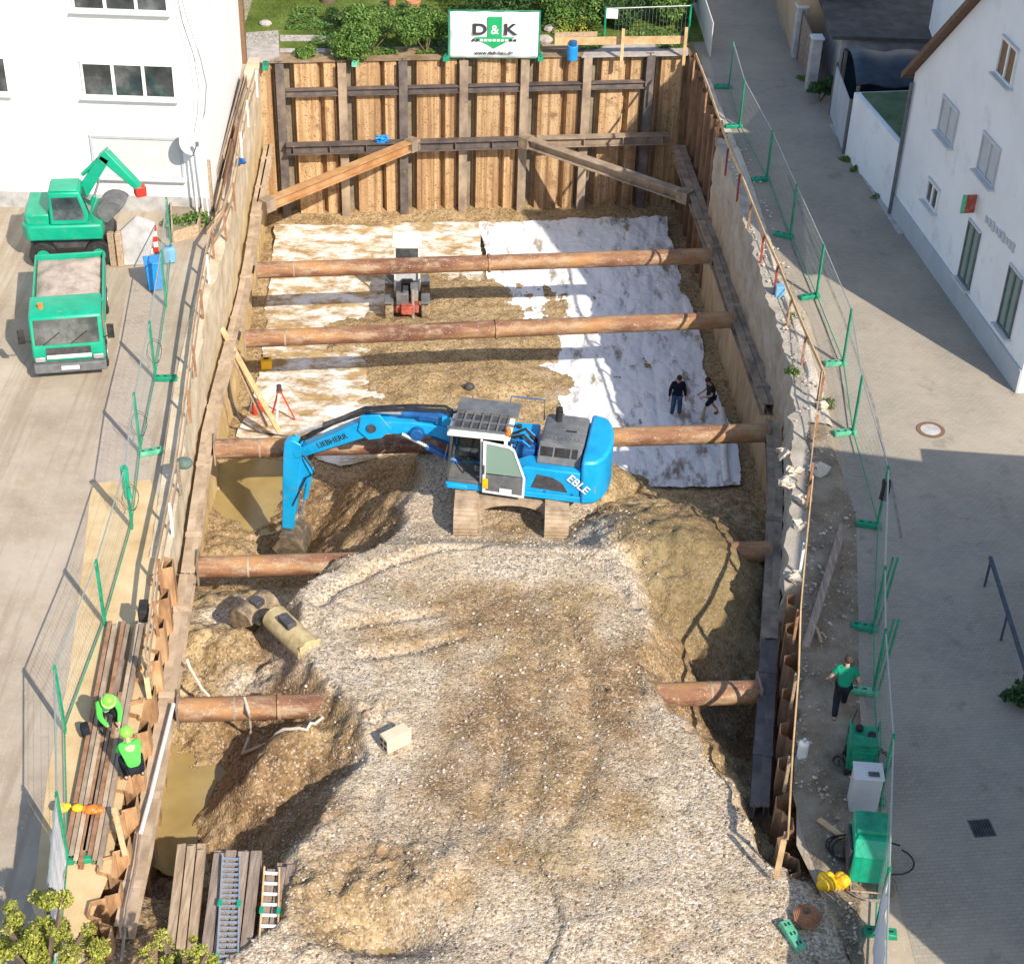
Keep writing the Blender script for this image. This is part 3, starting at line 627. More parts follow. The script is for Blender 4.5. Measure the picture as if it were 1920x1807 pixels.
# back wall of sheet piles, with soldier beams and cross beams
bdir = Vector((BB.x-BA.x, BB.y-BA.y, 0)).normalized(); bn = Vector((bdir.y, -bdir.x, 0))   # bn points into the pit
bx = [523, 640, 755, 870, 986, 1105, 1225]
def bp(px, off=0.0):
    p = at(px, 114, 0); s_ = (Vector((p.x, p.y, 0))-Vector((BA.x, BA.y, 0))).dot(bdir)
    return Vector((BA.x, BA.y, 0)) + bdir*s_ + bn*off
BACKD = -7.6
k = 0
for i in range(-1, 7):
    a = bx[i] if i >= 0 else bx[0]-116; st = bp(a); step = (bp(bx[i+1])-st).length if 0 <= i < 6 else 2.42
    for s_, half in ((step*.42, .48), (step*.80, .24)):
        if i == -1 and half > .3: continue
        p = st+bdir*s_
        if (p-Vector((BA.x, BA.y, 0))).dot(bdir) > (BB-BA).length-.1: continue
        k += 1
        wh = ('wide' if half > .3 else 'narrow')
        pile(None, p-bn*.36, bdir, bn, half, .34, .09, BACKD, .0, PILE, 'sheet_pile', '%s rusty sheet pile of the back wall, %s' % (wh, ('left of every upright beam' if i < 0 else 'right of the %s upright beam' % ['first', 'second', 'third', 'fourth', 'fifth', 'sixth', 'seventh'][i])), 'orange sheet piles of the back wall')
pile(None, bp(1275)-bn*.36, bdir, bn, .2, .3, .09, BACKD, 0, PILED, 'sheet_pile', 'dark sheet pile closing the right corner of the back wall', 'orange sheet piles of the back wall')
mb = MB(); mb.box((BA+BB)/2+Vector((0, 0, BACKD/2-.05))-bn*.47, ((BB-BA).length+1.2, .1, -BACKD), math.atan2(bdir.y, bdir.x))
mb.build('earth_backing', DIRT, None, kind='structure')
ordn = ['leftmost', 'second', 'third', 'middle', 'fifth', 'sixth', 'rightmost']
for i, px in enumerate(bx):
    p = bp(px, .17); mb = MB(); mb.ibeam(p+Vector((0, 0, -7.4)), p+Vector((0, 0, .06-.03*(i % 2))), .36, .34, .03, bn)
    mb.build('soldier_beam', STEEL if i in (1, 3, 4, 5) else DSTEEL, None, smooth=0, label='%s upright steel beam standing against the back wall' % ordn[i], cat='steel beam', group='upright beams on the back wall')
for i in range(6):
    a, b = bp(bx[i], .18)+bdir*.2, bp(bx[i+1], .18)-bdir*.2; mb = MB(); z = Vector((0, 0, -1.27))
    mb.ibeam(a+z, b+z, .3, .3, .03)
    mb.build('cross_beam', DSTEEL, None, smooth=0, label='short dark cross beam between the %s and %s upright beams' % (ordn[i], ordn[i+1]), cat='steel beam', group='short cross beams near the top of the back wall')
zb = Vector((0, 0, -3.62))
for (a, b, la, mt) in ((528, 766, 'left length of the steel waler on the back wall', DSTEEL), (768, 1010, 'middle length of the steel waler on the back wall', DSTEEL), (1012, 1268, 'right length of the steel waler on the back wall', STEEL)):
    mb = MB(); mb.ibeam(bp(a, .62)+zb, bp(b, .62)+zb, .42, .42, .035)
    o = thing('back_waler', la, 'waler', bp((a+b)/2, .62)+zb, 0, 'walers round the pit')
    mb.build('beam', mt, o, True, smooth=0)
    for q in np.linspace(a+14, b-14, 4): MB().box(bp(q, .62)+zb, (.03, .40, .36), math.atan2(bdir.y, bdir.x)).build('stiffener', mt, o, True, smooth=0)

# side walls: sheet piles at the near end and in the far right corner
def pile_run(face, side, ya, yb, mat, label, group, top=.1, step=.6, dep=.42):
    q = ya; i = 0
    while q < yb:
        x = face(q); dx = (face(q+.5)-face(q-.5)); t = Vector((dx, 1, 0)).normalized(); n = Vector((-side, 0, 0))
        n = (n - t*n.dot(t)).normalized()
        if i % 2: pile(None, Vector((x, q, 0))-n*.02, t, n, .17, .0+dep*.48, .1, -7.3, top, mat, 'sheet_pile', label(q), group)
        else: pile(None, Vector((x, q, 0))-n*.02, t, -n, .17, dep*.5, .1, -7.3, top, mat, 'sheet_pile', label(q), group)
        q += step*t.y; i += 1
pile_run(lambda q: Lin(q)-WT-.10, -1, 22.3, 35.2, PILE2, lambda q: 'rusty sheet pile of the zigzag wall at the near left of the pit', 'sheet piles of the near left wall', .12, .6, .58)
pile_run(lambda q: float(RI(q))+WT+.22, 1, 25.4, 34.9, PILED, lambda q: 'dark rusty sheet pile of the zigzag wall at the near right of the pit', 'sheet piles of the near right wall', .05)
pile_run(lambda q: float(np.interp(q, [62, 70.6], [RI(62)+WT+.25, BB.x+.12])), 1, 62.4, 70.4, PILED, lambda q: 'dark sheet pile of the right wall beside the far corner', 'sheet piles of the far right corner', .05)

# walers
def waler(name, label, pts, width, mat, side, h=.4, fw=.22):
    o = thing(name, label, 'waler', pts[0], 0, 'walers round the pit')
    for s_ in (fw/2+.01, width-fw/2-.01):
        mb = MB()
        for a, b in zip(pts[:-1], pts[1:]):
            sh_ = Vector((side*s_, 0, 0)); mb.ibeam(Vector(a)+sh_, Vector(b)+sh_, fw, h, .035)
        mb.build('beam', mat, o, True, smooth=0)
    for a, b in zip(pts[:-1], pts[1:]):
        a, b = Vector(a), Vector(b); n = max(1, int((b-a).length/2.2))
        for i in range(n):
            mb = MB(); p = a.lerp(b, (i+.5)/n)+Vector((side*width/2, 0, h/2+.012)); mb.box(p, (width+.02, .2, .02), math.atan2((b-a).y, (b-a).x)-math.pi/2)
            mb.build('batten_plate', mat, o, True, smooth=0)
    return o
def wl(q): return (Lin(q), q, zW(q))
def wr(q): return (float(RI(q)), q, zW(q))
waler('side_waler', 'dusty double-beam steel waler on the left wall, far length behind the second strut', [wl(q) for q in (67.3, 62, 57, 53.6, 50.2)], .4, BSTEEL, -1)
waler('side_waler', 'dusty double-beam steel waler on the left wall, middle length beside the blue excavator', [wl(q) for q in (50.1, 47, 44, 40, 36.3)], .4, BSTEEL, -1)
waler('side_waler', 'brown double-beam steel waler on the left wall, near length beside the muddy pool', [wl(q) for q in (36.2, 33, 29, 25.8, 23.4)], .42, BSTEEL, -1)
waler('side_waler', 'dark steel waler on the right wall, far length leading to the back corner', [wr(q) for q in (68.6, 63, 58, 53, 49.5, 46.9)], .58, STEEL, 1, .42, .27)
waler('side_waler', 'grey-topped steel waler on the right wall, middle length beside the spoil heap', [wr(q) for q in (45.9, 42, 38, 34.2)], .46, STEEL, 1)
waler('side_waler', 'dark wet steel waler on the right wall, near length beside the welding machines', [wr(q) for q in (34.1, 31.5, 27.7)], .46, DSTEEL, 1)

# struts
def strut(label, a, b, joints):
    A, B = atW(*a), atW(*b); A.z = B.z = (A.z+B.z)/2
    o = thing('pipe_strut', label, 'strut', (A+B)/2, math.atan2((B-A).y, (B-A).x), 'rusty pipe struts across the pit')
    L = (B-A).length; mb = MB(); mb.tube((-L/2, 0, 0), (L/2, 0, 0), .305, 28); mb.build('pipe', PIPE, o, smooth=50)
    for x in (-L/2-.02, L/2+.02): MB().box((x, 0, 0), (.05, .74, .74)).build('end_plate', STEEL, o, bevel=.008)
    for j in joints:
        mb = MB(); x = -L/2+L*j
        mb.tube((x-.045, 0, 0), (x+.045, 0, 0), .36, 28)
        mb.build('flange', PIPE, o, smooth=50)
    for x in (-L/2+1.35, L/2-1.2):
        mb = MB(); mb.tube((x-.03, 0, 0), (x+.03, 0, 0), .313, 28); mb.build('weld_ring', STEEL, o, smooth=50)
strut('farthest pipe strut, orange in the middle, above the small white-roofed machine', (482, 503), (1330, 484), [.505])
strut('second pipe strut from the back wall, with one flange in its middle', (460, 631), (1372, 604), [.507])
strut('pipe strut passing behind the blue excavator', (404, 838), (1436, 815), [.6])
strut('dusty pipe strut running into the gravel in front of the blue excavator', (373, 1060), (1440, 1037), [.4])
strut('nearest pipe strut, its middle buried under the gravel ramp', (336, 1328), (1420, 1300), [.17])
# corner braces
def brace(label, a, b, mat):
    mb = MB(); A, B = Vector(a), Vector(b); o = thing('corner_brace', label, 'steel brace', (A+B)/2, 0, 'corner braces')
    mb.ibeam(A, B, .42, .42, .04); mb.build('beam', mat, o, True, smooth=0)
    for p in (A, B): MB().box(p, (.5, .5, .5), math.atan2((B-A).y, (B-A).x)).build('end_plate', STEEL, o, True, bevel=.01)
p1 = atW(497, 385); brace('orange steel corner brace across the left back corner', p1+Vector((.1, 0, .05)), bp(770, .7)+Vector((0, 0, -3.55)), OSTEEL)
p2 = atW(1288, 370); brace('grey steel corner brace across the right back corner', p2+Vector((-.1, 0, .05)), bp(990, .7)+Vector((0, 0, -3.55)), STEEL)
# blue rope heap lying on the back waler
mb = MB(); c0 = bp(712, .62)+zb+Vector((0, 0, .3)); pts = []
for i in range(160):
    a = i*.45; pts.append(c0+Vector((math.cos(a)*.3*(.5+.5*math.sin(i*.37)), math.sin(a*1.1)*.16, .12*math.sin(i*.61)+.02)))
mb.path(pts, .028, 5); mb.build('rope_bundle', CYAN, None, label='tangled blue rope lying on the back waler', cat='rope')
# ------------------------------------------------------------------ blue excavator
ZG = -2.42
ea, eb = at(835, 910, ZG+1.1), at(1125, 945, ZG+1.1)
eh = (ea-eb).normalized(); en = Vector((-eh.y, eh.x, 0)); en = en if en.y > 0 else -en
ctr = ea + en*1.25 - eh*2.02
EX = thing('excavator', 'blue crawler excavator with open cab door, standing on the gravel ramp', 'excavator', (ctr.x, ctr.y, ZG), math.atan2(eh.y, eh.x))
def eb_(name, c, size, mat, bevel=.02, par=EX, taper=1.0):
    return MB().box(c, size, taper=taper).build(name, mat, par, bevel=bevel)
# undercarriage: tracks lie along the ramp, the upper part is swung round
tl, tr = at(872, 1018, ZG), at(1042, 1020, ZG)
ycen = (tl.y+tr.y)/2+2.02
def track(xc):
    prof = []
    for i in range(13):
        a = math.pi/2+math.pi*i/12; prof.append((ycen-1.52+.46*math.cos(a), ZG+.47+.46*math.sin(a)))
    for i in range(13):
        a = -math.pi/2+math.pi*i/12; prof.append((ycen+1.52+.46*math.cos(a), ZG+.47+.46*math.sin(a)))
    mb = MB(); mb.prism(prof, 'x', xc-.33, xc+.33); t = mb.build('track', TRACK, EX, True, bevel=.01)
    # shoes
    per = []; n = len(prof)
    for i in range(n):
        a, b = Vector((0,)+prof[i]), Vector((0,)+prof[(i+1) % n]); L = (b-a).length; k = max(1, round(L/.16)) if L > .3 else 1
        for j in range(k): per.append((a.lerp(b, (j+.5)/k), (b-a).normalized()))
    mb = MB()
    for p, d in per:
        nrm = Vector((0, d.z, -d.y)); 
        if nrm.dot(p-Vector((0, ycen, ZG+.47))) < 0: nrm = -nrm
        R = Matrix((Vector((1, 0, 0)), d, nrm)).transposed()
        mb.box(Vector((xc, 0, 0))+p+nrm*.015, (.70, .125, .03), M=R); mb.box(Vector((xc, 0, 0))+p+nrm*.04+d*.035, (.70, .022, .03), M=R)
    mb.build('track_shoes', TRACK, t, True, smooth=0)
    MB().box((xc, ycen, ZG+.5), (.5, 2.5, .42)).build('track_frame', DBLUE, EX, True, bevel=.03)
track(tl.x); track(tr.x)
xm = (tl.x+tr.x)/2
mb = MB(); half = tr.x-xm-.30; arc = [(xm-half, ZG+.42), (xm-half, ZG+.86), (xm+half, ZG+.86), (xm+half, ZG+.42)]
arc += [(xm+(half-.06)*math.cos(math.pi*i/14), ZG+.32+.40*math.sin(math.pi*i/14)) for i in range(15)]
mb.prism(arc, 'y', ycen-1.15, ycen+1.0); mb.build('undercarriage_frame', TRACK, EX, True)
mb = MB(); mb.tube((0, 0, .84), (0, 0, 1.06), .68, 28); mb.build('slewing_ring', DGREY, EX)
# upper structure (local frame: x forward, y towards the cab side, z up)
mb = MB(); mb.prism([(1.95, -1.2), (2.02, -.4), (1.0, -.42), (.9, .0), (1.75, .1), (2.02, .3), (2.02, 1.25), (-1.9, 1.25), (-2.35, 1.05), (-2.5, .4), (-2.5, -.6), (-2.3, -1.1), (-1.9, -1.25)], 'z', 1.04, 1.24)
mb.build('floor_frame', BLUE, EX, bevel=.02)
# cab: frame posts, roof, door
CAB = eb_('cab_floor', (1.12, .78, 1.3), (1.75, .92, .12), GREY)
for x, y, w_ in ((1.98, .33, .07), (1.98, 1.2, .07), (.28, .33, .1), (.28, 1.2, .1), (.98, 1.21, .06)):
    mb = MB(); tx = x-.14 if x > 1.5 else x
    mb.bar((x, y, 1.3), (tx, y, 2.95), w_, w_, (1, 0, 0)); mb.build('cab_post', DGREY if y < .5 else (WHITE if x < 1.5 else DGREY), EX, bevel=.01)
eb_('cab_back_wall', (.24, .77, 1.75), (.05, .86, .95), WHITE)
eb_('cab_rear_window', (.24, .77, 2.55), (.03, .82, .6), GLASS)
eb_('cab_side_window', (1.1, .31, 2.2), (1.5, .03, 1.3), GLASS)
mb = MB(); mb.prism([(2.0, 1.35), (1.86, 2.9), (1.83, 2.9), (1.97, 1.35)], 'y', .38, 1.17); mb.build('windscreen', GLASS, EX)
mb = MB(); mb.prism([(.17, 2.92), (1.98, 2.88), (1.98, 2.98), (1.9, 3.05), (.22, 3.08), (.15, 3.02)], 'y', .3, 1.27); roof = mb.build('cab_roof', WHITE, EX, bevel=.02)
mb = MB()
for i in range(7): mb.box((.32+i*.25, .72, 3.135), (.05, .9, .04))
for y in (.26, .74, 1.16): mb.box((1.06, y, 3.11), (1.86, .05, .06))
mb.build('roof_guard', GREY, EX)
eb_('roof_hatch', (1.05, .7, 3.085), (1.5, .74, .035), DGREY, .01)
eb_('roof_guard_plate', (1.0, -.14, 3.06), (1.8, .72, .06), GREY, .01)
eb_('seat', (.78, .76, 1.72), (.5, .5, .16), BLACK, .05); eb_('seat_back', (.52, .76, 2.12), (.14, .48, .7), BLACK, .05)
eb_('console', (.95, 1.08, 1.75), (.5, .14, .2), DGREY, .03); eb_('console', (.95, .46, 1.75), (.5, .14, .2), DGREY, .03)
for y in (.58, .92): MB().tube((1.55, y, 1.4), (1.4, y, 1.95), .02, 8).build('control_lever', BLACK, EX)
# door, swung fully back against the body
def door_frame():
    x0, x1, y = .90, -.34, 1.36
    outl = [(x0, 1.12), (x1+.02, 1.08), (x1, 1.75), (x1+.34, 2.72), (x1+.5, 2.82), (x0, 2.9)]
    cx = sum(p[0] for p in outl)/6; cz = sum(p[1] for p in outl)/6
    inn = [(cx+(p[0]-cx)*.88, cz+(p[1]-cz)*.93) for p in outl]
    mb = MB(); n = 6
    vs = [(p[0], yy, p[1]) for yy in (y-.03, y+.03) for p in outl]+[(p[0], yy, p[1]) for yy in (y-.03, y+.03) for p in inn]
    fs = []
    for i in range(n):
        j = (i+1) % n
        fs += [(i, j, n+j, n+i), (2*n+i, 3*n+i, 3*n+j, 2*n+j), (n+i, n+j, 3*n+j, 3*n+i), (i, 2*n+i, 2*n+j, j)]
    mb.add(vs, fs); d = mb.build('cab_door', WHITE, EX)
    lo = [p for p in inn]
    mb = MB(); mb.prism([lo[0], lo[1], lo[2], (lo[0][0], lo[2][1]-.02)], 'y', y-.012, y+.012); mb.build('door_panel', GREY, d)
    mb = MB(); mb.prism([(lo[0][0], lo[2][1]+.03), (lo[2][0], lo[2][1]+.03), lo[3], lo[4], lo[5]], 'y', y-.006, y+.006); mb.build('door_window', GREENGLASS, d)
    MB().box((.82, y+.04, 1.45), (.16, .015, .34)).build('yellow_sticker', YELLOW, d); MB().box((.22, y+.04, 1.26), (.36, .012, .16)).build('white_sticker', WHITE, d)
    MB().bar((.86, y+.06, 1.8), (.86, y+.06, 2.1), .03, .03).build('door_handle', BLACK, d)
door_frame()
eb_('cab_step', (1.68, 1.2, 1.12), (.62, .2, .16), BLUE, .04)
mb = MB(); mb.path([(1.95, 1.26, 1.3), (2.06, 1.34, 2.0), (1.95, 1.3, 2.6)], .018, 6); mb.build('handrail', DGREY, EX)
# beacon on the roof
mb = MB(); mb.tube((.22, 1.16, 3.05), (.22, 1.16, 3.1), .09, 14); bc = mb.build('beacon_base', DGREY, EX)
mb = MB(); mb.tube((.22, 1.16, 3.1), (.22, 1.16, 3.3), .085, 14, .06); mb.build('beacon', ORANGE, EX)
# engine housing and counterweight
mb = MB(); mb.prism([(.12, 1.24), (-1.9, 1.24), (-1.9, 2.08), (-.35, 2.1), (.12, 1.85)], 'y', .62, 1.25); mb.build('side_housing', BLUE, EX, bevel=.03)
mb = MB(); mb.prism([(-.55, 1.24), (-1.9, 1.24), (-1.9, 2.2), (-.55, 2.2)], 'y', -1.25, .60); mb.build('engine_housing', BLUE, EX, bevel=.03)
mb = MB(); mb.prism([(-.5, 1.42), (-1.56, 1.38), (-1.42, 1.66), (-1.12, 1.84), (-.66, 1.9)], 'y', 1.251, 1.268); mb.build('side_grille', DGREY, EX)
for x in (-.25, -.32, -.9, -1.7): MB().box((x, 1.255, 1.32 if x < -.5 else 1.7), (.07, .02, .05)).build('door_latch', DBLUE, EX)
mb = MB(); mb.prism([(-.62, 2.2), (-1.88, 2.2), (-1.88, 2.52), (-1.75, 2.56), (-.72, 2.56), (-.62, 2.5)], 'y', -.95, .45); hood = mb.build('engine_hood', GREY, EX, bevel=.03)
mb = MB(); mb.prism([(.45, 2.2), (.45, 2.53), (.98, 2.13), (.98, 2.09)], 'x', -.6, -1.86); hs = mb.build('sloping_hood', GREY, EX, bevel=.015)
for x0, x1 in ((-.66, -1.02), (-1.08, -1.52), (-1.58, -1.74)):
    mb = MB(); mb.prism([(.60, 2.425), (.60, 2.44), (.82, 2.275), (.82, 2.26)], 'x', x0, x1); mb.build('vent', BLACK, hs)
mb = MB()
for i in range(9): mb.tube((-.75-i*.12, .3, 2.56), (-.75-i*.12, .3, 2.575), .02, 8)
mb.build('hood_bolts', DGREY, hood)
eb_('hood_handle', (-1.45, -.1, 2.58), (.3, .04, .04), BLACK, 0)
cw = []
for i in range(9):
    a = -math.pi/2+math.pi*i/8; cw.append((-2.02-.68*abs(math.cos(a))**.8, 1.27*math.sin(a)))
mb = MB(); mb.prism([(-1.92, -1.27)]+cw+[(-1.92, 1.27)], 'z', 1.0, 2.5); cwo = mb.build('counterweight', BLUE, EX, bevel=.09)
eb_('tail_light', (-2.3, 1.14, 1.5), (.12, .05, .2), RED, .01)
text('lettering', 'EBLE', .36, Matrix.Translation((-1.86, 1.285, 1.72)) @ Matrix.Rotation(math.pi/2, 4, 'X') @ Matrix.Rotation(math.pi, 4, 'Y') @ Matrix.Rotation(rad(-38), 4, 'Z'), WHITE, cwo, .006, bold=.006)
mb = MB(); mb.tube((-1.0, -.62, 2.5), (-1.0, -.62, 3.0), .1, 14); mb.build('exhaust_pipe', BLACK, EX)
# pumps, tank and hoses between cab and engine
eb_('fuel_tank', (.15, -.85, 1.6), (1.1, .7, .72), BLUE, .04); eb_('tool_box', (1.3, -.85, 1.5), (1.0, .66, .5), BLUE, .04)
eb_('valve_block', (-.15, .1, 1.7), (.55, .6, .7), DBLUE, .03); eb_('swing_motor', (.3, .02, 1.7), (.35, .36, .8), DBLUE, .05)
eb_('oil_tank', (-.3, .42, 1.95), (.36, .36, .6), DBLUE, .03)
for i in range(7):
    mb = MB(); y = -.25+.11*i; mb.path([(-.45, y, 2.1), (-.1, y+.05, 2.45+.05*(i % 3)), (.25, y*.6, 2.3), (.55, y*.5, 2.05)], .03, 6); mb.build('hose', BLACK if i % 3 else CYAN, EX)
mb = MB(); mb.path([(-.5, -1.1, 2.2), (-.5, -1.1, 2.9), (.5, -1.1, 2.9), (.6, -1.1, 2.2)], .022, 6); mb.build('handrail', DBLUE, EX)
for x in (.2, .4):
    eb_('filler_cap', (x, -.9, 2.0), (.14, .14, .1), BLACK, .02)
# boom: pixel-measured joints in the vertical plane of the machine
Pm = Vector((ctr.x, ctr.y, 0))
def eu(px, py, off=0.0):
    q = atp(px, py, Pm-en*off, en); return Vector(((q-Pm).dot(eh), off, q.z-ZG))
def plate(name, poly_, y0, y1, mat, bevel=.03):
    mb = MB(); mb.prism([(p[0], p[2]) if len(p) == 3 else p for p in poly_], 'y', y0, y1); return mb.build(name, mat, EX, bevel=bevel)
J0 = (.55, 1.5); 
el = eu(700, 795); s2 = eu(560, 845)
E0 = (el.x, el.z); S0 = (s2.x, s2.z)
plate('boom_foot', [(.35, 1.3), (.8, 1.25), (1.7, 1.8), (2.6, 2.04), (E0[0]+.1, E0[1]-.2), (E0[0]+.22, E0[1]+.2), (3.2, 2.44), (2.3, 2.42), (1.1, 2.12), (.4, 1.75)], -.22, .2, BLUE)
d2 = (Vector(S0)-Vector(E0)).normalized(); n2 = Vector((-d2.y, d2.x)); n2 = n2 if n2.y > 0 else -n2
Q = lambda t, k_: tuple(Vector(E0).lerp(Vector(S0), t)+n2*k_)
b2 = plate('boom_arm', [Q(-.12, .1), Q(-.1, .24), Q(.08, .3), Q(.3, .26), Q(1.04, .14), Q(1.06, -.12), Q(.9, -.17), Q(.12, -.24), Q(-.08, -.14)], -.2, .2, BLUE)
text('lettering', 'LIEBHERR', .25, Matrix(((-d2.x, n2.x, 0, Q(.52, .03)[0]), (0, 0, 1, .204), (-d2.y, n2.y, 0, Q(.52, .03)[1]), (0, 0, 0, 1))), BLACK, b2, .004, bold=.004)
plate('elbow_plate', [(E0[0]-.62, E0[1]+.05), (E0[0]-.3, E0[1]-.3), (E0[0]+.1, E0[1]-.42), (E0[0]+.42, E0[1]-.12), (E0[0]+.3, E0[1]+.42), (E0[0]-.25, E0[1]+.52)], .2, .26, BLUE, .02)
plate('elbow_plate', [(E0[0]-.62, E0[1]+.05), (E0[0]-.3, E0[1]-.3), (E0[0]+.1, E0[1]-.42), (E0[0]+.42, E0[1]-.12), (E0[0]+.3, E0[1]+.42), (E0[0]-.25, E0[1]+.52)], -.28, -.22, BLUE, .02)
st0 = eu(548, 828); st1 = eu(541, 985); sm = eu(545, 925)
stick = plate('stick', [(st0.x-.34, st0.z-.28), (st0.x-.32, st0.z+.05), (st0.x-.05, st0.z+.18), (st0.x+.2, st0.z+.05), (st0.x+.26, st0.z-.4), (st1.x+.17, st1.z), (st1.x-.2, st1.z), (sm.x-.26, sm.z)], -.19, .19, BLUE)
plate('stick_plate', [(st0.x-.6, st0.z-1.0), (st0.x-.25, st0.z-.35), (st0.x-.1, st0.z-.55), (sm.x-.22, sm.z+.35), (sm.x-.42, sm.z+.3)], -.12, .12, BLUE, .02)
def cyl(name, a, b, r, y, mat=DBLUE):
    a = Vector((a[0], y, a[1])); b = Vector((b[0], y, b[1])); mb = MB(); mb.tube(a, a.lerp(b, .58), r, 14); c_ = mb.build(name, mat, EX, smooth=50)
    mb = MB(); mb.tube(a.lerp(b, .55), b, r*.55, 12); mb.build('piston_rod', SILVER, c_, smooth=50)
cyl('hydraulic_cylinder', (1.75, 1.3), (3.5, 2.1), .11, .34); cyl('hydraulic_cylinder', (1.75, 1.3), (3.5, 2.1), .11, -.34)
cyl('hydraulic_cylinder', (2.2, 2.72), (E0[0]+.05, E0[1]+.48), .11, .05)
cyl('hydraulic_cylinder', (2.2, 2.72), (E0[0]+.05, E0[1]+.48), .09, -.16)
eb_('valve_block', (2.75, 0, 2.62), (.6, .36, .2), DBLUE, .03); eb_('cylinder_bracket', (2.2, .0, 2.6), (.3, .42, .34), BLUE, .03); mb = MB(); mb.tube((3.05, .2, 2.15), (3.05, .42, 2.15), .2, 20); mb.build('boom_swivel', DBLUE, EX, bevel=.02)
cyl('hydraulic_cylinder', Q(.02, .48), (st0.x-.12, st0.z+.28), .09, 0, DGREY)
cyl('hydraulic_cylinder', (st0.x-.55, st0.z-.9), (st1.x-.42, st1.z+.35), .08, 0, BLUE)
for i, y in enumerate((-.14, -.06, .06, .14)):
    mb = MB(); mb.path([(1.1, y, 2.3), (2.3, y, 2.95), (3.3, y, 2.85), (Q(0, .55)[0], y, Q(0, .55)[1]), (Q(.4, .5)[0], y, Q(.4, .5)[1]), (Q(.8, .36)[0], y, Q(.8, .36)[1]), (st0.x-.25, y, st0.z+.12), (st0.x-.6, y, st0.z-.5)], .025, 6)
    mb.build('hydraulic_hose', BLACK, EX)
mb = MB(); mb.path([(st0.x-.35, .2, st0.z-.3), (st0.x-.62, .3, st0.z-.6), (st0.x-.72, .28, st0.z-.9), (st0.x-.45, .22, st0.z-1.1), (sm.x-.1, .2, sm.z-.3)], .024, 6); mb.build('hydraulic_hose', BLACK, EX)
mb = MB(); mb.tube((E0[0]-.02, -.3, E0[1]+.05), (E0[0]-.02, .3, E0[1]+.05), .1, 14); mb.tube((E0[0]-.02, .3, E0[1]+.05), (E0[0]-.02, .33, E0[1]+.05), .14, 14); mb.build('pivot_pin', DGREY, EX)
# muddy bucket
DARKMUD = M('dark_muddy_steel', [(.05, .042, .035), (.11, .085, .06), (.24, .18, .11)], 4, 8, .8, 0, .3, bump=.5)
bk = st1
outl = []
for i in range(11):
    a = rad(70+i*19); outl.append((bk.x-.02+.62*math.cos(a), bk.z-.62+.58*math.sin(a)))
mb = MB(); mb.prism(outl+[(bk.x+.42, bk.z-.55), (bk.x+.12, bk.z-.1)], 'y', -.55, .55); bo = mb.build('bucket', DARKMUD, EX, bevel=.03)
mb = MB(); mb.bar((bk.x-.3, .0, bk.z+.45), (bk.x+.36, 0, bk.z-.12), .3, .12); mb.build('bucket_link', MUD, EX)
for i in range(5): MB().box((bk.x+.22, -.44+.22*i, bk.z-1.12), (.26, .09, .07)).build('bucket_tooth', MUD, bo)
# ------------------------------------------------------------------ fleece sheets on the pit floor
def cloth_mat(name, white, stain, thr, scale, stretch, soft=.12):
    m, nt, b, oc = base(name, .85, 0, .2)
    f = noise(nt, mapping(nt, oc, stretch), scale, 10, .72)
    k = ramp(nt, [(thr, (0, 0, 0)), (thr+soft, (1, 1, 1))], f)
    st = ramp(nt, [(.35, stain[0]), (.65, stain[1])], noise(nt, oc, 1.2, 6))
    col = mixc(nt, k, white, st)
    k2 = ramp(nt, [(.64, (0, 0, 0)), (.7, (.8, .8, .8))], noise(nt, oc, 5, 6, .75)); col = mixc(nt, k2, col, stain[0])
    nt.links.new(col, b.inputs['Base Color']); bumpn(nt, b, noise(nt, mapping(nt, oc, (2.2, .8, 1)), 2.2, 8, .65), .5, .05); return m
def inside(px, py, pl):
    r = np.zeros(px.shape, bool); n = len(pl)
    for i in range(n):
        a, b = pl[i], pl[(i+1) % n]
        c = ((a.y > py) != (b.y > py)) & (px < (b.x-a.x)*(py-a.y)/((b.y-a.y) or 1e-9)+a.x); r ^= c
    return r
def fleece(label, outline, mat, wr, seed):
    pl = [at(x, y, z) for x, y, z in outline]
    x0, x1 = min(p.x for p in pl), max(p.x for p in pl); y0, y1 = min(p.y for p in pl), max(p.y for p in pl)
    a = np.arange(x0, x1, .045); b = np.arange(y0, y1, .045); gx, gy = np.meshgrid(a, b)
    d = .14*fb(gx, gy, .7, seed, 2)
    msk = inside(gx+d, gy+d*.7, pl)
    fold = np.abs(np.sin(gx*2.3+1.9*fb(gx, gy*.35, .5, seed+3, 3)))**.6
    z = floorz(gy)+.09+wr*(.55*fb(gx, gy*.4, 1.6, seed+1, 4)+.5*fold*sst(-2, 5, gx)) + .02*fb(gx, gy, 3, seed+9, 3)
    o = grid_mesh('fleece_sheet', a, b, z, mat, None, msk, None); setp(o, label, 'fleece sheet', 'fleece sheets on the pit floor')
FZ = lambda y: -7+.083*(60-y)
def fo(lst):
    out = []
    for x, y in lst:
        p = at(x, y, -6.5)
        for _ in range(5): p = at(x, y, float(floorz(p.y)))
        out.append((x, y, p.z))
    return out
CLEAN = cloth_mat('white_fleece', (.8, .81, .82), ((.22, .185, .135), (.36, .31, .245)), .535, .9, (1.5, .5, 1), .1)
DIRTY = cloth_mat('muddy_fleece', (.78, .77, .73), ((.34, .225, .1), (.48, .35, .18)), .43, 1.15, (.75, 1.35, 1), .14)
fleece('white fleece sheet, wrinkled and fairly clean, on the right half of the pit floor', fo([(898, 421), (1060, 414), (1248, 412), (1262, 470), (1298, 600), (1330, 720), (1352, 770), (1388, 860), (1392, 916), (1218, 922), (1130, 900), (1060, 800), (1030, 720), (985, 660), (940, 600), (912, 520)]), CLEAN, .13, 201)
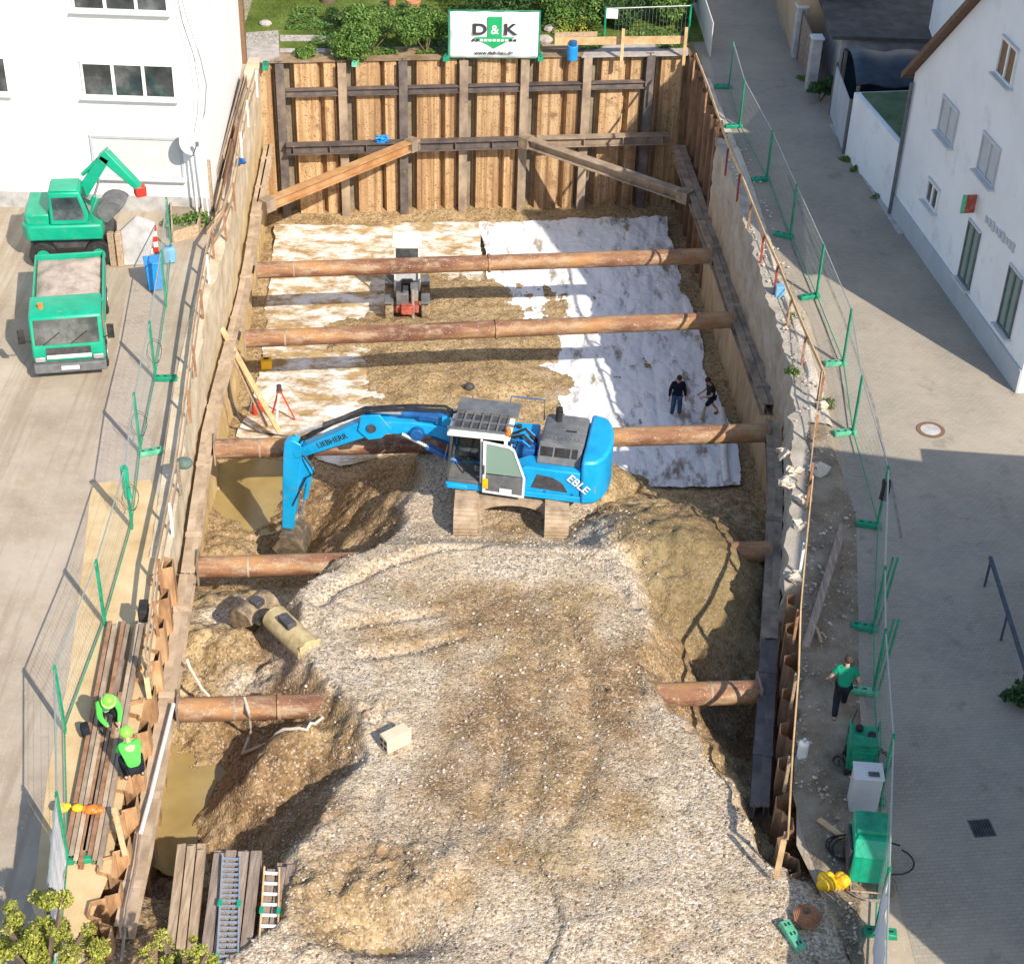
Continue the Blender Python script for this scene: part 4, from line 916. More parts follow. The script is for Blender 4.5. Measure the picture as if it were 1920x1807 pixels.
fleece('muddy fleece sheet, brown streaks over white, on the left half of the pit floor', fo([(514, 424), (700, 428), (760, 420), (897, 420), (905, 520), (915, 640), (880, 800), (760, 850), (640, 880), (560, 850), (470, 838), (445, 820), (480, 730), (497, 600), (507, 500)]), DIRTY, .04, 221)
a, b = [at(*q) for q in fo([(1352, 775), (1362, 912)])]
mb = MB(); mb.path([a+Vector((0, 0, .16)), a.lerp(b, .3)+Vector((.03, 0, .17)), a.lerp(b, .7)+Vector((-.03, 0, .16)), b+Vector((0, 0, .15))], .13, 14); mb.build('fleece_roll', WHITE, None, label='rolled-up white fleece lying along the right edge of the fleece sheet', cat='fleece roll')

# ------------------------------------------------------------------ guard rails along the pit edge
def rail(label, tops, mats, h, boards, side):
    o = thing('guard_rail', label, 'guard rail', tops[0]-Vector((0, 0, h)), 0, 'timber guard rails along the pit edge')
    for i, p in enumerate(tops):
        if mats[i % len(mats)] is None: continue
        mb = MB(); mb.bar(p-Vector((0, 0, h+.02)), p+Vector((0, 0, .03)), .07, .07); mb.build('post', mats[i % len(mats)], o, True, bevel=.006)
    for z in boards:
        for a, b in zip(tops[:-1], tops[1:]):
            e_ = (b-a).normalized()*.12; s_ = Vector((side*.055, 0, 0)); mb = MB()
            mb.bar(a-e_+s_+Vector((0, 0, z)), b+e_+s_+Vector((0, 0, z+random.uniform(-.02, .02))), .035, .15); mb.build('board', TIMBER if side > 0 else OLDWOOD, o, True)
    return o
Ht = 1.05
rt = [at(x, y, Ht) for x, y in [(1303, 105), (1326, 165), (1347, 227), (1365, 280), (1387, 328), (1408, 383), (1432, 443), (1458, 500), (1483, 563), (1511, 631), (1541, 699)]]
rail('timber guard rail on red and brown posts along the far right pit edge', rt, [BROWNPOST, BROWNPOST, BROWNPOST, REDPOST, REDPOST, BROWNPOST, REDPOST, REDPOST, BROWNPOST, BROWNPOST, BROWNPOST], Ht, [0], 1)
rt = [at(x, y, Ht) for x, y in [(1545, 702), (1534, 780), (1524, 872)]]
rail('short rusty guard rail at the bend of the right pit edge', rt, [BROWNPOST], Ht, [-.02], -1)
rt = [at(x, y, Ht) for x, y in [(1520, 900), (1508, 1020), (1497, 1145), (1493, 1265), (1481, 1420), (1473, 1562)]]
rail('timber guard rail above the dark sheet piles of the near right wall', rt, [BROWNPOST, WHITE, BROWNPOST, OLDWOOD, OLDWOOD, OLDWOOD], Ht, [0], 1)
mb = MB(); mb.bar(at(1470, 1575, Ht), at(1455, 1645, .1), .12, .05); mb.build('leaning_board', TIMBER, None, label='short board sloping down at the near end of the right guard rail', cat='board')
lt = [at(x, y, Ht) for x, y in [(480, 135), (463, 190), (451, 250), (437, 345), (420, 400), (397, 435), (388, 480), (376, 545), (362, 650), (352, 735), (333, 868), (318, 945), (297, 1050), (289, 1130), (276, 1230)]]
rail('weathered guard rail on brown and white posts along the left pit edge', lt, [WHITE, WHITE, WHITE, BROWNPOST, BROWNPOST, BROWNPOST, WHITE, BROWNPOST, BROWNPOST, BROWNPOST, GREYWOOD, WHITE, BROWNPOST, BROWNPOST, OLDWOOD], Ht, [0, -.52], -1)
# loose boards stood along the house side of the pit, far left
for i, (a, b) in enumerate([((457, 145), (408, 330)), ((462, 150), (420, 300)), ((434, 270), (405, 400)), ((446, 240), (418, 345)), ((430, 385), (388, 432))]):
    A, B = at(*a, .25), at(*b, .25); mb = MB(); mb.bar(A, B, .06, .42 if i != 4 else .2)
    mb.build('formwork_board', [GREYWOOD, OLDWOOD, OLDWOOD, BROWNPOST, TIMBER][i], None, label=['dark board on edge nearest the white building wall', 'pale board on edge at the far left corner of the pit', 'brown board on edge in front of the satellite dish corner', 'reddish board on edge beside the far left guard rail', 'pale plank slanting across the foot of the far left boards'][i], cat='board', group='boards along the far left pit edge')

# ------------------------------------------------------------------ site fence
MESHW = M('galvanised_wire', [(.3, .34, .32), (.4, .44, .42)], 5, 3, .5, .4, .5, bump=0)
def panel(label, a, b, grp, sheetm=None, lean=0.0):
    L = (b-a).length; rz = math.atan2((b-a).y, (b-a).x)
    o = thing('mesh_fence', label, 'site fence', a, rz, grp)
    for x in (.05, L-.05):
        mb = MB(); mb.tube((x, 0, 0), (x, 0, 2.02), .034, 10); mb.build('post', GREEN, o, smooth=50)
    for z in (.14, 1.98):
        mb = MB(); mb.tube((.05, 0, z), (L-.05, 0, z), .02, 8); mb.build('rail', MESHW if z > 1 else GREEN, o, smooth=50)
    mb = MB(); n = int(L/.14)
    for i in range(1, n): mb.box((L*i/n, 0, 1.06), (.004, .004, 1.84))
    for z in (.45, .8, 1.15, 1.5, 1.75): mb.box((L/2, 0, z), (L-.1, .004, .004))
    mb.build('wire_mesh', MESHW, o, smooth=0)
    if sheetm:
        mb = MB(); nx = 26; vs = []
        for i in range(nx+1):
            for j in range(9): vs.append((.08+(L-.16)*i/nx, -.03+.02*math.sin(i*1.3)+.012*math.sin(j+i), .18+1.76*j/8))
        mb.add(vs, [(i*9+j, (i+1)*9+j, (i+1)*9+j+1, i*9+j+1) for i in range(nx) for j in range(8)]); mb.build('privacy_sheet', sheetm, o)
    return o
def foot(label, p, rz, grp, mat=None, size=(.72, .23, .14)):
    mb = MB(); mb.box((0, 0, size[2]/2), size, taper=.93)
    o = thing('ballast_block', label, 'fence foot', p, rz, grp); bl = mb.build('block', mat or GREEN, o, bevel=.02)
    mb = MB()
    for x in (-.22, 0, .22): MB().box((x, 0, size[2]+.002), (.09, .05, .006)).build('hole', BLACK, o)
    return o
PSH = M('pale_privacy_sheet', [(.48, .5, .56), (.6, .62, .68), (.68, .7, .74)], 2, 6, .7, 0, .3, (6, 6, .4), .2, 20)
rp = [at(*v) for v in [(1366, 166), (1386, 240), (1437, 340), (1481, 445), (1530, 560), (1580, 685), (1598, 815), (1645, 988), (1637, 1180), (1637, 1300), (1650, 1500), (1640, 1752)]]
rp.append(rp[-1]+(rp[-1]-rp[-2]).normalized()*3.4)
wr_ = ['beside the far corner of the pit', 'second from the far end', 'third from the far end, in the house shade', 'fourth from the far end, in the house shade', 'at the edge of the house shadow', 'on sunlit paving near the pit bend', 'across the alley from the manhole cover', 'with a dark bundle hung on its post', 'beside the upper slanting timber', 'by the worker in the green shirt', 'beside the welding machines', 'with a pale sheet at the near right']
for i in range(12):
    panel('green wire fence in the alley, '+wr_[i], rp[i], rp[i+1], 'fence panels along the alley', PSH if i == 11 else None)
wf = ['far end', 'second from the far end', 'third from the far end', 'beside the blue tub', 'at the shadow edge', 'on sunlit paving', 'level with the blue excavator', 'below the dark bundle', 'by the slanting timber', 'beside the green-shirted worker', 'beside the welding machines', 'nearest the camera']
for i in range(12):
    d = rp[min(i+1, 12)]-rp[i]; rz = math.atan2(d.y, d.x)+math.pi/2+random.uniform(-.3, .3)
    if i in (3, 7): rz -= .2
    foot('green plastic fence foot in the alley, '+wf[i], rp[i]+Vector((-.22 if i != 11 else .1, 0, .01)), rz, 'fence feet in the alley', LGREEN if i in (5, 6, 9) else GREEN)
lp = [at(*v) for v in [(322, 470), (312, 575), (292, 712), (264, 850), (248, 990), (197, 1170), (122, 1372), (128, 1612)]]
lp.append(at(108, 1850))
lw_ = ['at the far end beside the blue bin', 'beside the front of the green truck', 'with wire loops hung on it', 'before the upright green pole', 'beside the sandy strip', 'by the round shadow on the paving', 'beside the two crouching workers', 'with a pale sheet at the near left']
for i in range(8):
    panel('green wire fence panel along the left yard, '+lw_[i], lp[i], lp[i+1], 'fence panels along the yard', PSH if i == 7 else None)
for i in (2, 3, 7):
    d = lp[i+1]-lp[i]; foot('green fence foot on the left, '+{2: 'level with the truck front', 3: 'below the wire loops', 7: 'in front of the steel bars'}[i], lp[i]+Vector((.3, 0, .01)), math.atan2(d.y, d.x)+math.pi/2+(.25 if i == 3 else 0), 'fence feet along the yard', LGREEN if i == 3 else GREEN)
# clamps and rolled mesh that hang on the left fence tops
for i, la in ((2, 'level with the truck front'), (3, 'above the wire loops'), (4, 'beside the sandy strip')):
    p = lp[i]; mb = MB(); pts = [p+Vector((.05+.22*math.cos(a*.5)*(1+.15*math.sin(a)), .06*math.sin(a*.7), 1.0+.42*math.sin(a*.5))) for a in range(26)]
    mb.path(pts, .008, 5); mb.build('wire_coil', DGREY, None, label='loose wire coil hanging on the left fence '+la, cat='wire coil', group='wire coils on the left fence')
p = lp[4]; mb = MB(); mb.path([p+Vector((0, .02, 1.0)), p+Vector((-.03, .02, 1.35)), p+Vector((-.02, 0, 2.0))], .1, 10); mb.build('rolled_tarp', TGREEN, None, label='bright green rolled tarpaulin tied to a left fence post', cat='tarpaulin')
p = rp[7]; mb = MB(); mb.path([p+Vector((0, -.05, 1.0)), p+Vector((.02, -.06, 1.3)), p+Vector((0, -.05, 1.6))], .12, 10); mb.build('rolled_jacket', BLACK, None, label='dark bundle hung on an alley fence post', cat='bundle')
for q, la in ((rp[9], 'beside the green-shirted worker'), (rp[8], 'by the slanting timber')):
    d = Vector((.28, .3, 0))
    o = thing('fence_stake', 'slanted pair of green poles propped on the alley fence '+la, 'pole', q, 0, 'propped green poles')
    for k in (0, .12): mb = MB(); mb.tube(q+Vector((k, 0, .1)), q+d+Vector((k, .2, 1.95)), .03, 8); mb.build('pole', GREEN, o, True)
# old slanting timber on the right and planks
def plank(label, a, b, w_, h, mat, name='timber_plank', grp=None):
    mb = MB(); mb.bar(a, b, w_, h); return mb.build(name, mat, None, bevel=.006, label=label, cat='plank', group=grp)
plank('long grey timber lying slantwise on the dirt right of the near wall', at(1582, 985, .55), at(1510, 1215, .2), .2, .12, GREYWOOD)
plank('short timber post on its side by the long grey timber', at(1530, 1175, .3), at(1540, 1205, .05), .08, .08, OLDWOOD)
plank('yellowish board lying on the dirt beside the large welding machine', at(1535, 1535, .12), at(1585, 1572, .12), .14, .05, TIMBER)
plank('long narrow plank leaning from the left wall down to the fleece', atW(415, 615, .55), at(525, 812, -5.6), .22, .06, TIMBER)
plank('second narrow plank leaning from the left wall beside the longer one', atW(422, 640, .2), at(500, 800, -5.7), .16, .06, OLDWOOD)
# steel bars lying along the near left wall
for i in range(8):
    a = at(207+8.5*i, 1168+5*(i % 3), .12); b = at(125+8.8*i, 1598+9*(i % 4), .12)
    if i in (2, 5): a = a.lerp(b, .32)
    mb = MB(); mb.ibeam(a, b, .1, .16, .02)
    mb.build('steel_bar', [BROWNPOST, STEEL, BSTEEL, BROWNPOST, STEEL, BROWNPOST, BSTEEL, STEEL][i], None, smooth=0, label='brown steel bar, %s of those along the near left wall' % ['outermost', 'second from outside', 'third from outside, short', 'fourth from outside', 'fifth from outside', 'sixth from outside, short', 'seventh from outside', 'innermost'][i], cat='steel bar', group='steel bars stacked along the near left wall')
plank('thin timber standing aslant between the steel bars and the zigzag wall', at(213, 1515, .5), at(235, 1605, .1), .12, .08, TIMBER)
plank('pale timber behind the crouching workers', at(268, 1228, .7), at(280, 1310, .1), .12, .08, TIMBER)
mb = MB(); mb.path([wl_ for wl_ in [atW(325, 1320, .35), atW(300, 1420, .34), atW(283, 1490, .34), atW(264, 1560, .36)]], .05, 8); mb.build('white_pipe', WHITE, None, label='white plastic pipe lying on the near left waler', cat='pipe')
mb = MB(); mb.path([atW(262, 1565, .4), atW(255, 1620, .42), atW(238, 1700, .4), atW(228, 1800, .4)], .035, 8); mb.build('grey_hose', GREYWOOD, None, label='grey hose running along the near left waler towards the camera', cat='hose')
# timber stacks and ladders at the near left
def stack(label, px0, px1, n, mat, z0, y0=1590, y1=1830, rows=2):
    o = thing('timber_stack', label, 'timber stack', at((px0+px1)/2, 1700, z0), 0, 'timber stacks at the near left')
    for r in range(rows):
        for i in range(n):
            t0, t1 = (i+.5)/n, (i+.5)/n
            a = at(px0+(px1-px0)*t0+8+random.uniform(-1, 1), y0+random.uniform(-6, 8), z0+.09+.17*r); b = at(px0-22+(px1-px0+6)*t1, y1, z0+.09+.17*r)
            w_ = (at(px1, 1700, z0)-at(px0, 1700, z0)).length/n*.92
            mb = MB(); mb.bar(a, b, w_, .16); mb.build('squared_timber', mat, o, True, bevel=.01)
ZT = -.55
stack('stack of pale squared timbers nearest the left waler', 325, 380, 3, OLDWOOD, ZT)
stack('stack of grey squared timbers under the aluminium ladder', 392, 484, 4, GREYWOOD, ZT, 1602)
stack('stack of brown squared timbers under the wooden ladder', 492, 548, 3, GREYWOOD, ZT, 1625)
def ladder(label, a0, a1, b0, b1, n, mat, mat2, wd):
    A0, A1, B0, B1 = a0, a1, b0, b1
    o = thing('ladder', label, 'ladder', (A0+B0)/2)
    for p, q in ((A0, B0), (A1, B1)): mb = MB(); mb.bar(p, q, .035, .09); mb.build('rail', mat, o, True)
    for i in range(n):
        t = (i+.5)/n; mb = MB(); mb.bar(A0.lerp(B0, t), A1.lerp(B1, t), wd, .035); mb.build('rung', mat2, o, True)
    for t in (.42, .86):
        for P, Q_ in ((A0, B0), (A1, B1)): MB().box(P.lerp(Q_, t)+Vector((0, 0, .05)), (.08, .16, .04)).build('green_fitting', TGREEN, o, True)
zl = ZT+.42
ladder('aluminium ladder lying on the grey timber stack', at(418, 1604, zl), at(450, 1606, zl), at(405, 1830, zl), at(446, 1830, zl), 22, SILVER, SILVER, .06)
ladder('yellowish wooden ladder lying on the brown timber stack', at(496, 1626, zl), at(524, 1628, zl), at(482, 1830, zl), at(520, 1830, zl), 10, TIMBER, WHITE, .06)
for i, (x, y) in enumerate([(573, 1797), (583, 1800), (592, 1806)]):
    plank('%s short yellow batten at the bottom edge of the gravel' % ['left', 'middle', 'right'][i], at(x, y, -.2), at(x-6, y+40, -.2), .09, .07, TIMBER, 'short_batten', 'short battens at the near edge')
# ------------------------------------------------------------------ buildings
ROOF = M('brown_roof_tiles', [(.1, .06, .045), (.16, .1, .07), (.2, .13, .1)], 3, 6, .85, 0, .2, (1, 6, 1), .5, 12)
SLATE = M('dark_flat_roof', [(.06, .055, .05), (.09, .08, .075), (.13, .115, .105)], 1.5, 8, .9, 0, .2, bump=.3)
SHUT = M('grey_roller_shutter', [(.52, .52, .51), (.6, .6, .59)], 2, 4, .6, 0, .4, bump=.05)
SHUTD = M('pale_grey_shutter', [(.42, .44, .47), (.5, .52, .54)], 2, 4, .6, 0, .4, bump=.05)
BROWNF = M('brown_window_frame', [(.16, .09, .05), (.22, .13, .07)], 6, 4, .6, 0, .4, bump=.05)
BEIGE = M('beige_wall_render', [(.42, .3, .18), (.5, .38, .25)], .8, 7, .9, 0, .2, bump=.2)
NAVY = M('dark_navy_tarpaulin', [(.008, .014, .03), (.014, .03, .05), (.02, .05, .07)], 2, 6, .5, 0, .4, bump=.3, bscale=5)
def house(name, label, foot_, h, mat, cat='house', z0=-.2):
    o = thing(name, label, cat, (foot_[0][0], foot_[0][1], 0)); mb = MB(); mb.prism([(p[0], p[1]) for p in foot_], 'z', z0, h); w_ = mb.build('wall', mat, o, True, smooth=0); return o
def opening(par, P, n, x0, x1, z0, z1, frame, pane, nx=2, sill=True, depth=.14, fw=.07, shutter=False):
    """window on the wall plane through P with outward normal n; x along the wall, z up"""
    n = Vector(n).normalized(); t = Vector((-n.y, n.x, 0)); P = Vector((P[0], P[1], 0))
    R = Matrix((t, n, Vector((0, 0, 1)))).transposed()
    W = lambda x, z, d=0: P+t*x+n*d+Vector((0, 0, z))
    mb = MB()
    for x in (x0, x1): mb.box(W(x, (z0+z1)/2, .025), (fw, .09, z1-z0+fw), M=R)
    for z in (z0, z1): mb.box(W((x0+x1)/2, z, .024), (x1-x0-fw, .088, fw), M=R)
    for i in range(1, nx): mb.box(W(x0+(x1-x0)*i/nx, (z0+z1)/2, .023), (fw*1.5, .086, z1-z0-fw), M=R)
    f = mb.build('window', frame, par, True, smooth=0)
    for i in range(nx):
        a, b = x0+(x1-x0)*i/nx, x0+(x1-x0)*(i+1)/nx
        MB().box(W((a+b)/2, (z0+z1)/2, .004), (b-a-fw, .03, z1-z0-fw), M=R).build('shutter' if shutter else 'pane', pane, f, True)
    if sill: MB().box(W((x0+x1)/2, z0-.07, .1), (x1-x0+.25, .26, .06), M=R).build('sill', SHUT, f, True, bevel=.01)
    MB().box(W((x0+x1)/2, z1+.055, .03), (x1-x0+.1, .11, .05), M=R).build('lintel_strip', SHUT, f, True)
    return f
# white block of flats on the left
Cn = at(395, 400); Cf = at(456, 112)
WB = house('apartment_building', 'tall white apartment building at the left, with triple windows and a grey roller shutter', [(-32, Cn.y), (Cn.x, Cn.y), (Cf.x, Cf.y), (-32, Cf.y)], 15, RENDERW, 'apartment block')
nF = (0, -1, 0); PF = (Cn.x, Cn.y-.002)
fx = lambda px, py: atp(px, py, (0, Cn.y, 0), nF)
q0, q1 = fx(152, 117), fx(330, 184)
tx = lambda X_: -(X_-Cn.x)*-1          # along t = (1,0,0) for n=(0,-1,0)
opening(WB, PF, nF, q0.x-Cn.x, q1.x-Cn.x, q1.z, q0.z, WHITE, GLASS, 3)
q2 = fx(315, 22); opening(WB, PF, nF, q0.x-Cn.x, q1.x-Cn.x, q2.z, q2.z+1.25, WHITE, GLASS, 3)
q3, q4 = fx(170, 255), fx(345, 333); opening(WB, PF, nF, q3.x-Cn.x, q4.x-Cn.x, q4.z, q3.z, SHUTD, SHUT, 1, shutter=True)
for X0 in (-20.5, -27.0):
    for z in (q1.z, q2.z): opening(WB, PF, nF, X0-Cn.x, X0+3.1-Cn.x, z, z+1.25, WHITE, GLASS, 3)
MB().box((-21.4, Cn.y-.02, .25), (21, .06, .7)).build('plinth', GCONC, WB, True)
sd = (Vector((Cf.x, Cf.y, 0))-Vector((Cn.x, Cn.y, 0))).normalized(); MB().bar(Vector((Cf.x, Cf.y-.3, 0))+Vector((.1, 0, .0)), Vector((Cf.x, Cf.y-.3, 15))+Vector((.1, 0, 0)), .2, .34, (0, 1, 0)).build('downpipe', BROWNF, WB, True)
for k, pts in enumerate([[(333, -30), (352, 40), (376, 110), (387, 160), (384, 210), (372, 250)], [(328, -30), (342, 40), (362, 100), (372, 160), (370, 215), (364, 250)]]):
    mb = MB(); mb.path([atp(x, y, (0, Cn.y-.3, 0), nF) for x, y in pts], .012, 5); mb.build('facade_cable', GREY, None, label=['outer loose cable hanging on the white apartment wall above the dish', 'inner loose cable hanging on the white apartment wall above the dish'][k], cat='cable', group='cables on the white apartment wall')
dc = atp(354, 268, (0, Cn.y-.55, 0), nF); dish = thing('satellite_dish', 'grey satellite dish on a pale mast at the corner of the white building', 'satellite dish', (dc.x, dc.y, 0))
mb = MB(); ax = Vector((.62, -.7, .45)).normalized(); xx = ax.cross(Vector((0, 0, 1))).normalized(); yy = xx.cross(ax); V, F = [], []
for i in range(5):
    r = .39*i/4+.001
    V += [dc+xx*(r*math.cos(a*math.pi/10))+yy*(r*1.08*math.sin(a*math.pi/10))+ax*(r*r*.5) for a in range(20)]
for i in range(4):
    for j in range(20): F.append((i*20+j, i*20+(j+1) % 20, (i+1)*20+(j+1) % 20, (i+1)*20+j))
mb.add(V, F); d_ = mb.build('reflector', SHUTD, dish, True); s_ = d_.modifiers.new('thickness', 'SOLIDIFY'); s_.thickness = .02
mb = MB(); mb.bar(dc-yy*.45, dc+ax*.55-yy*.1, .03, .03); mb.box(dc+ax*.55-yy*.1, (.1, .1, .14)); mb.build('feed_arm', GREY, dish, True)
mb = MB(); mb.tube((dc.x+.05, dc.y+.12, 0), (dc.x+.05, dc.y+.12, dc.z), .04, 10); mb.build('mast', WHITE, dish, True)
for dx in (.28, .45): mb = MB(); mb.tube((dc.x+dx, dc.y+.1, 0), (dc.x+dx-.1, dc.y+.1, dc.z-.25), .03, 8); mb.build('stay', WHITE, dish, True)
p = at(397, 392); MB().box((p.x, p.y-.15, .95), (.2, .2, 1.95)).build('marker_post', OLDWOOD, None, bevel=.01, label='weathered square post at the foot of the white building corner', cat='post')
MB().box((p.x-.35, p.y-.1, .75), (.3, .22, 1.5)).build('meter_cabinet', SHUTD, None, bevel=.02, label='slim grey cabinet beside the satellite dish mast', cat='cabinet')

# white gabled house on the right
HA, HB = at(1670, 400), at(1907, 737); hd_ = (HB-HA).normalized(); hn = Vector((hd_.y, -hd_.x, 0))     # hn points to the alley
if hn.x > 0: hn = -hn
Lh = (HB-HA).length; inn = -hn*13
GH = thing('gabled_house', 'white gabled house along the alley with grey plinth and tall narrow windows', 'house', HA)
def hw(s, z, d=0): return HA+hd_*s+hn*d+Vector((0, 0, z))
he, ha = 5.35, 11.1
sA, heB, ha = 6.5, 7.6, 11.85
V = [hw(0, -.2), hw(Lh, -.2), hw(Lh, heB), hw(sA, ha), hw(0, he)]; V += [v+inn for v in V]
mb = MB(); mb.add(V, [(0, 1, 2, 3, 4), (9, 8, 7, 6, 5), (0, 5, 6, 1), (1, 6, 7, 2), (2, 7, 8, 3), (3, 8, 9, 4), (4, 9, 5, 0)]); mb.build('wall', RENDERB, GH, True, smooth=0)
for s0, s1 in ((-.45, sA), (Lh+.45, sA)):
    z0 = he-.45*(ha-he)/sA if s0 < 0 else heB-.45*(ha-heB)/(Lh-sA)
    V = [hw(s0, z0+.05, .3), hw(s1, ha+.05, .3), hw(s1, ha+.3, .3), hw(s0, z0+.3, .3)]; V += [v-hn*13.6 for v in V]
    mb = MB(); mb.add(V, [(0, 1, 2, 3), (7, 6, 5, 4), (0, 4, 5, 1), (1, 5, 6, 2), (2, 6, 7, 3), (3, 7, 4, 0)]); mb.build('roof', ROOF, GH, True, smooth=0)
mb = MB(); R_ = Matrix((hd_, hn, Vector((0, 0, 1)))).transposed(); mb.box(hw(Lh/2, .38, .02), (Lh+.02, .09, .85), M=R_); mb.build('plinth', PLINTH, GH, True)
mb = MB(); mb.tube(hw(.12, 0, .1), hw(.12, he-.3, .1), .07, 10); mb.build('downpipe', GREY, GH, True)
hp = lambda x, y: atp(x, y, HA, hn)
def hopen(px, py, w_, h_, frame, pane, nx=2, sill=True, shutter=False):
    q = hp(px, py); s = (q-HA).dot(hd_); t = Vector((-hn.y, hn.x, 0)); s *= t.dot(hd_)
    opening(GH, (HA.x, HA.y), hn, s-w_/2, s+w_/2, q.z-h_/2, q.z+h_/2, frame, pane, nx, sill, shutter=shutter)
hopen(1890, 116, 1.15, 1.1, WHITE, BROWNF, 2)
hopen(1779, 228, 1.3, 1.15, SHUTD, SHUTD, 2, shutter=True); hopen(1855, 300, 1.3, 1.2, SHUTD, SHUTD, 2, shutter=True)
hopen(1750, 366, .95, .75, WHITE, GLASS, 2)
hopen(1819, 478, .9, 2.0, GREY, GREENGLASS, 2); hopen(1895, 565, .9, 2.0, GREY, GREENGLASS, 2)
q = hp(1832, 382); SG = MB().box(q+hn*.22, (.08, .34, .62), M=R_).build('hanging_sign', REDM, GH, True, bevel=.01)
MB().box(q+hn*.45, (.075, .12, .62), M=R_).build('sign_edge', LGREEN, SG, True)
for i in range(9):
    q = hp(1851+i*6.2, 412+i*6.6); MB().box(q+hn*.02, (.16, .04, .2+.05*(i % 3)), M=R_).build('wall_letter', SHUTD, GH, True)
HW2 = house('back_wing', 'tall pale rear wing standing behind the gabled house', [(15.6, 53.6), (28, 53.6), (28, 67.5), (16.2, 67.5)], 11.5, RENDERB)
MB().box((22.1, 60.6, 11.6), (12.9, 14.4, .22)).build('roof', ROOF, HW2, True)
# low white annex with a planted flat roof, tarpaulin store, gate and shed
a0, a1 = at(1584, 291), HA+hd_*-.06
AN = thing('garage_annex', 'low white annex with a green flat roof beside the gabled house', 'annex', a0)
mb = MB(); mb.prism([(a0.x, a0.y), (a1.x, a1.y), (a1.x+6, a1.y+1.0), (a0.x+6, a0.y+1.0)], 'z', -.1, 2.55); mb.build('wall', RENDERB, AN, True, smooth=0)
mb = MB(); mb.prism([(a0.x+.25, a0.y-.1), (a1.x+.2, a1.y+.15), (a1.x+5.8, a1.y+1.0), (a0.x+5.8, a0.y+.8)], 'z', 2.552, 2.6); mb.build('roof', M('mossy_flat_roof', [(.05, .09, .05), (.09, .14, .08), (.13, .16, .12)], 1.2, 7, .95, 0, .1), AN, True)
mb = MB(); mb.tube((a1.x+.2, a1.y-.12, .9), (a1.x+.2, a1.y-.12, 2.2), .1, 10); mb.build('wall_box', GREY, AN, True)
TS = thing('tarpaulin_store', 'store under dark navy tarpaulin behind the low annex', 'shed', (a0.x+2.5, a0.y+3, 0))
mb = MB(); V = []; nx, ny = 12, 8
for i in range(nx+1):
    for j in range(ny+1): V.append((a0.x+.3+6*i/nx, a0.y+1.3+3.6*j/ny, 2.3+.5*math.sin(math.pi*j/ny)+.08*math.sin(i*1.7)))
mb.add(V, [(i*(ny+1)+j, (i+1)*(ny+1)+j, (i+1)*(ny+1)+j+1, i*(ny+1)+j+1) for i in range(nx) for j in range(ny)]); t_ = mb.build('tarpaulin', NAVY, TS, True); t_.modifiers.new('t', 'SOLIDIFY').thickness = .05
for x in (.4, 6.2):
    for y in (1.4, 4.8): MB().box((a0.x+x, a0.y+y, 1.12), (.12, .12, 2.3)).build('post', GREYWOOD, TS, True)
MB().box((a0.x+3.3, a0.y+4.9, 1.1), (6, .1, 2.2)).build('back_panel', NAVY, TS, True)
g0, g1 = a0+Vector((-.05, .12, 0)), at(1556, 215)
def gate(label, a, b, h, mat, n):
    o = thing('metal_gate', label, 'gate', a); d = b-a
    for i in range(n): mb = MB(); p, q = a.lerp(b, i/n), a.lerp(b, (i+.96)/n); mb.bar(p+Vector((0, 0, h/2+.06)), q+Vector((0, 0, h/2+.06)), .05, h); mb.build('board', mat, o, True)
    for p in (a, b): MB().box(p+Vector((0, 0, h/2+.1)), (.12, .12, h+.2)).build('post', GREY, o, True)
gate('grey sheet-metal gate in the alley beside the low white annex', g0, g1, 2.0, PLINTH, 4)
pl2, pl1 = at(1519, 168), at(1492, 106)
for p, la in ((pl2, 'beside the hedge'), (pl1, 'beside the beige wall')):
    o = thing('gate_pillar', 'pale square gate pillar in the alley, '+la, 'pillar', p, .1, 'pale gate pillars'); MB().box((0, 0, 1.1), (.42, .42, 2.2)).build('shaft', GCONC, o, bevel=.02); MB().box((0, 0, 2.24), (.52, .52, .1)).build('cap', SHUT, o, bevel=.02)
gate('pale boarded gate between the two gate pillars', pl2+Vector((0, .3, 0)), pl1+Vector((.05, -.3, 0)), 1.9, GREYWOOD, 6)
SD = house('garden_shed', 'flat dark-roofed shed behind the pale alley gate', [(12.6, 66.6), (19, 66.6), (19, 76), (12.4, 76)], 2.5, GCONC, 'shed')
MB().box((15.75, 71.3, 2.6), (7.2, 10.0, .16)).build('roof', SLATE, SD, True)
BW = house('beige_house', 'beige low house wall at the far end of the alley', [(11.35, 70.6), (14, 70.6), (14, 98), (11.6, 98)], 2.9, BEIGE)
mb = MB(); mb.box((12.8, 84.3, 3.0), (3.2, 27.6, .2)); mb.build('roof', ROOF, BW, True)
FH = house('far_house', 'pale grey-white house with a brown eave at the top right', [(15.2, 76.5), (28, 76.5), (28, 90), (15.2, 90)], 9, RENDERB)
mb = MB(); mb.box((21.6, 83.2, 9.1), (14, 14.6, .3)); mb.build('roof', ROOF, FH, True)
# neighbours outside the frame, whose shadows fall into the alley
NH = house('neighbour_house', 'tall rendered house outside the right edge, shading the near alley', [(15.3, 32.0), (12.9, 17.8), (24, 15.8), (26, 30.2)], 9.0, RENDERB)
mb = MB(); mb.prism([(15.28, 32.02), (12.88, 17.78), (24.02, 15.78), (26.02, 30.22)], 'z', 9.0, 9.2); mb.build('roof', SLATE, NH, True)
NA = house('neighbour_annex', 'lower rendered house outside the right edge beside the tall one', [(15.65, 36.2), (15.35, 32.1), (26, 30.3), (27, 35.5)], 5.0, RENDERB)
mb = MB(); mb.prism([(15.63, 36.22), (15.33, 32.1), (26, 30.3), (27.02, 35.5)], 'z', 5.0, 5.15); mb.build('roof', SLATE, NA, True)
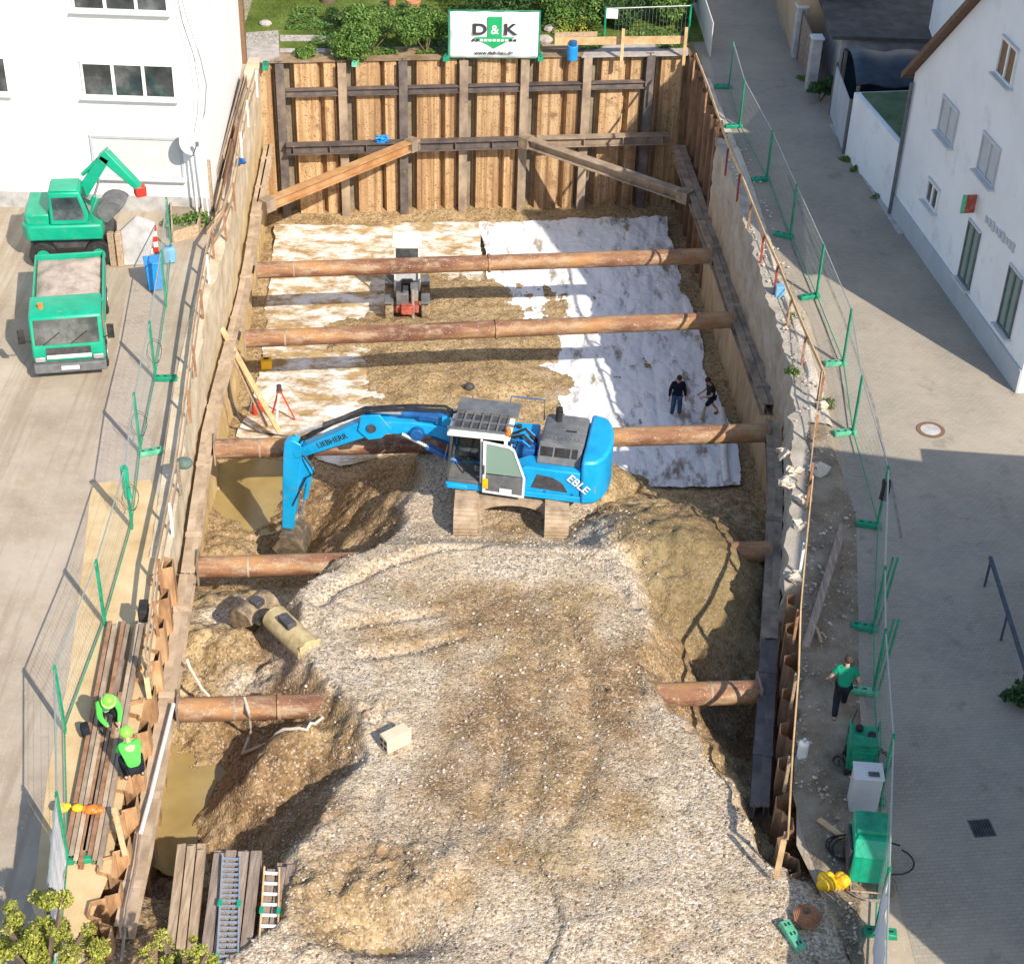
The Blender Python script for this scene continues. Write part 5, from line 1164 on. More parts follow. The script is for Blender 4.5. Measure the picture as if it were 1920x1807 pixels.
# white board fence between garden and alley
e0, e1 = at(1331, 112), at(1296, 0)
BF = thing('board_fence', 'pale board fence between the garden and the alley', 'fence', e0)
n = 9; e1 = e0+(e1-e0)*1.3
for i in range(n): mb = MB(); p, q = e0.lerp(e1, i/n), e0.lerp(e1, (i+.97)/n); mb.bar(p+Vector((0, 0, .85)), q+Vector((0, 0, .85)), .04, 1.5); mb.build('board', SHUT, BF, True)
# street fittings
p = at(1745, 806, .012); MH = thing('manhole_cover', 'round manhole cover with a brown ring in the sunlit paving', 'manhole cover', p)
mb = MB(); mb.ring((0, 0, 0), .3, .42, .015); mb.build('ring', BROWNF, MH); mb = MB(); mb.tube((0, 0, 0), (0, 0, .01), .3, 24); mb.build('lid', GCONC, MH)
p = at(1841, 1552, .012); DG = thing('street_drain', 'square dark drain grating in the shaded alley', 'drain', p, .15); MB().box((0, 0, .005), (.5, .5, .01)).build('frame', DGREY, DG)
for i in range(7): MB().box((-.19+.063*i, 0, .016), (.022, .42, .012)).build('bar', BLACK, DG)
h0, h1 = at(1857, 1045, .9), at(1925, 1262, .9); HR = thing('handrail', 'dark blue-grey handrail at the right edge of the alley', 'handrail', (h0.x, h0.y, 0))
mb = MB(); RAILM = M('blue_grey_paint', [(.05, .065, .09), (.08, .1, .13)], 3); mb.tube(h0, h1, .06, 10); mb.build('rail', RAILM, HR, True)
for t in (.02, .5, .98): p = h0.lerp(h1, t); mb = MB(); mb.tube((p.x, p.y, 0), p, .035, 8); mb.build('post', RAILM, HR, True)
MB().bar(at(1690, 440), at(1560, 235), .22, .12).build('kerb', GCONC, None, label='narrow stone kerb along the foot of the annex and gate', cat='kerb')
# ------------------------------------------------------------------ green tipper truck
tf0, tf1 = at(65, 690, .5), at(200, 680, .5); tfc = (tf0+tf1)/2; tang_ = math.atan2((tf1-tf0).x*-1, (tf1-tf0).y)   # heading
hd2 = Vector(((tf1-tf0).y, -(tf1-tf0).x, 0)).normalized()
TR = thing('tipper_truck', 'green tipper truck loaded with gravel, parked facing the camera beside the white building', 'truck', (tfc.x, tfc.y, 0), math.atan2(hd2.y, hd2.x))
def tb(name, c, size, mat, bevel=.03, par=TR, taper=1.0): return MB().box(c, size, taper=taper).build(name, mat, par, bevel=bevel)
GRAVEL = M('gravel_load', [(.3, .24, .2), (.42, .35, .29), (.5, .43, .37)], 3, 9, .95, 0, .1, bump=.9, bscale=12)
TRB = TGREEN
mb = MB(); mb.prism([(-1.5, .62), (-.06, .62), (0, 1.1), (-.06, 1.22), (-.26, 2.02), (-.42, 2.1), (-1.45, 2.1), (-1.5, 2.0)], 'y', -1.05, 1.05); mb.build('cab', TRB, TR, bevel=.05)
mb = MB(); mb.prism([(-.03, 1.24), (-.02, 1.25), (-.225, 1.98), (-.235, 1.97)], 'y', -.93, .93); mb.build('windscreen', GLASS, TR)
for y in (-1.055, 1.055):
    mb = MB(); mb.prism([(-1.15, 1.28), (-.2, 1.28), (-.4, 1.92), (-1.15, 1.92)], 'y', y-.01, y+.01); mb.build('side_window', GLASS, TR)
    mb = MB(); mb.path([(-.15, y, 1.3), (.12, y*1.2, 1.55), (.1, y*1.2, 1.9)], .02, 6); mb.build('mirror_arm', BLACK, TR); MB().box((.1, y*1.22, 1.65), (.08, .2, .46)).build('mirror', BLACK, TR, bevel=.02)
    MB().box((.03, y*.8, .78), (.05, .3, .16)).build('headlight', SILVER, TR, bevel=.02)
    for x in (-.72, -3.9): mb = MB(); s_ = 1 if y > 0 else -1; mb.tube((x, y-.24*s_, .44), (x, y+.02*s_, .44), .44, 24); wl2 = mb.build('wheel', BLACK, TR, bevel=.03, smooth=50); mb = MB(); mb.tube((x, y+.0*s_, .44), (x, y+.035*s_, .44), .24, 18); mb.build('rim', SILVER, wl2, smooth=50)
tb('grille', (.0, 0, 1.02), (.06, 1.3, .22), DGREY, .01); tb('grille_bar', (.02, 0, .84), (.05, 1.3, .12), WHITE, .01); tb('bumper', (.03, 0, .5), (.22, 2.1, .3), GREY, .03); tb('number_plate', (.15, 0, .52), (.02, .52, .12), WHITE, 0)
for y in (-.45, .35): MB().bar((.0, y-.25, 1.26), (-.1, y+.25, 1.6), .02, .02).build('wiper', BLACK, TR)
mb = MB(); mb.tube((-.75, -.7, 2.1), (-.75, -.7, 2.24), .08, 12); mb.build('beacon', ORANGE, TR)
tb('chassis', (-2.6, 0, .62), (5.0, .8, .22), DGREY, .02)
for y in (-1.05, 1.05): tb('side_board', (-3.35, y, 1.25), (3.4, .06, .62), TRB, .015)
tb('front_board', (-1.68, 0, 1.35), (.07, 2.16, .82), TRB, .015); tb('tailboard', (-5.05, 0, 1.25), (.07, 2.16, .62), TRB, .015); tb('bed_floor', (-3.35, 0, .96), (3.4, 2.1, .08), TRB, .0)
V, F = [], []; nx, ny = 22, 14
for i in range(nx+1):
    for j in range(ny+1):
        x, y = -1.74-3.25*i/nx, -1.0+2.0*j/ny; e_ = math.sin(math.pi*i/nx)**.5*math.sin(math.pi*j/ny)**.5
        V.append((x, y, 1.36+.26*e_+.05*float(fb(np.array([x]), np.array([y]), 2.3, 301, 3)[0])))
mb = MB(); mb.add(V, [(i*(ny+1)+j, (i+1)*(ny+1)+j, (i+1)*(ny+1)+j+1, i*(ny+1)+j+1) for i in range(nx) for j in range(ny)])
o = mb.build('gravel_load', GRAVEL, None, smooth=70); o.matrix_world = FR[TR]; setp(o, 'pale grey gravel heaped in the bed of the green truck', 'gravel', None, 'stuff')

# ------------------------------------------------------------------ green wheeled excavator behind the truck
GP = at(125, 445, 1.0); YG = 51.4
GX = thing('wheeled_excavator', 'green excavator with a bent arm behind the truck, in front of the white wall', 'excavator', (GP.x, YG, 0), rad(8))
def gb(name, c, size, mat, bevel=.03, par=GX): return MB().box(c, size).build(name, mat, par, bevel=bevel)
gb('chassis', (0, 0, .75), (2.6, 1.5, .35), DGREY)
for x in (-.9, .9):
    for y in (-.85, .85): mb = MB(); mb.tube((x, y-.18, .46), (x, y+.18, .46), .46, 20); w1 = mb.build('wheel', BLACK, GX, bevel=.03, smooth=50); mb = MB(); s_ = 1 if y > 0 else -1; mb.tube((x, y+.17*s_, .46), (x, y+.2*s_, .46), .22, 14); mb.build('rim', TGREEN, w1)
mb = MB(); mb.prism([(-1.5, -.7), (-1.3, -1.0), (1.1, -1.0), (1.15, 1.0), (-1.3, 1.0), (-1.5, .7)], 'z', .98, 1.55); mb.build('upper_body', TGREEN, GX, bevel=.08)
gb('engine_cover', (-.95, 0, 1.7), (.8, 1.7, .4), TGREEN, .06)
mb = MB(); mb.prism([(-.55, 1.55), (.65, 1.55), (.72, 1.9), (.5, 2.72), (-.5, 2.72)], 'y', -.98, .02); gc = mb.build('cab', TGREEN, GX, bevel=.05)
mb = MB(); mb.prism([(-.4, 1.75), (.55, 1.75), (.58, 1.92), (.42, 2.55), (-.4, 2.55)], 'y', -1.0, -.985); mb.build('window', GLASS, GX)
mb = MB(); mb.prism([(.66, 1.7), (.75, 1.9), (.56, 2.6), (.54, 2.6), (.64, 1.7)], 'y', -.86, -.1); mb.build('windscreen', GLASS, GX)
MB().box((0, -.48, 2.75), (.9, .9, .05)).build('cab_roof', TGREEN, GX, bevel=.02)
ap = lambda x, y: atp(x, y, (0, YG-.05, 0), (0, -1, 0))
A0_, A1_, A2_, A3_ = ap(150, 432), ap(138, 385), ap(199, 292), ap(262, 352)
def seg(name, a, b, w0, w1, mat=TGREEN, th=.17):
    d = (b-a).normalized(); n_ = Vector((-d.z, 0, d.x)); mb = MB()
    V = [a+n_*w0, b+n_*w1, b-n_*w1, a-n_*w0]; V = [v+Vector((0, s_, 0)) for s_ in (-th, th) for v in V]
    mb.add(V, [(0, 1, 2, 3), (7, 6, 5, 4), (0, 4, 5, 1), (1, 5, 6, 2), (2, 6, 7, 3), (3, 7, 4, 0)]); return mb.build(name, mat, GX, True, bevel=.03)
seg('boom', A0_, A1_, .2, .24); seg('boom', A1_+Vector((-.05, 0, -.1)), A2_, .22, .17); seg('stick', A2_+Vector((-.12, 0, .12)), A3_, .2, .1)
for a, b in ((A0_.lerp(A1_, .4)+Vector((.3, 0, 0)), A1_.lerp(A2_, .6)+Vector((.2, 0, -.12))), (A1_.lerp(A2_, .45)+Vector((-.15, 0, .3)), A2_+Vector((.1, 0, .22)))):
    mb = MB(); mb.tube(a, a.lerp(b, .6), .07, 12); c1 = mb.build('hydraulic_cylinder', TGREEN, GX, True, smooth=50); mb = MB(); mb.tube(a.lerp(b, .55), b, .04, 10); mb.build('piston_rod', SILVER, c1, True, smooth=50)
MB().box(A3_+Vector((0, 0, -.1)), (.36, .34, .36), .5).build('quick_coupler', RED, GX, True, bevel=.04)
bq = ap(238, 388); mb = MB(); mb.prism([(bq.x-.42+.5*math.cos(rad(30+i*22)), bq.z+.42*math.sin(rad(30+i*22))) for i in range(11)], 'y', YG-.5, YG+.4); mb.build('bucket', GREY, GX, True, bevel=.02)

# ------------------------------------------------------------------ yard things beside the truck
def bin_(label, p, h, mat, w0=.56):
    o = thing('wheelie_bin', label, 'bin', p, .3); mb = MB(); mb.box((0, 0, h/2+.04), (w0*.8, w0*.8, h-.08), taper=1.22); mb.build('body', mat, o, bevel=.02)
    MB().box((0, 0, h+.02), (w0*1.04, w0*1.04, .06)).build('lid', mat, o, bevel=.02); MB().box((0, w0*.55, h-.05), (w0*.9, .06, .06)).build('handle', mat, o)
    for x in (-.2, .2): mb = MB(); mb.tube((x-.03, w0*.36, .1), (x+.03, w0*.36, .1), .1, 14); mb.build('wheel', BLACK, o)
bin_('blue wheelie bin beside the left fence', at(292, 542), 1.05, CYAN)
p = at(318, 492); WC = thing('water_canister', 'light blue canister behind the blue wheelie bin', 'canister', p, .4); MB().box((0, 0, .3), (.42, .34, .56)).build('body', M('pale_blue_plastic', [(.12, .32, .5), (.2, .42, .6)], 4), WC, bevel=.07); MB().box((0, 0, .62), (.24, .05, .07)).build('handle', DBLUE, WC, bevel=.015)
p = at(285, 478); BR = thing('road_barrier', 'red and white striped barrier boards stacked on their ends by the concrete slab', 'barrier', p, .4)
for i in range(3):
    for k in range(5): MB().box((-.22+.2*i, .05*i, .12+.2*k), (.15, .04, .2)).build('stripe', WHITE if (i+k) % 2 else RED, BR)
s0 = at(250, 500); mb = MB(); mb.add([(s0.x-.55, s0.y, .02), (s0.x+.5, s0.y+.1, .02), (s0.x+.75, s0.y+.5, 1.35), (s0.x+.1, s0.y+.55, 1.55), (s0.x-.5, s0.y+.4, 1.0), (s0.x-.55, s0.y+.16, .02), (s0.x+.5, s0.y+.26, .02), (s0.x+.75, s0.y+.66, 1.35), (s0.x+.1, s0.y+.71, 1.55), (s0.x-.5, s0.y+.56, 1.0)],
    [(0, 1, 2, 3, 4), (9, 8, 7, 6, 5), (0, 5, 6, 1), (1, 6, 7, 2), (2, 7, 8, 3), (3, 8, 9, 4), (4, 9, 5, 0)]); mb.build('concrete_slab', GCONC, None, bevel=.02, label='broken grey concrete slab tilted on edge between truck and bin', cat='concrete slab')
for i, x in enumerate((214, 228)):
    p = at(x, 498); MB().box((p.x, p.y, .62), (.2, .2, 1.24)).build('timber_bollard', OLDWOOD, None, bevel=.02, label=['left', 'right'][i]+' of two brown timber stumps between the green truck and the slab', cat='post')
bd = [at(*v) for v in [(322, 395), (385, 392), (372, 440), (325, 455)]]
PB = thing('planting_bed', 'overgrown planting bed edged with pink boards at the white building corner', 'planter', bd[0])
mb = MB(); mb.prism([(q.x, q.y) for q in bd], 'z', 0, .25); mb.build('soil', DIRT, PB, True)
for i in range(4): mb = MB(); mb.bar(bd[i]+Vector((0, 0, .2)), bd[(i+1) % 4]+Vector((0, 0, .2)), .06, .4); mb.build('edge_board', OLDWOOD if i else M('pink_board', [(.5, .3, .26), (.6, .4, .35)], 3), PB, True)

# ------------------------------------------------------------------ small machine under the farthest struts
lt_, rt_ = at(722, 600, -6.75), at(800, 592, -6.75); mc = (lt_+rt_)/2
SM = thing('compact_loader', 'small white-roofed machine with red frame under the farthest strut', 'loader', (mc.x, mc.y+.9, float(floorz(mc.y+.9))+.12), math.pi/2*-1+rad(4))
def sb(name, c, size, mat, bevel=.02, taper=1.0): return MB().box(c, size, taper=taper).build(name, mat, SM, bevel=bevel)
for y in (-.72, .72):
    for x in (.75, -.75):
        mb = MB(); mb.tube((x, y-.17, .42), (x+.0, y+.17, .42), .44, 22); w1 = mb.build('wheel', GREY if False else MUD, SM, bevel=.05, smooth=50); s_ = 1 if y > 0 else -1; mb = MB(); mb.tube((x, y+.16*s_, .42), (x, y+.19*s_, .42), .2, 14); mb.build('rim', REDM, w1)
        MB().box((x, y, .92), (.8, .36, .06)).build('mudguard', GREY, SM, bevel=.02)
sb('frame', (.0, 0, .62), (2.2, .9, .3), REDM); sb('front_frame', (1.15, 0, .7), (.4, .5, .36), REDM, .04)
sb('engine_cover', (-.75, 0, 1.15), (1.0, .98, .75), SHUTD, .05); sb('front_cover', (.72, -.2, 1.05), (.7, .5, .55), GREY, .05); sb('control_panel', (.62, .28, 1.15), (.5, .3, .6), SILVER, .03)
for x in (-1.0, -.1):
    for y in (-.48, .48): mb = MB(); mb.bar((x, y, .8), (x, y, 2.75), .06, .06, (1, 0, 0)); mb.build('cab_post', WHITE, SM)
sb('cab_roof', (-.55, 0, 2.82), (1.1, 1.16, .12), WHITE, .03); sb('windscreen', (-.08, 0, 2.4), (.02, .88, .6), GLASS, 0); sb('windscreen_frame', (-.075, 0, 2.08), (.04, 1.02, .08), WHITE, 0); sb('seat', (-.02, 0, 1.05), (.4, .45, .5), BLACK, .05)
mb = MB(); mb.tube((1.2, .22, .3), (1.05, .22, 1.5), .06, 12); mb.build('hydraulic_cylinder', SILVER, SM, smooth=50)
mb = MB(); mb.tube((.95, -.2, 1.3), (.95, -.2, 1.75), .04, 10); mb.build('exhaust_pipe', BLACK, SM, smooth=50)

# ------------------------------------------------------------------ loose things in the pit
def fz(x, y): 
    p = at(x, y, -6)
    for _ in range(5): p = at(x, y, float(floorz(p.y))+.1)
    return p
def onland(x, y, z0=-2, dz=0.0):
    p = at(x, y, z0)
    for _ in range(12): p = at(x, y, p.z*.5+.5*(gz(p.x, p.y)+dz))
    return p
p = fz(500, 690); YB_ = thing('warning_box', 'yellow plastic box standing on the muddy fleece by the left wall', 'box', p, .2); MB().box((0, 0, .2), (.42, .34, .4)).build('body', YELLOW, YB_, bevel=.04); MB().box((0, -.0, .43), (.2, .05, .06)).build('handle', BLACK, YB_, bevel=.01)
p = fz(483, 775); CA = thing('fuel_canister', 'red fuel canister beside the leaning planks', 'canister', p, .5); MB().box((0, 0, .22), (.36, .24, .42)).build('body', RED, CA, bevel=.06); MB().box((.05, 0, .46), (.18, .05, .06)).build('handle', RED, CA, bevel=.01); mb = MB(); mb.tube((-.12, 0, .43), (-.17, 0, .52), .035, 10); mb.build('spout', BLACK, CA)
p = fz(527, 790); TP = thing('survey_tripod', 'pinkish-red survey tripod with a dark instrument on the fleece', 'tripod', p)
for a in (0.3, 2.4, 4.5): mb = MB(); mb.bar((.5*math.cos(a), .5*math.sin(a), 0), (.05*math.cos(a), .05*math.sin(a), 1.25), .05, .05); mb.build('leg', RED if a < 4 else WHITE, TP)
MB().box((0, 0, 1.28), (.2, .2, .06)).build('head', REDM, TP); mb = MB(); mb.tube((0, 0, 1.3), (0, 0, 1.52), .09, 12); mb.build('instrument', DGREY, TP)
mb = MB(); mb.path([atW(425, 690, -.3), at(430, 745, -4.2), at(452, 790, -5.4), fz(490, 812), fz(560, 822), fz(620, 812)], .045, 8); mb.build('suction_hose', DGREY, None, label='dark hose running down the left wall and across the fleece', cat='hose')
p = fz(880, 742); MB().sphere((p.x, p.y, p.z+.4), .2, 10, 7, (1, .8, .8)).build('boulder', DGREY, None, label='dark round lump lying behind the excavator cab', cat='stone')
# pair of buckets lying on the gravel
p = onland(480, 1165, -2, .1); BK = thing('digging_bucket', 'grey digging bucket lying on the clay left of the ramp', 'bucket', p, rad(-35))
mb = MB(); mb.prism([(.45*math.cos(rad(20+i*20)), .3+.42*math.sin(rad(20+i*20))) for i in range(12)], 'y', -.55, .55); mb.build('shell', MUD, BK, bevel=.03); MB().box((.1, 0, .72), (.3, .3, .2)).build('mount', DGREY, BK, bevel=.03)
for i in range(4): MB().box((.5, -.42+.28*i, .5), (.2, .08, .05)).build('tooth', MUD, BK)
p = onland(548, 1205, -2, .1); BK2 = thing('ditching_bucket', 'long yellowish ditching bucket lying next to the grey bucket', 'bucket', p, rad(-50))
MUDY = M('mud_caked_yellow_steel', [(.3, .22, .11), (.46, .36, .19), (.55, .45, .26)], 4, 8, .9, 0, .2, bump=.5)
mb = MB(); mb.prism([(.36*math.cos(rad(10+i*19)), .3+.34*math.sin(rad(10+i*19))) for i in range(11)], 'x', -.85, .85)
mb.build('shell', MUDY, BK2, bevel=.03); MB().box((-.1, -.05, .68), (.5, .28, .18)).build('mount', DGREY, BK2, bevel=.03); MB().box((.86, 0, .32), (.05, .62, .56)).build('side_cutter', YELLOW if False else MUDY, BK2, bevel=.02)
p = onland(742, 1395, -1, .02); CB = thing('concrete_block', 'pale hollow concrete block lying on the gravel ramp', 'concrete block', p, rad(38)); MB().box((0, 0, .2), (.68, .34, .42)).build('body', M('cream_concrete', [(.55, .47, .33), (.66, .57, .42)], 4), CB, bevel=.02)
for x, z in ((-.08, .11), (.08, .11), (-.08, .28), (.08, .28)): MB().box((-.342, x, z), (.012, .1, .1)).build('hole', BLACK, CB)
p = onland(1485, 1757, -.1, .02); FB = thing('ballast_block', 'faded green fence base left on the gravel at the near right', 'fence foot', (p.x, p.y, p.z), rad(-68), None); MB().box((0, 0, .07), (.78, .25, .14), taper=.93).build('block', LGREEN, FB, bevel=.02)
for x in (-.25, 0, .25):
    for y in (-.04, .04): MB().box((x, y, .142), (.08, .04, .006)).build('slot', BLACK, FB)
for k, pts in enumerate([[(350, 1235), (356, 1252), (378, 1290), (392, 1305)], [(458, 1308), (466, 1335), (470, 1372), (455, 1412), (520, 1385), (575, 1368), (605, 1345)]]):
    P_ = []
    for i, (x, y) in enumerate(pts):
        p = onland(x, y, -2, .08); z = zW(p.y)+.36
        if (k == 0 and i == 0): p = atW(x, y, .25)
        elif (k == 0) or (k == 1 and i < 2): p = at(x, y, max(p.z, z-.25*(i if k == 0 else 0)))
        P_.append(p)
    mb = MB(); fine = []
    for a, b in zip(P_[:-1], P_[1:]):
        for t in (0, .25, .5, .75):
            q = a.lerp(b, t); q.z = max(q.z, gz(q.x, q.y)+.06); fine.append(q)
    mb.path(fine+[P_[-1]], .04, 7); mb.build('white_hose', M('cream_hose', [(.55, .5, .4), (.66, .6, .5)], 4) if k == 0 else bpy.data.materials['cream_hose'], None, label=['short cream hose hanging from the left waler', 'cream hose looped over the nearest strut and round the earth heap'][k], cat='hose', group='cream hoses by the nearest strut')

# ------------------------------------------------------------------ welding machines and loose things on the right strip
def case(o, c, size, mat, nm, bevel=.04, taper=1.0): return MB().box(c, size, taper=taper).build(nm, mat, o, bevel=bevel)
p = at(1610, 1435); W1 = thing('welding_machine', 'smaller green welding machine with round gauges on top, behind the grey cabinet', 'welding machine', p, rad(-8))
case(W1, (0, 0, .55), (.62, .8, .75), GREEN, 'body'); case(W1, (0, -.25, .98), (.58, .3, .14), GREEN, 'top_box', .02); case(W1, (0, -.41, .6), (.5, .03, .5), TGREEN, 'front_panel', .01)
for x, y in ((-.12, .2), (.16, .02)): mb = MB(); mb.tube((x, y, .92), (x, y, 1.02), .09, 14); mb.build('gauge', BLACK, W1)
for x in (-.3, .3):
    for y in (-.3, .3): mb = MB(); mb.tube((x-.04, y, .14), (x+.04, y, .14), .14, 14); mb.build('wheel', BLACK, W1)
for x in (-.33, .33): mb = MB(); mb.path([(x, -.45, .3), (x, -.45, 1.05), (x, .4, 1.05), (x, .4, .3)], .02, 6); mb.build('frame_tube', GREEN, W1)
p = at(1615, 1512); CBN = thing('power_cabinet', 'pale grey power cabinet between the two green welding machines', 'cabinet', p, rad(-3)); case(CBN, (0, 0, .55), (.62, .5, 1.1), SHUTD, 'body', .03); case(CBN, (0, 0, 1.12), (.66, .54, .05), SHUT, 'top', .015); case(CBN, (.1, -.12, 1.16), (.24, .12, .05), DGREY, 'switch', .01)
p = at(1619, 1635); W2 = thing('welding_machine', 'large green welding machine with a sloping front, nearest the camera', 'welding machine', p, rad(-5))
mb = MB(); mb.prism([(-.5, .22), (.5, .22), (.5, 1.35), (.1, 1.42), (-.28, 1.3), (-.5, 1.0)], 'x', -.38, .38); mb.build('body', TGREEN, W2, bevel=.03)
MB().bar((-.12, .0, 1.42), (.2, .3, 1.43), .16, .03).build('papers', WHITE, W2); case(W2, (0, .12, 1.4), (.7, .6, .1), GREEN, 'top_box', .02); case(W2, (-.42, 0, .75), (.06, .8, .6), DGREY, 'side_panel', .01)
for x in (-.38, .38): mb = MB(); mb.tube((x-.05, .35, .2), (x+.05, .35, .2), .2, 16); mb.build('wheel', BLACK, W2)
mb = MB(); mb.path([(-.34, -.5, .25), (-.34, -.72, .2), (.34, -.72, .2), (.34, -.5, .25)], .022, 6); mb.build('pull_bar', OLDWOOD, W2)
def coil(label, c, r, n, mat, ph=0, grp='cables round the welding machines', rr=.02):
    mb = MB(); pts = []
    for i in range(n*16+1):
        a = ph+i*math.pi/8; q = r*(1+.18*math.sin(a*.63)); pts.append((c.x+q*math.cos(a)+.1*math.sin(i*.11), c.y+q*.85*math.sin(a), .15+.012*(i/16)+.02*math.sin(a*1.7)))
    mb.path(pts, rr, 6); mb.build('cable', mat, None, label=label, cat='cable', group=grp)
coil('black cable loops lying left of the large welding machine', at(1588, 1600), .42, 3, BLACK, 0)
coil('black cable loop lying right of the large welding machine', at(1665, 1620), .5, 1, BLACK, 1)
coil('brown cable ring lying in front of the large welding machine', at(1628, 1668), .48, 2, GREYWOOD, 2)
coil('black cable loops lying round the smaller welding machine', at(1622, 1432), .52, 2, BLACK, .5)
coil('dark cable heap lying left of the smaller welding machine', at(1580, 1438), .22, 3, DGREY, 2)
mb = MB(); mb.path([at(1597, 1355, .95), at(1608, 1330, .5), at(1590, 1370, .06), at(1605, 1395, .5)], .014, 6); mb.build('cable', BLACK, None, label='thin cable dropping beside the green-shirted worker to the smaller machine', cat='cable')
p = at(1503, 1420); GB = thing('gas_bottle', 'white gas bottle standing on the dirt beside the guard rail', 'gas bottle', p); mb = MB(); mb.tube((0, 0, .02), (0, 0, .44), .125, 18); mb.sphere((0, 0, .44), .125, 18, 8, (1, 1, .7)); mb.build('body', WHITE, GB, smooth=50); mb = MB(); mb.tube((0, 0, .5), (0, 0, .6), .04, 10); mb.build('valve', SILVER, GB)
p = at(1560, 1662); mb = MB()
for i in range(12): mb.sphere((p.x+random.uniform(-.24, .24), p.y+random.uniform(-.14, .14), .1+random.uniform(0, .12)), random.uniform(.1, .16), 8, 6)
mb.build('yellow_sack', YELLOW, None, label='crumpled bright yellow sack on the dirt beside the large welding machine', cat='sack')
RUSTB = M('rusty_chain', [(.25, .1, .05), (.4, .2, .1)], 4); p = onland(1513, 1722, -.1, .1); mb = MB(); mb.path([(p.x+.3*math.cos(i*.7)*(1-i/70), p.y+.34*math.sin(i*.7)*(1-i/70)+.002*i, p.z+.04+.002*i) for i in range(46)], .035, 6); mb.build('rusty_chain', RUSTB, None, label='coiled rusty chain on the gravel beside the faded green base', cat='chain')
for (x, y), mt, la in (((128, 1518), YELLOW, 'yellow'), ((178, 1520), ORANGE, 'orange')):
    p = at(x, y, .25); mb = MB()
    for i in range(7): mb.sphere((p.x+random.uniform(-.22, .22), p.y+random.uniform(-.05, .05), .3+random.uniform(-.03, .05)), random.uniform(.07, .11), 8, 6, (1.3, 1, .8))
    mb.build('lifting_sling', mt, None, label='%s lifting sling laid over the steel bars' % la, cat='sling', group='lifting slings on the steel bars')
p = at(269, 1145, .9); MB().box(p, (.22, .5, .35), .1).build('tool_case', BLACK, None, bevel=.03, label='small black tool case on the wall top above the first zigzag piles', cat='case')
p = at(345, 868, .9); mb = MB(); mb.sphere(p, .21, 16, 10, (1.15, 1, .75)); mb.build('post_cap', M('grey_green_cap', [(.08, .12, .11), (.14, .19, .17)], 4), None, label='round grey-green cap on top of a left guard rail post', cat='cap')
p = at(452, 303, .3); mb = MB(); mb.sphere(p, .17, 10, 8, (1.2, .8, .7)); mb.v = [v+Vector((random.uniform(-.04, .04), random.uniform(-.04, .04), random.uniform(-.04, .04))) for v in mb.v]; mb.build('blue_bag', DBLUE, None, label='small blue bag on the far left wall top', cat='bag')
p = at(1462, 545, .2); mb = MB(); mb.box(p, (.3, .3, .4)); mb.build('blue_crate', bpy.data.materials['pale_blue_plastic'], None, bevel=.03, label='pale blue crate by the red posts of the right guard rail', cat='crate')
# pale rubble lumps along the right wall top near the bend
for i, (x, y, s_) in enumerate([(1534, 882, .3), (1488, 885, .22), (1476, 905, .22), (1506, 938, .2), (1540, 760, .2), (1490, 1085, .2), (1500, 985, .15), (1470, 850, .18)]):
    p = at(x, y, .1); mb = MB(); mb.sphere((p.x, p.y, .12), s_, 9, 6, (1, .8, .6)); mb.v = [v+Vector((random.uniform(-.11, .11), random.uniform(-.11, .11), random.uniform(-.08, .08))) for v in mb.v]
    mb.build('concrete_lump', RUBBLE, None, smooth=20, label=['largest pale concrete lump at the rail bend', 'pale lump at the waler end', 'jagged pale lump below the waler end', 'pale lump beside the near guard rail start', 'pale lump on the sunlit strip by the bend', 'pale lump beside the dark waler, farther down', 'small pale lump between waler and near rail', 'pale lump just above the waler bend'][i], cat='concrete lump', group='concrete lumps on the right wall top')
# ------------------------------------------------------------------ people
SKIN = M('skin', [(.5, .3, .21), (.56, .35, .26)], 6, 4, .6, 0, .3, bump=0); HAIR = M('dark_hair', [(.03, .02, .015), (.06, .04, .03)], 20, 4, .7, bump=.2)
JACKET = M('navy_jacket', [(.006, .008, .02), (.014, .018, .04)], 4, 6, .85, 0, .2, bump=.3, bscale=14); JEANS = M('blue_jeans', [(.03, .06, .12), (.05, .09, .17), (.09, .14, .24)], 4, 6, .9, 0, .2, bump=.2)
TEE = M('black_shirt', [(.012, .01, .01), (.03, .026, .025)], 4, 5, .9, bump=.2); GTEE = M('green_shirt', [(.01, .22, .12), (.015, .3, .17)], 3, 5, .9, 0, .15, bump=.3, bscale=10)
TROUS = M('dark_work_trousers', [(.008, .01, .018), (.02, .022, .03)], 4, 5, .9, bump=.2); NEON = M('neon_green_jacket', [(.06, .5, .06), (.12, .62, .1)], 4, 5, .8, 0, .2, bump=.4, bscale=10); HELM = M('lime_helmet', [(.2, .68, .05), (.24, .75, .08)], 4, 4, .4, 0, .5, bump=0); PALEV = M('pale_green_vest', [(.35, .6, .42), (.45, .7, .52)], 4, 5, .85, bump=.3)
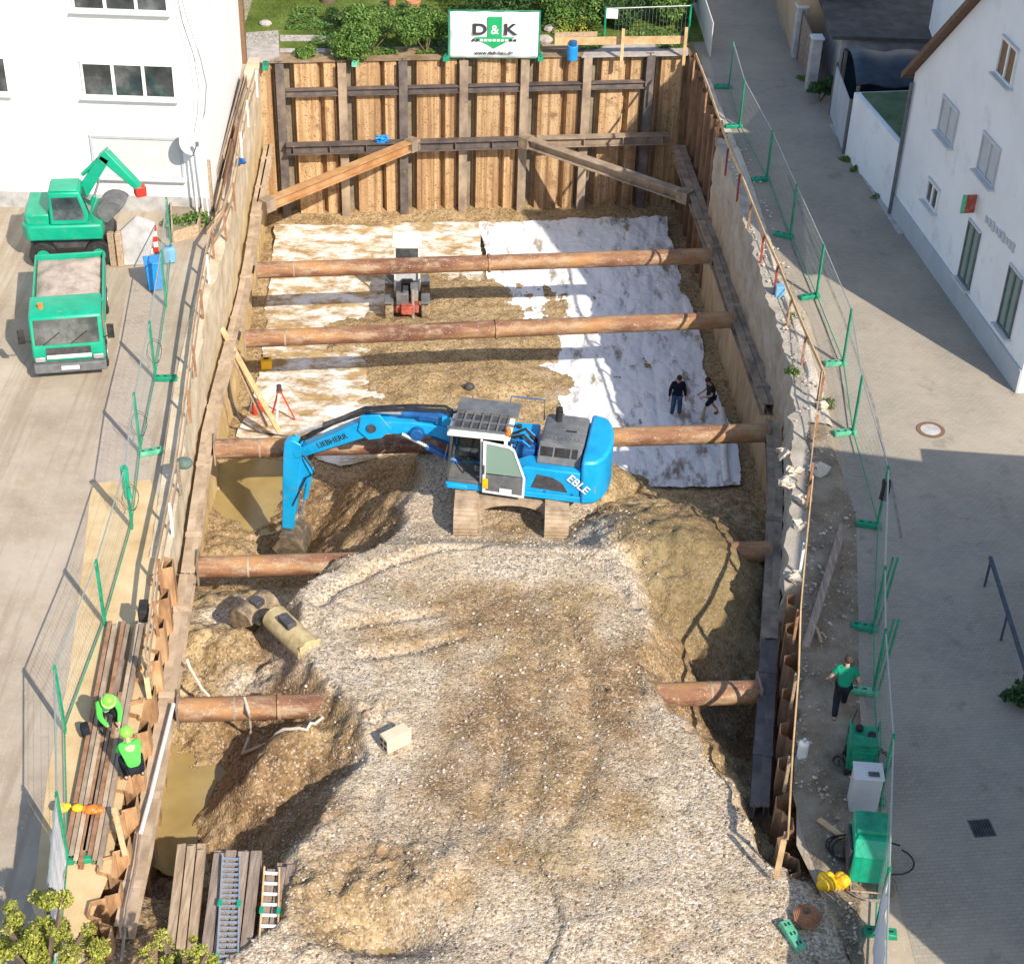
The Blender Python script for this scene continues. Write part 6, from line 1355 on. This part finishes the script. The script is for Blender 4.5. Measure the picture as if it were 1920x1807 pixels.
def skin_mesh(name, joints, edges, mat, parent, sub=2, smooth=180, merge=None):
    """joints: name -> (point, radius); one continuous surface grown along the edges with the Skin modifier"""
    names = list(joints); me = bpy.data.meshes.new(name); Mi = FR[parent].inverted()
    me.from_pydata([tuple(joints[n][0]) for n in names], [(names.index(a), names.index(b)) for a, b in edges], []); me.update()
    o = bpy.data.objects.new(name, me); C.objects.link(o); sk = o.modifiers.new('skin', 'SKIN'); sk.use_smooth_shade = True
    for i, n in enumerate(names):
        r = joints[n][1]; r = r if isinstance(r, tuple) else (r, r); v = me.skin_vertices[0].data[i]; v.radius = r; v.use_root = (i == 0)
    o.modifiers.new('sub', 'SUBSURF').levels = sub; o.modifiers['sub'].render_levels = sub
    dg = bpy.context.evaluated_depsgraph_get(); m2 = bpy.data.meshes.new_from_object(o.evaluated_get(dg)); bpy.data.objects.remove(o); bpy.data.meshes.remove(me)
    m2.name = name; m2.materials.clear(); m2.materials.append(mat); m2.polygons.foreach_set('use_smooth', [True]*len(m2.polygons))
    o = bpy.data.objects.new(name, m2); C.objects.link(o); o.parent = parent; FR[o] = FR[parent]; return o
def person(label, base_, rz, P, shirt, trousers, sleeve, legs, hair=HAIR, helmet=None, shoes=BLACK, vest=None):
    """P: joint positions in the person's frame (x right, y forward, z up)"""
    o = thing('person', label, 'person', base_, rz); V = {k: Vector(v) for k, v in P.items()}
    J, E = {}, []
    def j(n, p, r): J[n] = (p, r)
    j('pelvis', V['pelvis'], (.135, .105)); j('belly', V['pelvis'].lerp(V['chest'], .45), (.125, .1)); j('chest', V['chest'], (.15, .11)); j('neck', V['neck'], .055)
    up = (V['head']-V['neck']).normalized(); fw = V['face'].normalized()
    j('jaw', V['neck']+up*.09+fw*.02, (.062, .07)); j('skull', V['head'], (.078, .095)); j('crown', V['head']+up*.075-fw*.01, (.055, .07)); j('nose', V['head']-up*.03+fw*.105, .014)
    E += [('pelvis', 'belly'), ('belly', 'chest'), ('chest', 'neck'), ('neck', 'jaw'), ('jaw', 'skull'), ('skull', 'crown'), ('skull', 'nose')]
    for s in 'LR':
        sx = -1 if s == 'L' else 1; sh_, el_, wr_, hp_, kn, an = [V[k+s] for k in ('sho', 'elb', 'wri', 'hip', 'kne', 'ank')]
        j('sho'+s, sh_, .062); j('elb'+s, el_, .045); j('wri'+s, wr_, .03); d = (wr_-el_).normalized(); palm = wr_+d*.075; j('palm'+s, palm, (.036, .02))
        E += [('chest', 'sho'+s), ('sho'+s, 'elb'+s), ('elb'+s, 'wri'+s), ('wri'+s, 'palm'+s)]
        side = d.cross(fw if abs(d.dot(fw)) < .9 else Vector((1, 0, 0))).normalized(); curl = side.cross(d)
        for k, (off, ln) in enumerate(((-.03, .068), (-.01, .08), (.01, .075), (.03, .06))):
            a = palm+side*off+d*.03; b = a+d*ln*.55+curl*.008; c = b+d*ln*.35+curl*.03
            j('f%d%s' % (k, s), a, .0095); j('g%d%s' % (k, s), b, .0085); j('h%d%s' % (k, s), c, .0075); E += [('palm'+s, 'f%d%s' % (k, s)), ('f%d%s' % (k, s), 'g%d%s' % (k, s)), ('g%d%s' % (k, s), 'h%d%s' % (k, s))]
        a = wr_+d*.035-side*.035; b = a+d*.035-side*.02+curl*.015; j('t0'+s, a, .012); j('t1'+s, b, .009); E += [('wri'+s, 't0'+s), ('t0'+s, 't1'+s)]
        j('hip'+s, hp_, .085); j('kne'+s, kn, .056); j('ank'+s, an, .04); f2 = V.get('toe'+s, an+Vector((0, .2, -.05))); j('toe'+s, f2, (.04, .03))
        E += [('pelvis', 'hip'+s), ('hip'+s, 'kne'+s), ('kne'+s, 'ank'+s), ('ank'+s, 'toe'+s)]
    b = skin_mesh('body', J, E, SKIN, o, 2)
    # clothes follow the body a little outside it
    K, E2 = {'belly': (J['belly'][0], (.175, .145)), 'pelvis': (V['pelvis']+(V['pelvis']-V['chest']).normalized()*-.02, (.155, .125)), 'chest': (V['chest'], (.2, .155)), 'col': (V['chest'].lerp(V['neck'], .75), (.085, .075))}, [('belly', 'pelvis'), ('belly', 'chest'), ('chest', 'col')]
    for s in 'LR':
        K['sho'+s] = (V['sho'+s], .095); K['elb'+s] = (V['sho'+s].lerp(V['elb'+s], .62 if sleeve == 'short' else 1), .08 if sleeve == 'short' else .072); E2 += [('chest', 'sho'+s), ('sho'+s, 'elb'+s)]
        if sleeve == 'long': K['wri'+s] = (V['elb'+s].lerp(V['wri'+s], .95), .045); E2.append(('elb'+s, 'wri'+s))
    skin_mesh('jacket' if sleeve == 'long' else 'shirt', K, E2, shirt, o, 2)
    if vest: skin_mesh('vest', {'belly': (J['belly'][0], (.165, .14)), 'low': (V['pelvis'].lerp(V['chest'], .2), (.165, .138)), 'chest': (V['chest'], (.19, .15)), 'col': (V['chest'].lerp(V['neck'], .45), (.12, .1))}, [('belly', 'low'), ('belly', 'chest'), ('chest', 'col')], vest, o, 2)
    K, E2 = {'pelvis': (V['pelvis'], (.15, .125))}, []
    for s in 'LR':
        K['hip'+s] = (V['hip'+s], .12); E2.append(('pelvis', 'hip'+s)); K['kne'+s] = (V['kne'+s] if legs == 'long' else V['hip'+s].lerp(V['kne'+s], .95), .092); E2.append(('hip'+s, 'kne'+s))
        if legs == 'long': K['ank'+s] = (V['kne'+s].lerp(V['ank'+s], .93), .075); E2.append(('kne'+s, 'ank'+s))
    skin_mesh('trousers' if legs == 'long' else 'shorts', K, E2, trousers, o, 2)
    for s in 'LR':
        an = V['ank'+s]; tt = J['toe'+s][0]; skin_mesh('shoe', {'a': (an+Vector((0, 0, -.02)), .055), 'b': (an.lerp(tt, .45)+Vector((0, 0, -.02)), (.055, .045)), 'c': (tt, (.05, .036))}, [('a', 'b'), ('b', 'c')], shoes, o, 2)
    # eyes, ears, mouth as small children of the body
    rt_ = fw.cross(up).normalized()
    for sx in (-1, 1):
        MB().sphere(V['head']+fw*.088+rt_*sx*.032, .011, 8, 6).build('eye', BLACK, o); MB().sphere(V['head']+rt_*sx*.083-up*.015, .026, 8, 6, (.5, 1, 1.2)).build('ear', SKIN, o)
    MB().box(V['head']+fw*.09-up*.068, (.05, .012, .012)).build('mouth', RED, o)
    if helmet:
        mb = MB(); mb.sphere(V['head']+up*.05, .14, 18, 12, (1, 1.1, .95)); h = mb.build('helmet', helmet, o); mb = MB(); mb.tube(V['head']+up*.02+fw*.03, V['head']+up*.035+fw*.03, .17, 20); mb.build('brim', helmet, h, smooth=50)
    else:
        mb = MB(); mb.sphere(V['head']+up*.035-fw*.018, .108, 16, 10, (.9, 1.0, 1.0)); mb.build('hair', hair, o)
    return o
def stand(h=1.0, **k):
    P = dict(pelvis=(0, 0, .95), chest=(0, 0, 1.33), neck=(0, .01, 1.53), head=(0, .04, 1.68), face=(0, 1, -.1), shoL=(-.19, 0, 1.43), shoR=(.19, 0, 1.43), elbL=(-.26, -.04, 1.14), elbR=(.26, -.04, 1.14), wriL=(-.29, .05, .88), wriR=(.29, .05, .88), hipL=(-.1, 0, .9), hipR=(.1, 0, .9), kneL=(-.12, .03, .5), kneR=(.12, .03, .5), ankL=(-.14, -.02, .08), ankR=(.14, -.02, .08), toeL=(-.17, .17, .035), toeR=(.17, .17, .035)); P.update(k); return P
p = fz(1266, 781); FACE = math.pi
person('person in a navy jacket and blue jeans standing on the fleece, facing the camera', p, FACE+.1, stand(face=(0, 1, -.45), head=(0, .07, 1.67)), JACKET, JEANS, 'long', 'long')
p = fz(1330, 782)
person('person in a dark T-shirt and shorts stepping along the right wall of the pit', p, math.pi*.6, stand(pelvis=(0, 0, .92), chest=(0, .1, 1.28), neck=(0, .16, 1.47), head=(0, .22, 1.6), face=(0, 1, -.5), shoL=(-.19, .08, 1.38), shoR=(.19, .08, 1.38), elbL=(-.25, .12, 1.1), elbR=(.25, .1, 1.1), wriL=(-.16, .36, 1.02), wriR=(.16, .36, 1.0), kneL=(-.11, .26, .55), ankL=(-.12, .32, .1), toeL=(-.13, .52, .04), kneR=(.11, -.1, .5), ankR=(.12, -.38, .14), toeR=(.12, -.22, .04)), TEE, TROUS, 'short', 'short')
p = at(1572, 1338)
person('person in a green T-shirt and dark trousers walking away past the welding machines', p, rad(-8), stand(chest=(0, .04, 1.33), kneR=(.1, .22, .52), ankR=(.1, .28, .1), toeR=(.11, .48, .05), kneL=(-.11, -.08, .5), ankL=(-.12, -.35, .14), toeL=(-.12, -.18, .04), elbL=(-.33, -.02, 1.17), wriL=(-.36, .14, .95), elbR=(.33, -.06, 1.17), wriR=(.34, .08, .92)), GTEE, TROUS, 'short', 'long')
crouch = stand(pelvis=(0, -.1, .5), chest=(0, .14, .84), neck=(0, .27, 1.0), head=(0, .36, 1.1), face=(0, .8, -.65), shoL=(-.19, .2, .93), shoR=(.19, .2, .93), elbL=(-.24, .36, .66), elbR=(.24, .36, .66), wriL=(-.12, .58, .5), wriR=(.12, .58, .5), hipL=(-.11, -.1, .48), hipR=(.11, -.1, .48), kneL=(-.2, .32, .52), kneR=(.2, .3, .5), ankL=(-.18, .02, .1), ankR=(.18, .02, .1), toeL=(-.2, .22, .04), toeR=(.2, .22, .04))
p = at(203, 1360, .2)
person('person in lime helmet and neon jacket bending over the steel bars, the farther of two', p, rad(-150), crouch, NEON, TROUS, 'long', 'long', helmet=HELM, vest=PALEV)
p = at(254, 1462, .2)
person('person in lime helmet and neon jacket crouching by the zigzag piles, the nearer of two', p, rad(25), crouch, NEON, TROUS, 'long', 'long', helmet=HELM)
p = at(161, 1375, .1); MB().box(p+Vector((0, 0, .15)), (.22, .36, .24), .4, taper=.8).build('work_bag', TROUS, None, bevel=.05, label='small dark bag on the steel bars beside the crouching workers', cat='bag')

# ------------------------------------------------------------------ banner
b0, b1 = at(843, 108, .15), at(1008, 109, .15); bt = atp(845, 22, b0, (0, -1, 0)); BH = bt.z-.15
BN = thing('site_banner', 'white banner with a green arrow logo standing behind the back wall', 'banner', (b0.x, b0.y, 0), math.atan2((b1-b0).y, (b1-b0).x)); BWd = (b1-b0).length
BANW = M('banner_fabric', [(.6, .61, .62), (.68, .69, .7), (.74, .74, .75)], 1.5, 6, .7, 0, .2, (1, 1, 4), .25, 12)
mb = MB(); nx, nz = 24, 14; V = []
for i in range(nx+1):
    for k in range(nz+1): V.append((BWd*i/nx, .02*math.sin(i*.9+k*.4)+.015*math.sin(k*1.3), .15+BH*k/nz))
mb.add(V, [(i*(nz+1)+k, (i+1)*(nz+1)+k, (i+1)*(nz+1)+k+1, i*(nz+1)+k+1) for i in range(nx) for k in range(nz)]); cl = mb.build('sheet', BANW, BN); cl.modifiers.new('t', 'SOLIDIFY').thickness = .01
for x in (-.04, BWd+.04): mb = MB(); mb.tube((x, .04, 0), (x, .04, BH+.2), .035, 10); mb.build('post', GREEN, BN)
for z in (.12, BH+.18): mb = MB(); mb.tube((0, .05, z), (BWd, .05, z), .022, 8); mb.build('rail', GREEN, BN)
LG = M('logo_green', [(.01, .3, .1), (.015, .36, .13)], 3, 4, .6, bump=0); LT = M('logo_dark_grey', [(.035, .035, .04), (.05, .05, .055)], 3, 4, .6, bump=0)
U, Z_ = lambda u: BWd*u, lambda v: .15+BH*(1-v)
mb = MB(); mb.prism([(U(.425), Z_(.10)), (U(.585), Z_(.10)), (U(.585), Z_(.54)), (U(.735), Z_(.54)), (U(.5), Z_(.79)), (U(.27), Z_(.54)), (U(.425), Z_(.54))], 'y', -.06, -.05); mb.build('arrow', LG, BN)
TM = lambda u, v, d=-.065: Matrix.Translation((U(u), d, Z_(v))) @ Matrix.Rotation(math.pi/2, 4, 'X')
text('lettering', 'D', BH*.33, TM(.333, .38), LT, BN, .004, wx=1.28, bold=.02); text('lettering', 'K', BH*.33, TM(.675, .38), LT, BN, .004, wx=1.28, bold=.02); text('lettering', '&', BH*.27, TM(.505, .385, -.07), WHITE, BN, .004, bold=.006)
text('lettering', 'www.duk-bau.de', BH*.105, TM(.5, .885), LT, BN, .003, wx=1.15, bold=.006)
for i in range(11):
    MB().box((U(.265+.047*i), -.066, Z_(.605)), (U(.034), .006, BH*.05)).build('small_letter', LT if i in (0, 1, 9, 10) else WHITE, BN)
for i, (x, y) in enumerate([(498, 128), (667, 122), (838, 112), (1012, 112)]):
    p = at(x, y, .02); foot(['green foot block at the back left corner of the pit', 'green foot block left of the bushes on the back wall', 'green foot block under the left banner post', 'green foot block under the right banner post'][i], (p.x, p.y, .03), math.pi/2+random.uniform(-.2, .2), 'green foot blocks behind the back wall', LGREEN if i == 1 else GREEN, (.6, .24, .2))
# timber guard and garden things behind the wall on the right
TG = thing('timber_guard', 'fresh timber guard rail on two posts behind the right part of the back wall', 'guard rail', at(1165, 110))
MB().bar(at(1040, 78, .75), at(1286, 75, .75), .05, .34).build('board', TIMBER, TG, True); MB().bar(at(1040, 66, 1.0), at(1120, 64, 1.0), .05, .2).build('board', OLDWOOD, TG, True)
for x, y0 in ((1165, 111), (1282, 108)): p = at(x, y0); MB().bar((p.x, p.y-.1, -.3), (p.x, p.y-.1, 1.35), .13, .13).build('post', TIMBER, TG, True)
p = at(1073, 112); BJ = thing('blue_barrel', 'bright blue barrel with a dark lid at the edge of the back wall', 'barrel', p); mb = MB(); mb.tube((0, 0, 0), (0, 0, .62), .22, 20); mb.build('body', CYAN, BJ, smooth=50, bevel=.03); mb = MB(); mb.tube((0, 0, .62), (.03, 0, .82), .15, 16); mb.build('lid', DBLUE, BJ, smooth=50)
GF = thing('garden_fence', 'green post fence with a pale plate at the garden edge', 'site fence', at(1132, 70)); q0_, q1_ = at(1132, 82), at(1290, 76)
for t in (0, 1): p = q0_.lerp(q1_, t); mb = MB(); mb.tube(p, p+Vector((0, 0, 1.6)), .05, 10); mb.build('post', GREEN, GF, True)
mb = MB(); mb.tube(q0_+Vector((0, 0, 1.55)), q1_+Vector((0, 0, 1.55)), .03, 8); mb.build('rail', MESHW, GF, True)
MB().box(q0_+Vector((.28, -.06, 1.35)), (.5, .03, .4)).build('plate', PALEV if False else WHITE, GF, True)
for x in np.linspace(.12, .95, 20): p = q0_.lerp(q1_, x); MB().box(p+Vector((0, 0, .8)), (.006, .006, 1.5)).build('wire', MESHW, GF, True)

# ------------------------------------------------------------------ plants
def leafmat(name, cols):
    m, nt, b, oc = base(name, .6, 0, .3); g = N(nt, 'ShaderNodeNewGeometry')
    f = math_(nt, 'ADD', math_(nt, 'MULTIPLY', g.outputs['Random Per Island'], .6), math_(nt, 'MULTIPLY', noise(nt, oc, 1.6, 4), .4))
    n = len(cols); nt.links.new(ramp(nt, [(.15+.7*i/(n-1), c) for i, c in enumerate(cols)], f), b.inputs['Base Color'])
    b.inputs['Transmission Weight'].default_value = 0
    return m
LEAF = leafmat('bush_leaves', [(.03, .07, .012), (.06, .13, .02), (.11, .2, .035), (.2, .28, .07)])
LEAFD = leafmat('dark_leaves', [(.018, .045, .012), (.035, .08, .02), (.06, .12, .03)])
LEAFY = leafmat('yellow_green_leaves', [(.09, .12, .015), (.2, .23, .03), (.34, .34, .05), (.45, .42, .1)])
BARK = M('bark', [(.1, .07, .045), (.18, .13, .09)], 6, 6, .9, bump=.5)
def leaves(centres, n, size):
    """leaf cards spread through overlapping clumps; centres = (point, radius)"""
    wts = np.array([r**2.2 for _, r in centres]); wts /= wts.sum(); V = np.empty((n*4, 3)); idx = rng.choice(len(centres), n, p=wts)
    for i in range(n):
        c, r = centres[idx[i]]; d = rng.normal(size=3); d /= np.linalg.norm(d); rr = r*(.45+.55*rng.random()**.5); p = np.array(c)+d*rr*np.array([1, 1, .8])
        u = rng.normal(size=3); u /= np.linalg.norm(u); nrm = d+np.array([0, 0, .5])+.7*rng.normal(size=3); w_ = np.cross(nrm, u); w_ /= np.linalg.norm(w_)+1e-9; s_ = size*(.6+.8*rng.random())
        V[4*i] = p-u*s_; V[4*i+1] = p+w_*s_*.45; V[4*i+2] = p+u*s_; V[4*i+3] = p-w_*s_*.45
    return V
def plant(name, label, base_, clumps, n, size, mat, cat, grp=None, stems=4, trunk=None):
    o = thing(name, label, cat, base_, 0, grp); b_ = Vector(base_)
    V = leaves([(b_+Vector(c), r) for c, r in clumps], n, size); mb = MB(); mb.add(V.tolist(), [(4*i, 4*i+1, 4*i+2, 4*i+3) for i in range(n)]); mi = FR[o].inverted()
    me = bpy.data.meshes.new('crown'); me.from_pydata([tuple(mi @ v) for v in mb.v], [], mb.f); me.update(); me.materials.append(mat); c_ = bpy.data.objects.new('crown' if trunk else 'foliage', me); C.objects.link(c_); c_.parent = o
    mb = MB()
    if trunk: mb.path([b_, b_+Vector((.05, .05, trunk*.5)), b_+Vector((0, 0, trunk))], .11, 8)
    for i in range(stems):
        c, r = clumps[i % len(clumps)]; s_ = b_+Vector((0, 0, trunk or 0)); mb.path([s_, s_.lerp(b_+Vector(c), .5)+Vector((.05, 0, .05)), b_+Vector(c)+Vector((0, 0, r*.5))], .025 if not trunk else .05, 5)
    mb.build('trunk' if trunk else 'stem', BARK, o, True); return o
def bush(label, px, py, r, h, n, mat, name='garden_bush', size=.075, grp='bushes in the garden', cat='bush'):
    p = at(px, py); cl = []
    for i in range(9): a = random.random()*6.28; q = random.random()**.5*r*.8; cl.append(((q*math.cos(a), q*math.sin(a)*.8, h*random.uniform(.3, .85)), r*random.uniform(.3, .5)))
    return plant(name, label, p, cl, n, size, mat, cat, grp)
for a in [('broad leafy bush left of the banner', 700, 95, 1.5, 1.5, 5200, LEAF), ('loose bush with reddish twigs beside the broad bush', 660, 108, 1.0, 1.2, 2600, LEAF), ('bright leafy bush touching the left edge of the banner', 800, 100, 1.3, 1.6, 4600, LEAF), ('green bush behind the clay pot', 770, 62, 1.2, 1.2, 3200, LEAF), ('tall dark bush behind the banner', 930, 40, 1.8, 2.0, 4200, LEAFD), ('dense bush right of the banner', 1060, 45, 1.6, 1.5, 4600, LEAF), ('dark bush behind the green garden fence', 1150, 45, 1.5, 1.3, 4200, LEAFD), ('rounded bush near the board fence', 1235, 40, 1.5, 1.5, 4600, LEAF), ('low bush at the foot of the pale path', 570, 108, .5, .35, 900, LEAF), ('small dark bush on the lawn near the tree stump', 640, 48, .6, .7, 1000, LEAFD), ('leafy bush at the top edge of the lawn', 530, -12, 1.2, 1.2, 2600, LEAFD), ('yellow-flowering low bush behind the timber guard', 1075, 62, .9, .4, 1500, LEAFY), ('bush at the top edge behind the pots', 850, -5, 1.8, 1.6, 3600, LEAF), ('bush at the top edge right of the banner', 1020, 5, 1.7, 1.6, 3400, LEAFD), ('bush in the far corner by the alley', 1275, 30, 1.2, 1.8, 3000, LEAF)]: bush(*a)
bush('dark green hedge plant growing between gate and pillar in the alley', 1538, 190, .55, 1.3, 1700, LEAFD, 'alley_shrub', .07, None, 'shrub')
bush('tangled greenery growing in the planting bed by the white building', 350, 425, .7, .4, 1100, LEAF, 'bed_plants', .07, None, 'plants')
bush('potted plants with red flowers at the right edge of the alley', 1912, 1320, .45, .6, 900, LEAFD, 'flower_pots', .07, None, 'plants')
for i, (x, y) in enumerate([(1505, 150), (1520, 172), (1585, 300), (1600, 318), (1648, 372), (1480, 700), (1550, 760), (1490, 600)]):
    bush('weeds in the alley, ' + ['by the far pillar', 'by the near pillar', 'by the annex corner', 'along the annex wall', 'by the downpipe', 'under the right guard rail', 'by the rail bend', 'behind the red posts'][i], x, y, .3, .12, 240, LEAF, 'weed_tuft', .05, 'weed tufts along the alley', 'weeds')
# tops of two small trees at the bottom left
for la, x, y, r, n in (('yellow-green treetop at the bottom left corner', 82, 1778, 1.0, 9000), ('smaller yellow-green treetop below the timber stacks', 330, 1812, .55, 3200)):
    top = at(x, y, 2.2); base_ = Vector((top.x, top.y-.4, 0)); cl = []
    for i in range(70):
        d = rng.normal(size=3); d /= np.linalg.norm(d); q = r*(.25+1.0*rng.random()**.8); cl.append((tuple(Vector((0, .4, 2.2))+Vector(d.tolist())*q), r*rng.uniform(.1, .24)))
    plant('young_tree', la, base_, cl, int(n*1.7), .036, LEAFY, 'tree', 'treetops at the bottom edge', 24, 1.6)
# stones, pots and path in the garden
PATH = M('garden_stone', [(.3, .26, .23), (.42, .37, .33), (.5, .46, .42)], 2.5, 8, .9, 0, .15, bump=.4)
q = [at(*v) for v in [(462, 62), (522, 58), (524, 108), (500, 118), (460, 118)]]; sheet('path', [(p.x, p.y) for p in q], [], .02, PATH)
for y0, y1, x1 in ((67, 79, 640), (92, 100, 610)): sheet('path', [(p.x, p.y) for p in [at(525, y0), at(x1, y0), at(x1, y1), at(525, y1)]], [], .024, PATH)
q = [at(*v) for v in [(1100, 88), (1290, 80), (1290, 106), (1090, 110)]]; sheet('path', [(p.x, p.y) for p in q], [], .026, PATH)
TERRA = M('terracotta', [(.45, .19, .09), (.56, .27, .14)], 5, 5, .8, bump=.1)
for i, (x, y, s_) in enumerate([(775, 28, 1.0), (735, 14, .7)]):
    p = at(x, y); o = thing('clay_pot', ['large terracotta pot on the garden stones', 'orange pot behind the large terracotta pot'][i], 'flower pot', p); mb = MB(); mb.tube((0, 0, 0), (0, 0, .6*s_), .2*s_, 20, .3*s_); mb.build('body', TERRA, o, smooth=50); mb = MB(); mb.ring((0, 0, .6*s_), .24*s_, .34*s_, .1*s_); mb.build('rim', TERRA, o)
p = at(615, 4); mb = MB(); mb.tube(p, p+Vector((0, 0, .5)), .35, 16, .28); mb.build('tree_stump', BARK, None, label='grey tree stump on the lawn at the top edge', cat='stump')
for i, (x, y, s_) in enumerate([(498, 48, .22), (1020, 80, .3), (795, 70, .3), (1035, 60, .3)]):
    p = at(x, y); mb = MB(); mb.sphere((p.x, p.y, s_*.4), s_, 9, 6, (1.3, 1, .7)); mb.build('garden_boulder', PATH, None, smooth=25, label=['pale stone on the lawn near the white building', 'brownish stone right of the banner', 'pale stone below the terracotta pot', 'pale stone under the dense right bush'][i], cat='stone')
# white car parked at the left edge
# grass of the lawn: nobody could count the blades
def grass(n=26000):
    px = rng.uniform(-13, 8, n*2); py = rng.uniform(70, 82, n*2); k = np.where((py > 69.6+(px+12.2)*.13))[0][:n]
    V = np.empty((len(k)*3, 3)); a = rng.uniform(0, 6.28, len(k)); h = rng.uniform(.03, .1, len(k)); w_ = .018
    x, y = px[k], py[k]; V[0::3] = np.c_[x-w_*np.cos(a), y-w_*np.sin(a), np.full(len(k), .012)]; V[1::3] = np.c_[x+w_*np.cos(a), y+w_*np.sin(a), np.full(len(k), .012)]; V[2::3] = np.c_[x+rng.normal(0, .03, len(k)), y+rng.normal(0, .03, len(k)), h]
    me = bpy.data.meshes.new('grass'); me.from_pydata(V.tolist(), [], [(3*i, 3*i+1, 3*i+2) for i in range(len(k))]); me.update()
    me.materials.append(leafmat('grass_blades', [(.06, .09, .015), (.11, .16, .025), (.2, .24, .06)])); o = bpy.data.objects.new('grass', me); C.objects.link(o); setp(o, 'short grass blades of the lawn behind the back wall', 'grass', None, 'stuff')
grass()

# low ground cover along the garden edge
def cover(n=9000):
    V = np.empty((n*4, 3)); F = []
    for i in range(n):
        t = rng.random(); u = rng.random()**1.6; x = BA.x+.6+(BB.x-BA.x-.4)*t; y = yback(x)+.5+2.6*u
        if float(vn(x, y, .8, 401)) < -.15: y += 3
        s_ = .05+.05*rng.random(); a = rng.random()*6.28; z = .02+.22*rng.random()*(.6+.6*float(vn(x, y, 1.1, 403))); d = np.array([math.cos(a), math.sin(a), rng.uniform(-.2, .7)])*s_; e_ = np.array([-math.sin(a), math.cos(a), rng.uniform(-.3, .3)])*s_*.5; p = np.array([x, y, max(z, .02)])
        V[4*i], V[4*i+1], V[4*i+2], V[4*i+3] = p-d, p+e_, p+d, p-e_; F.append((4*i, 4*i+1, 4*i+2, 4*i+3))
    me = bpy.data.meshes.new('ground_cover'); me.from_pydata(V.tolist(), [], F); me.update(); me.materials.append(LEAF); o = bpy.data.objects.new('ground_cover', me); C.objects.link(o); setp(o, 'low leafy ground cover along the garden edge behind the back wall', 'ground cover', None, 'stuff')
cover()
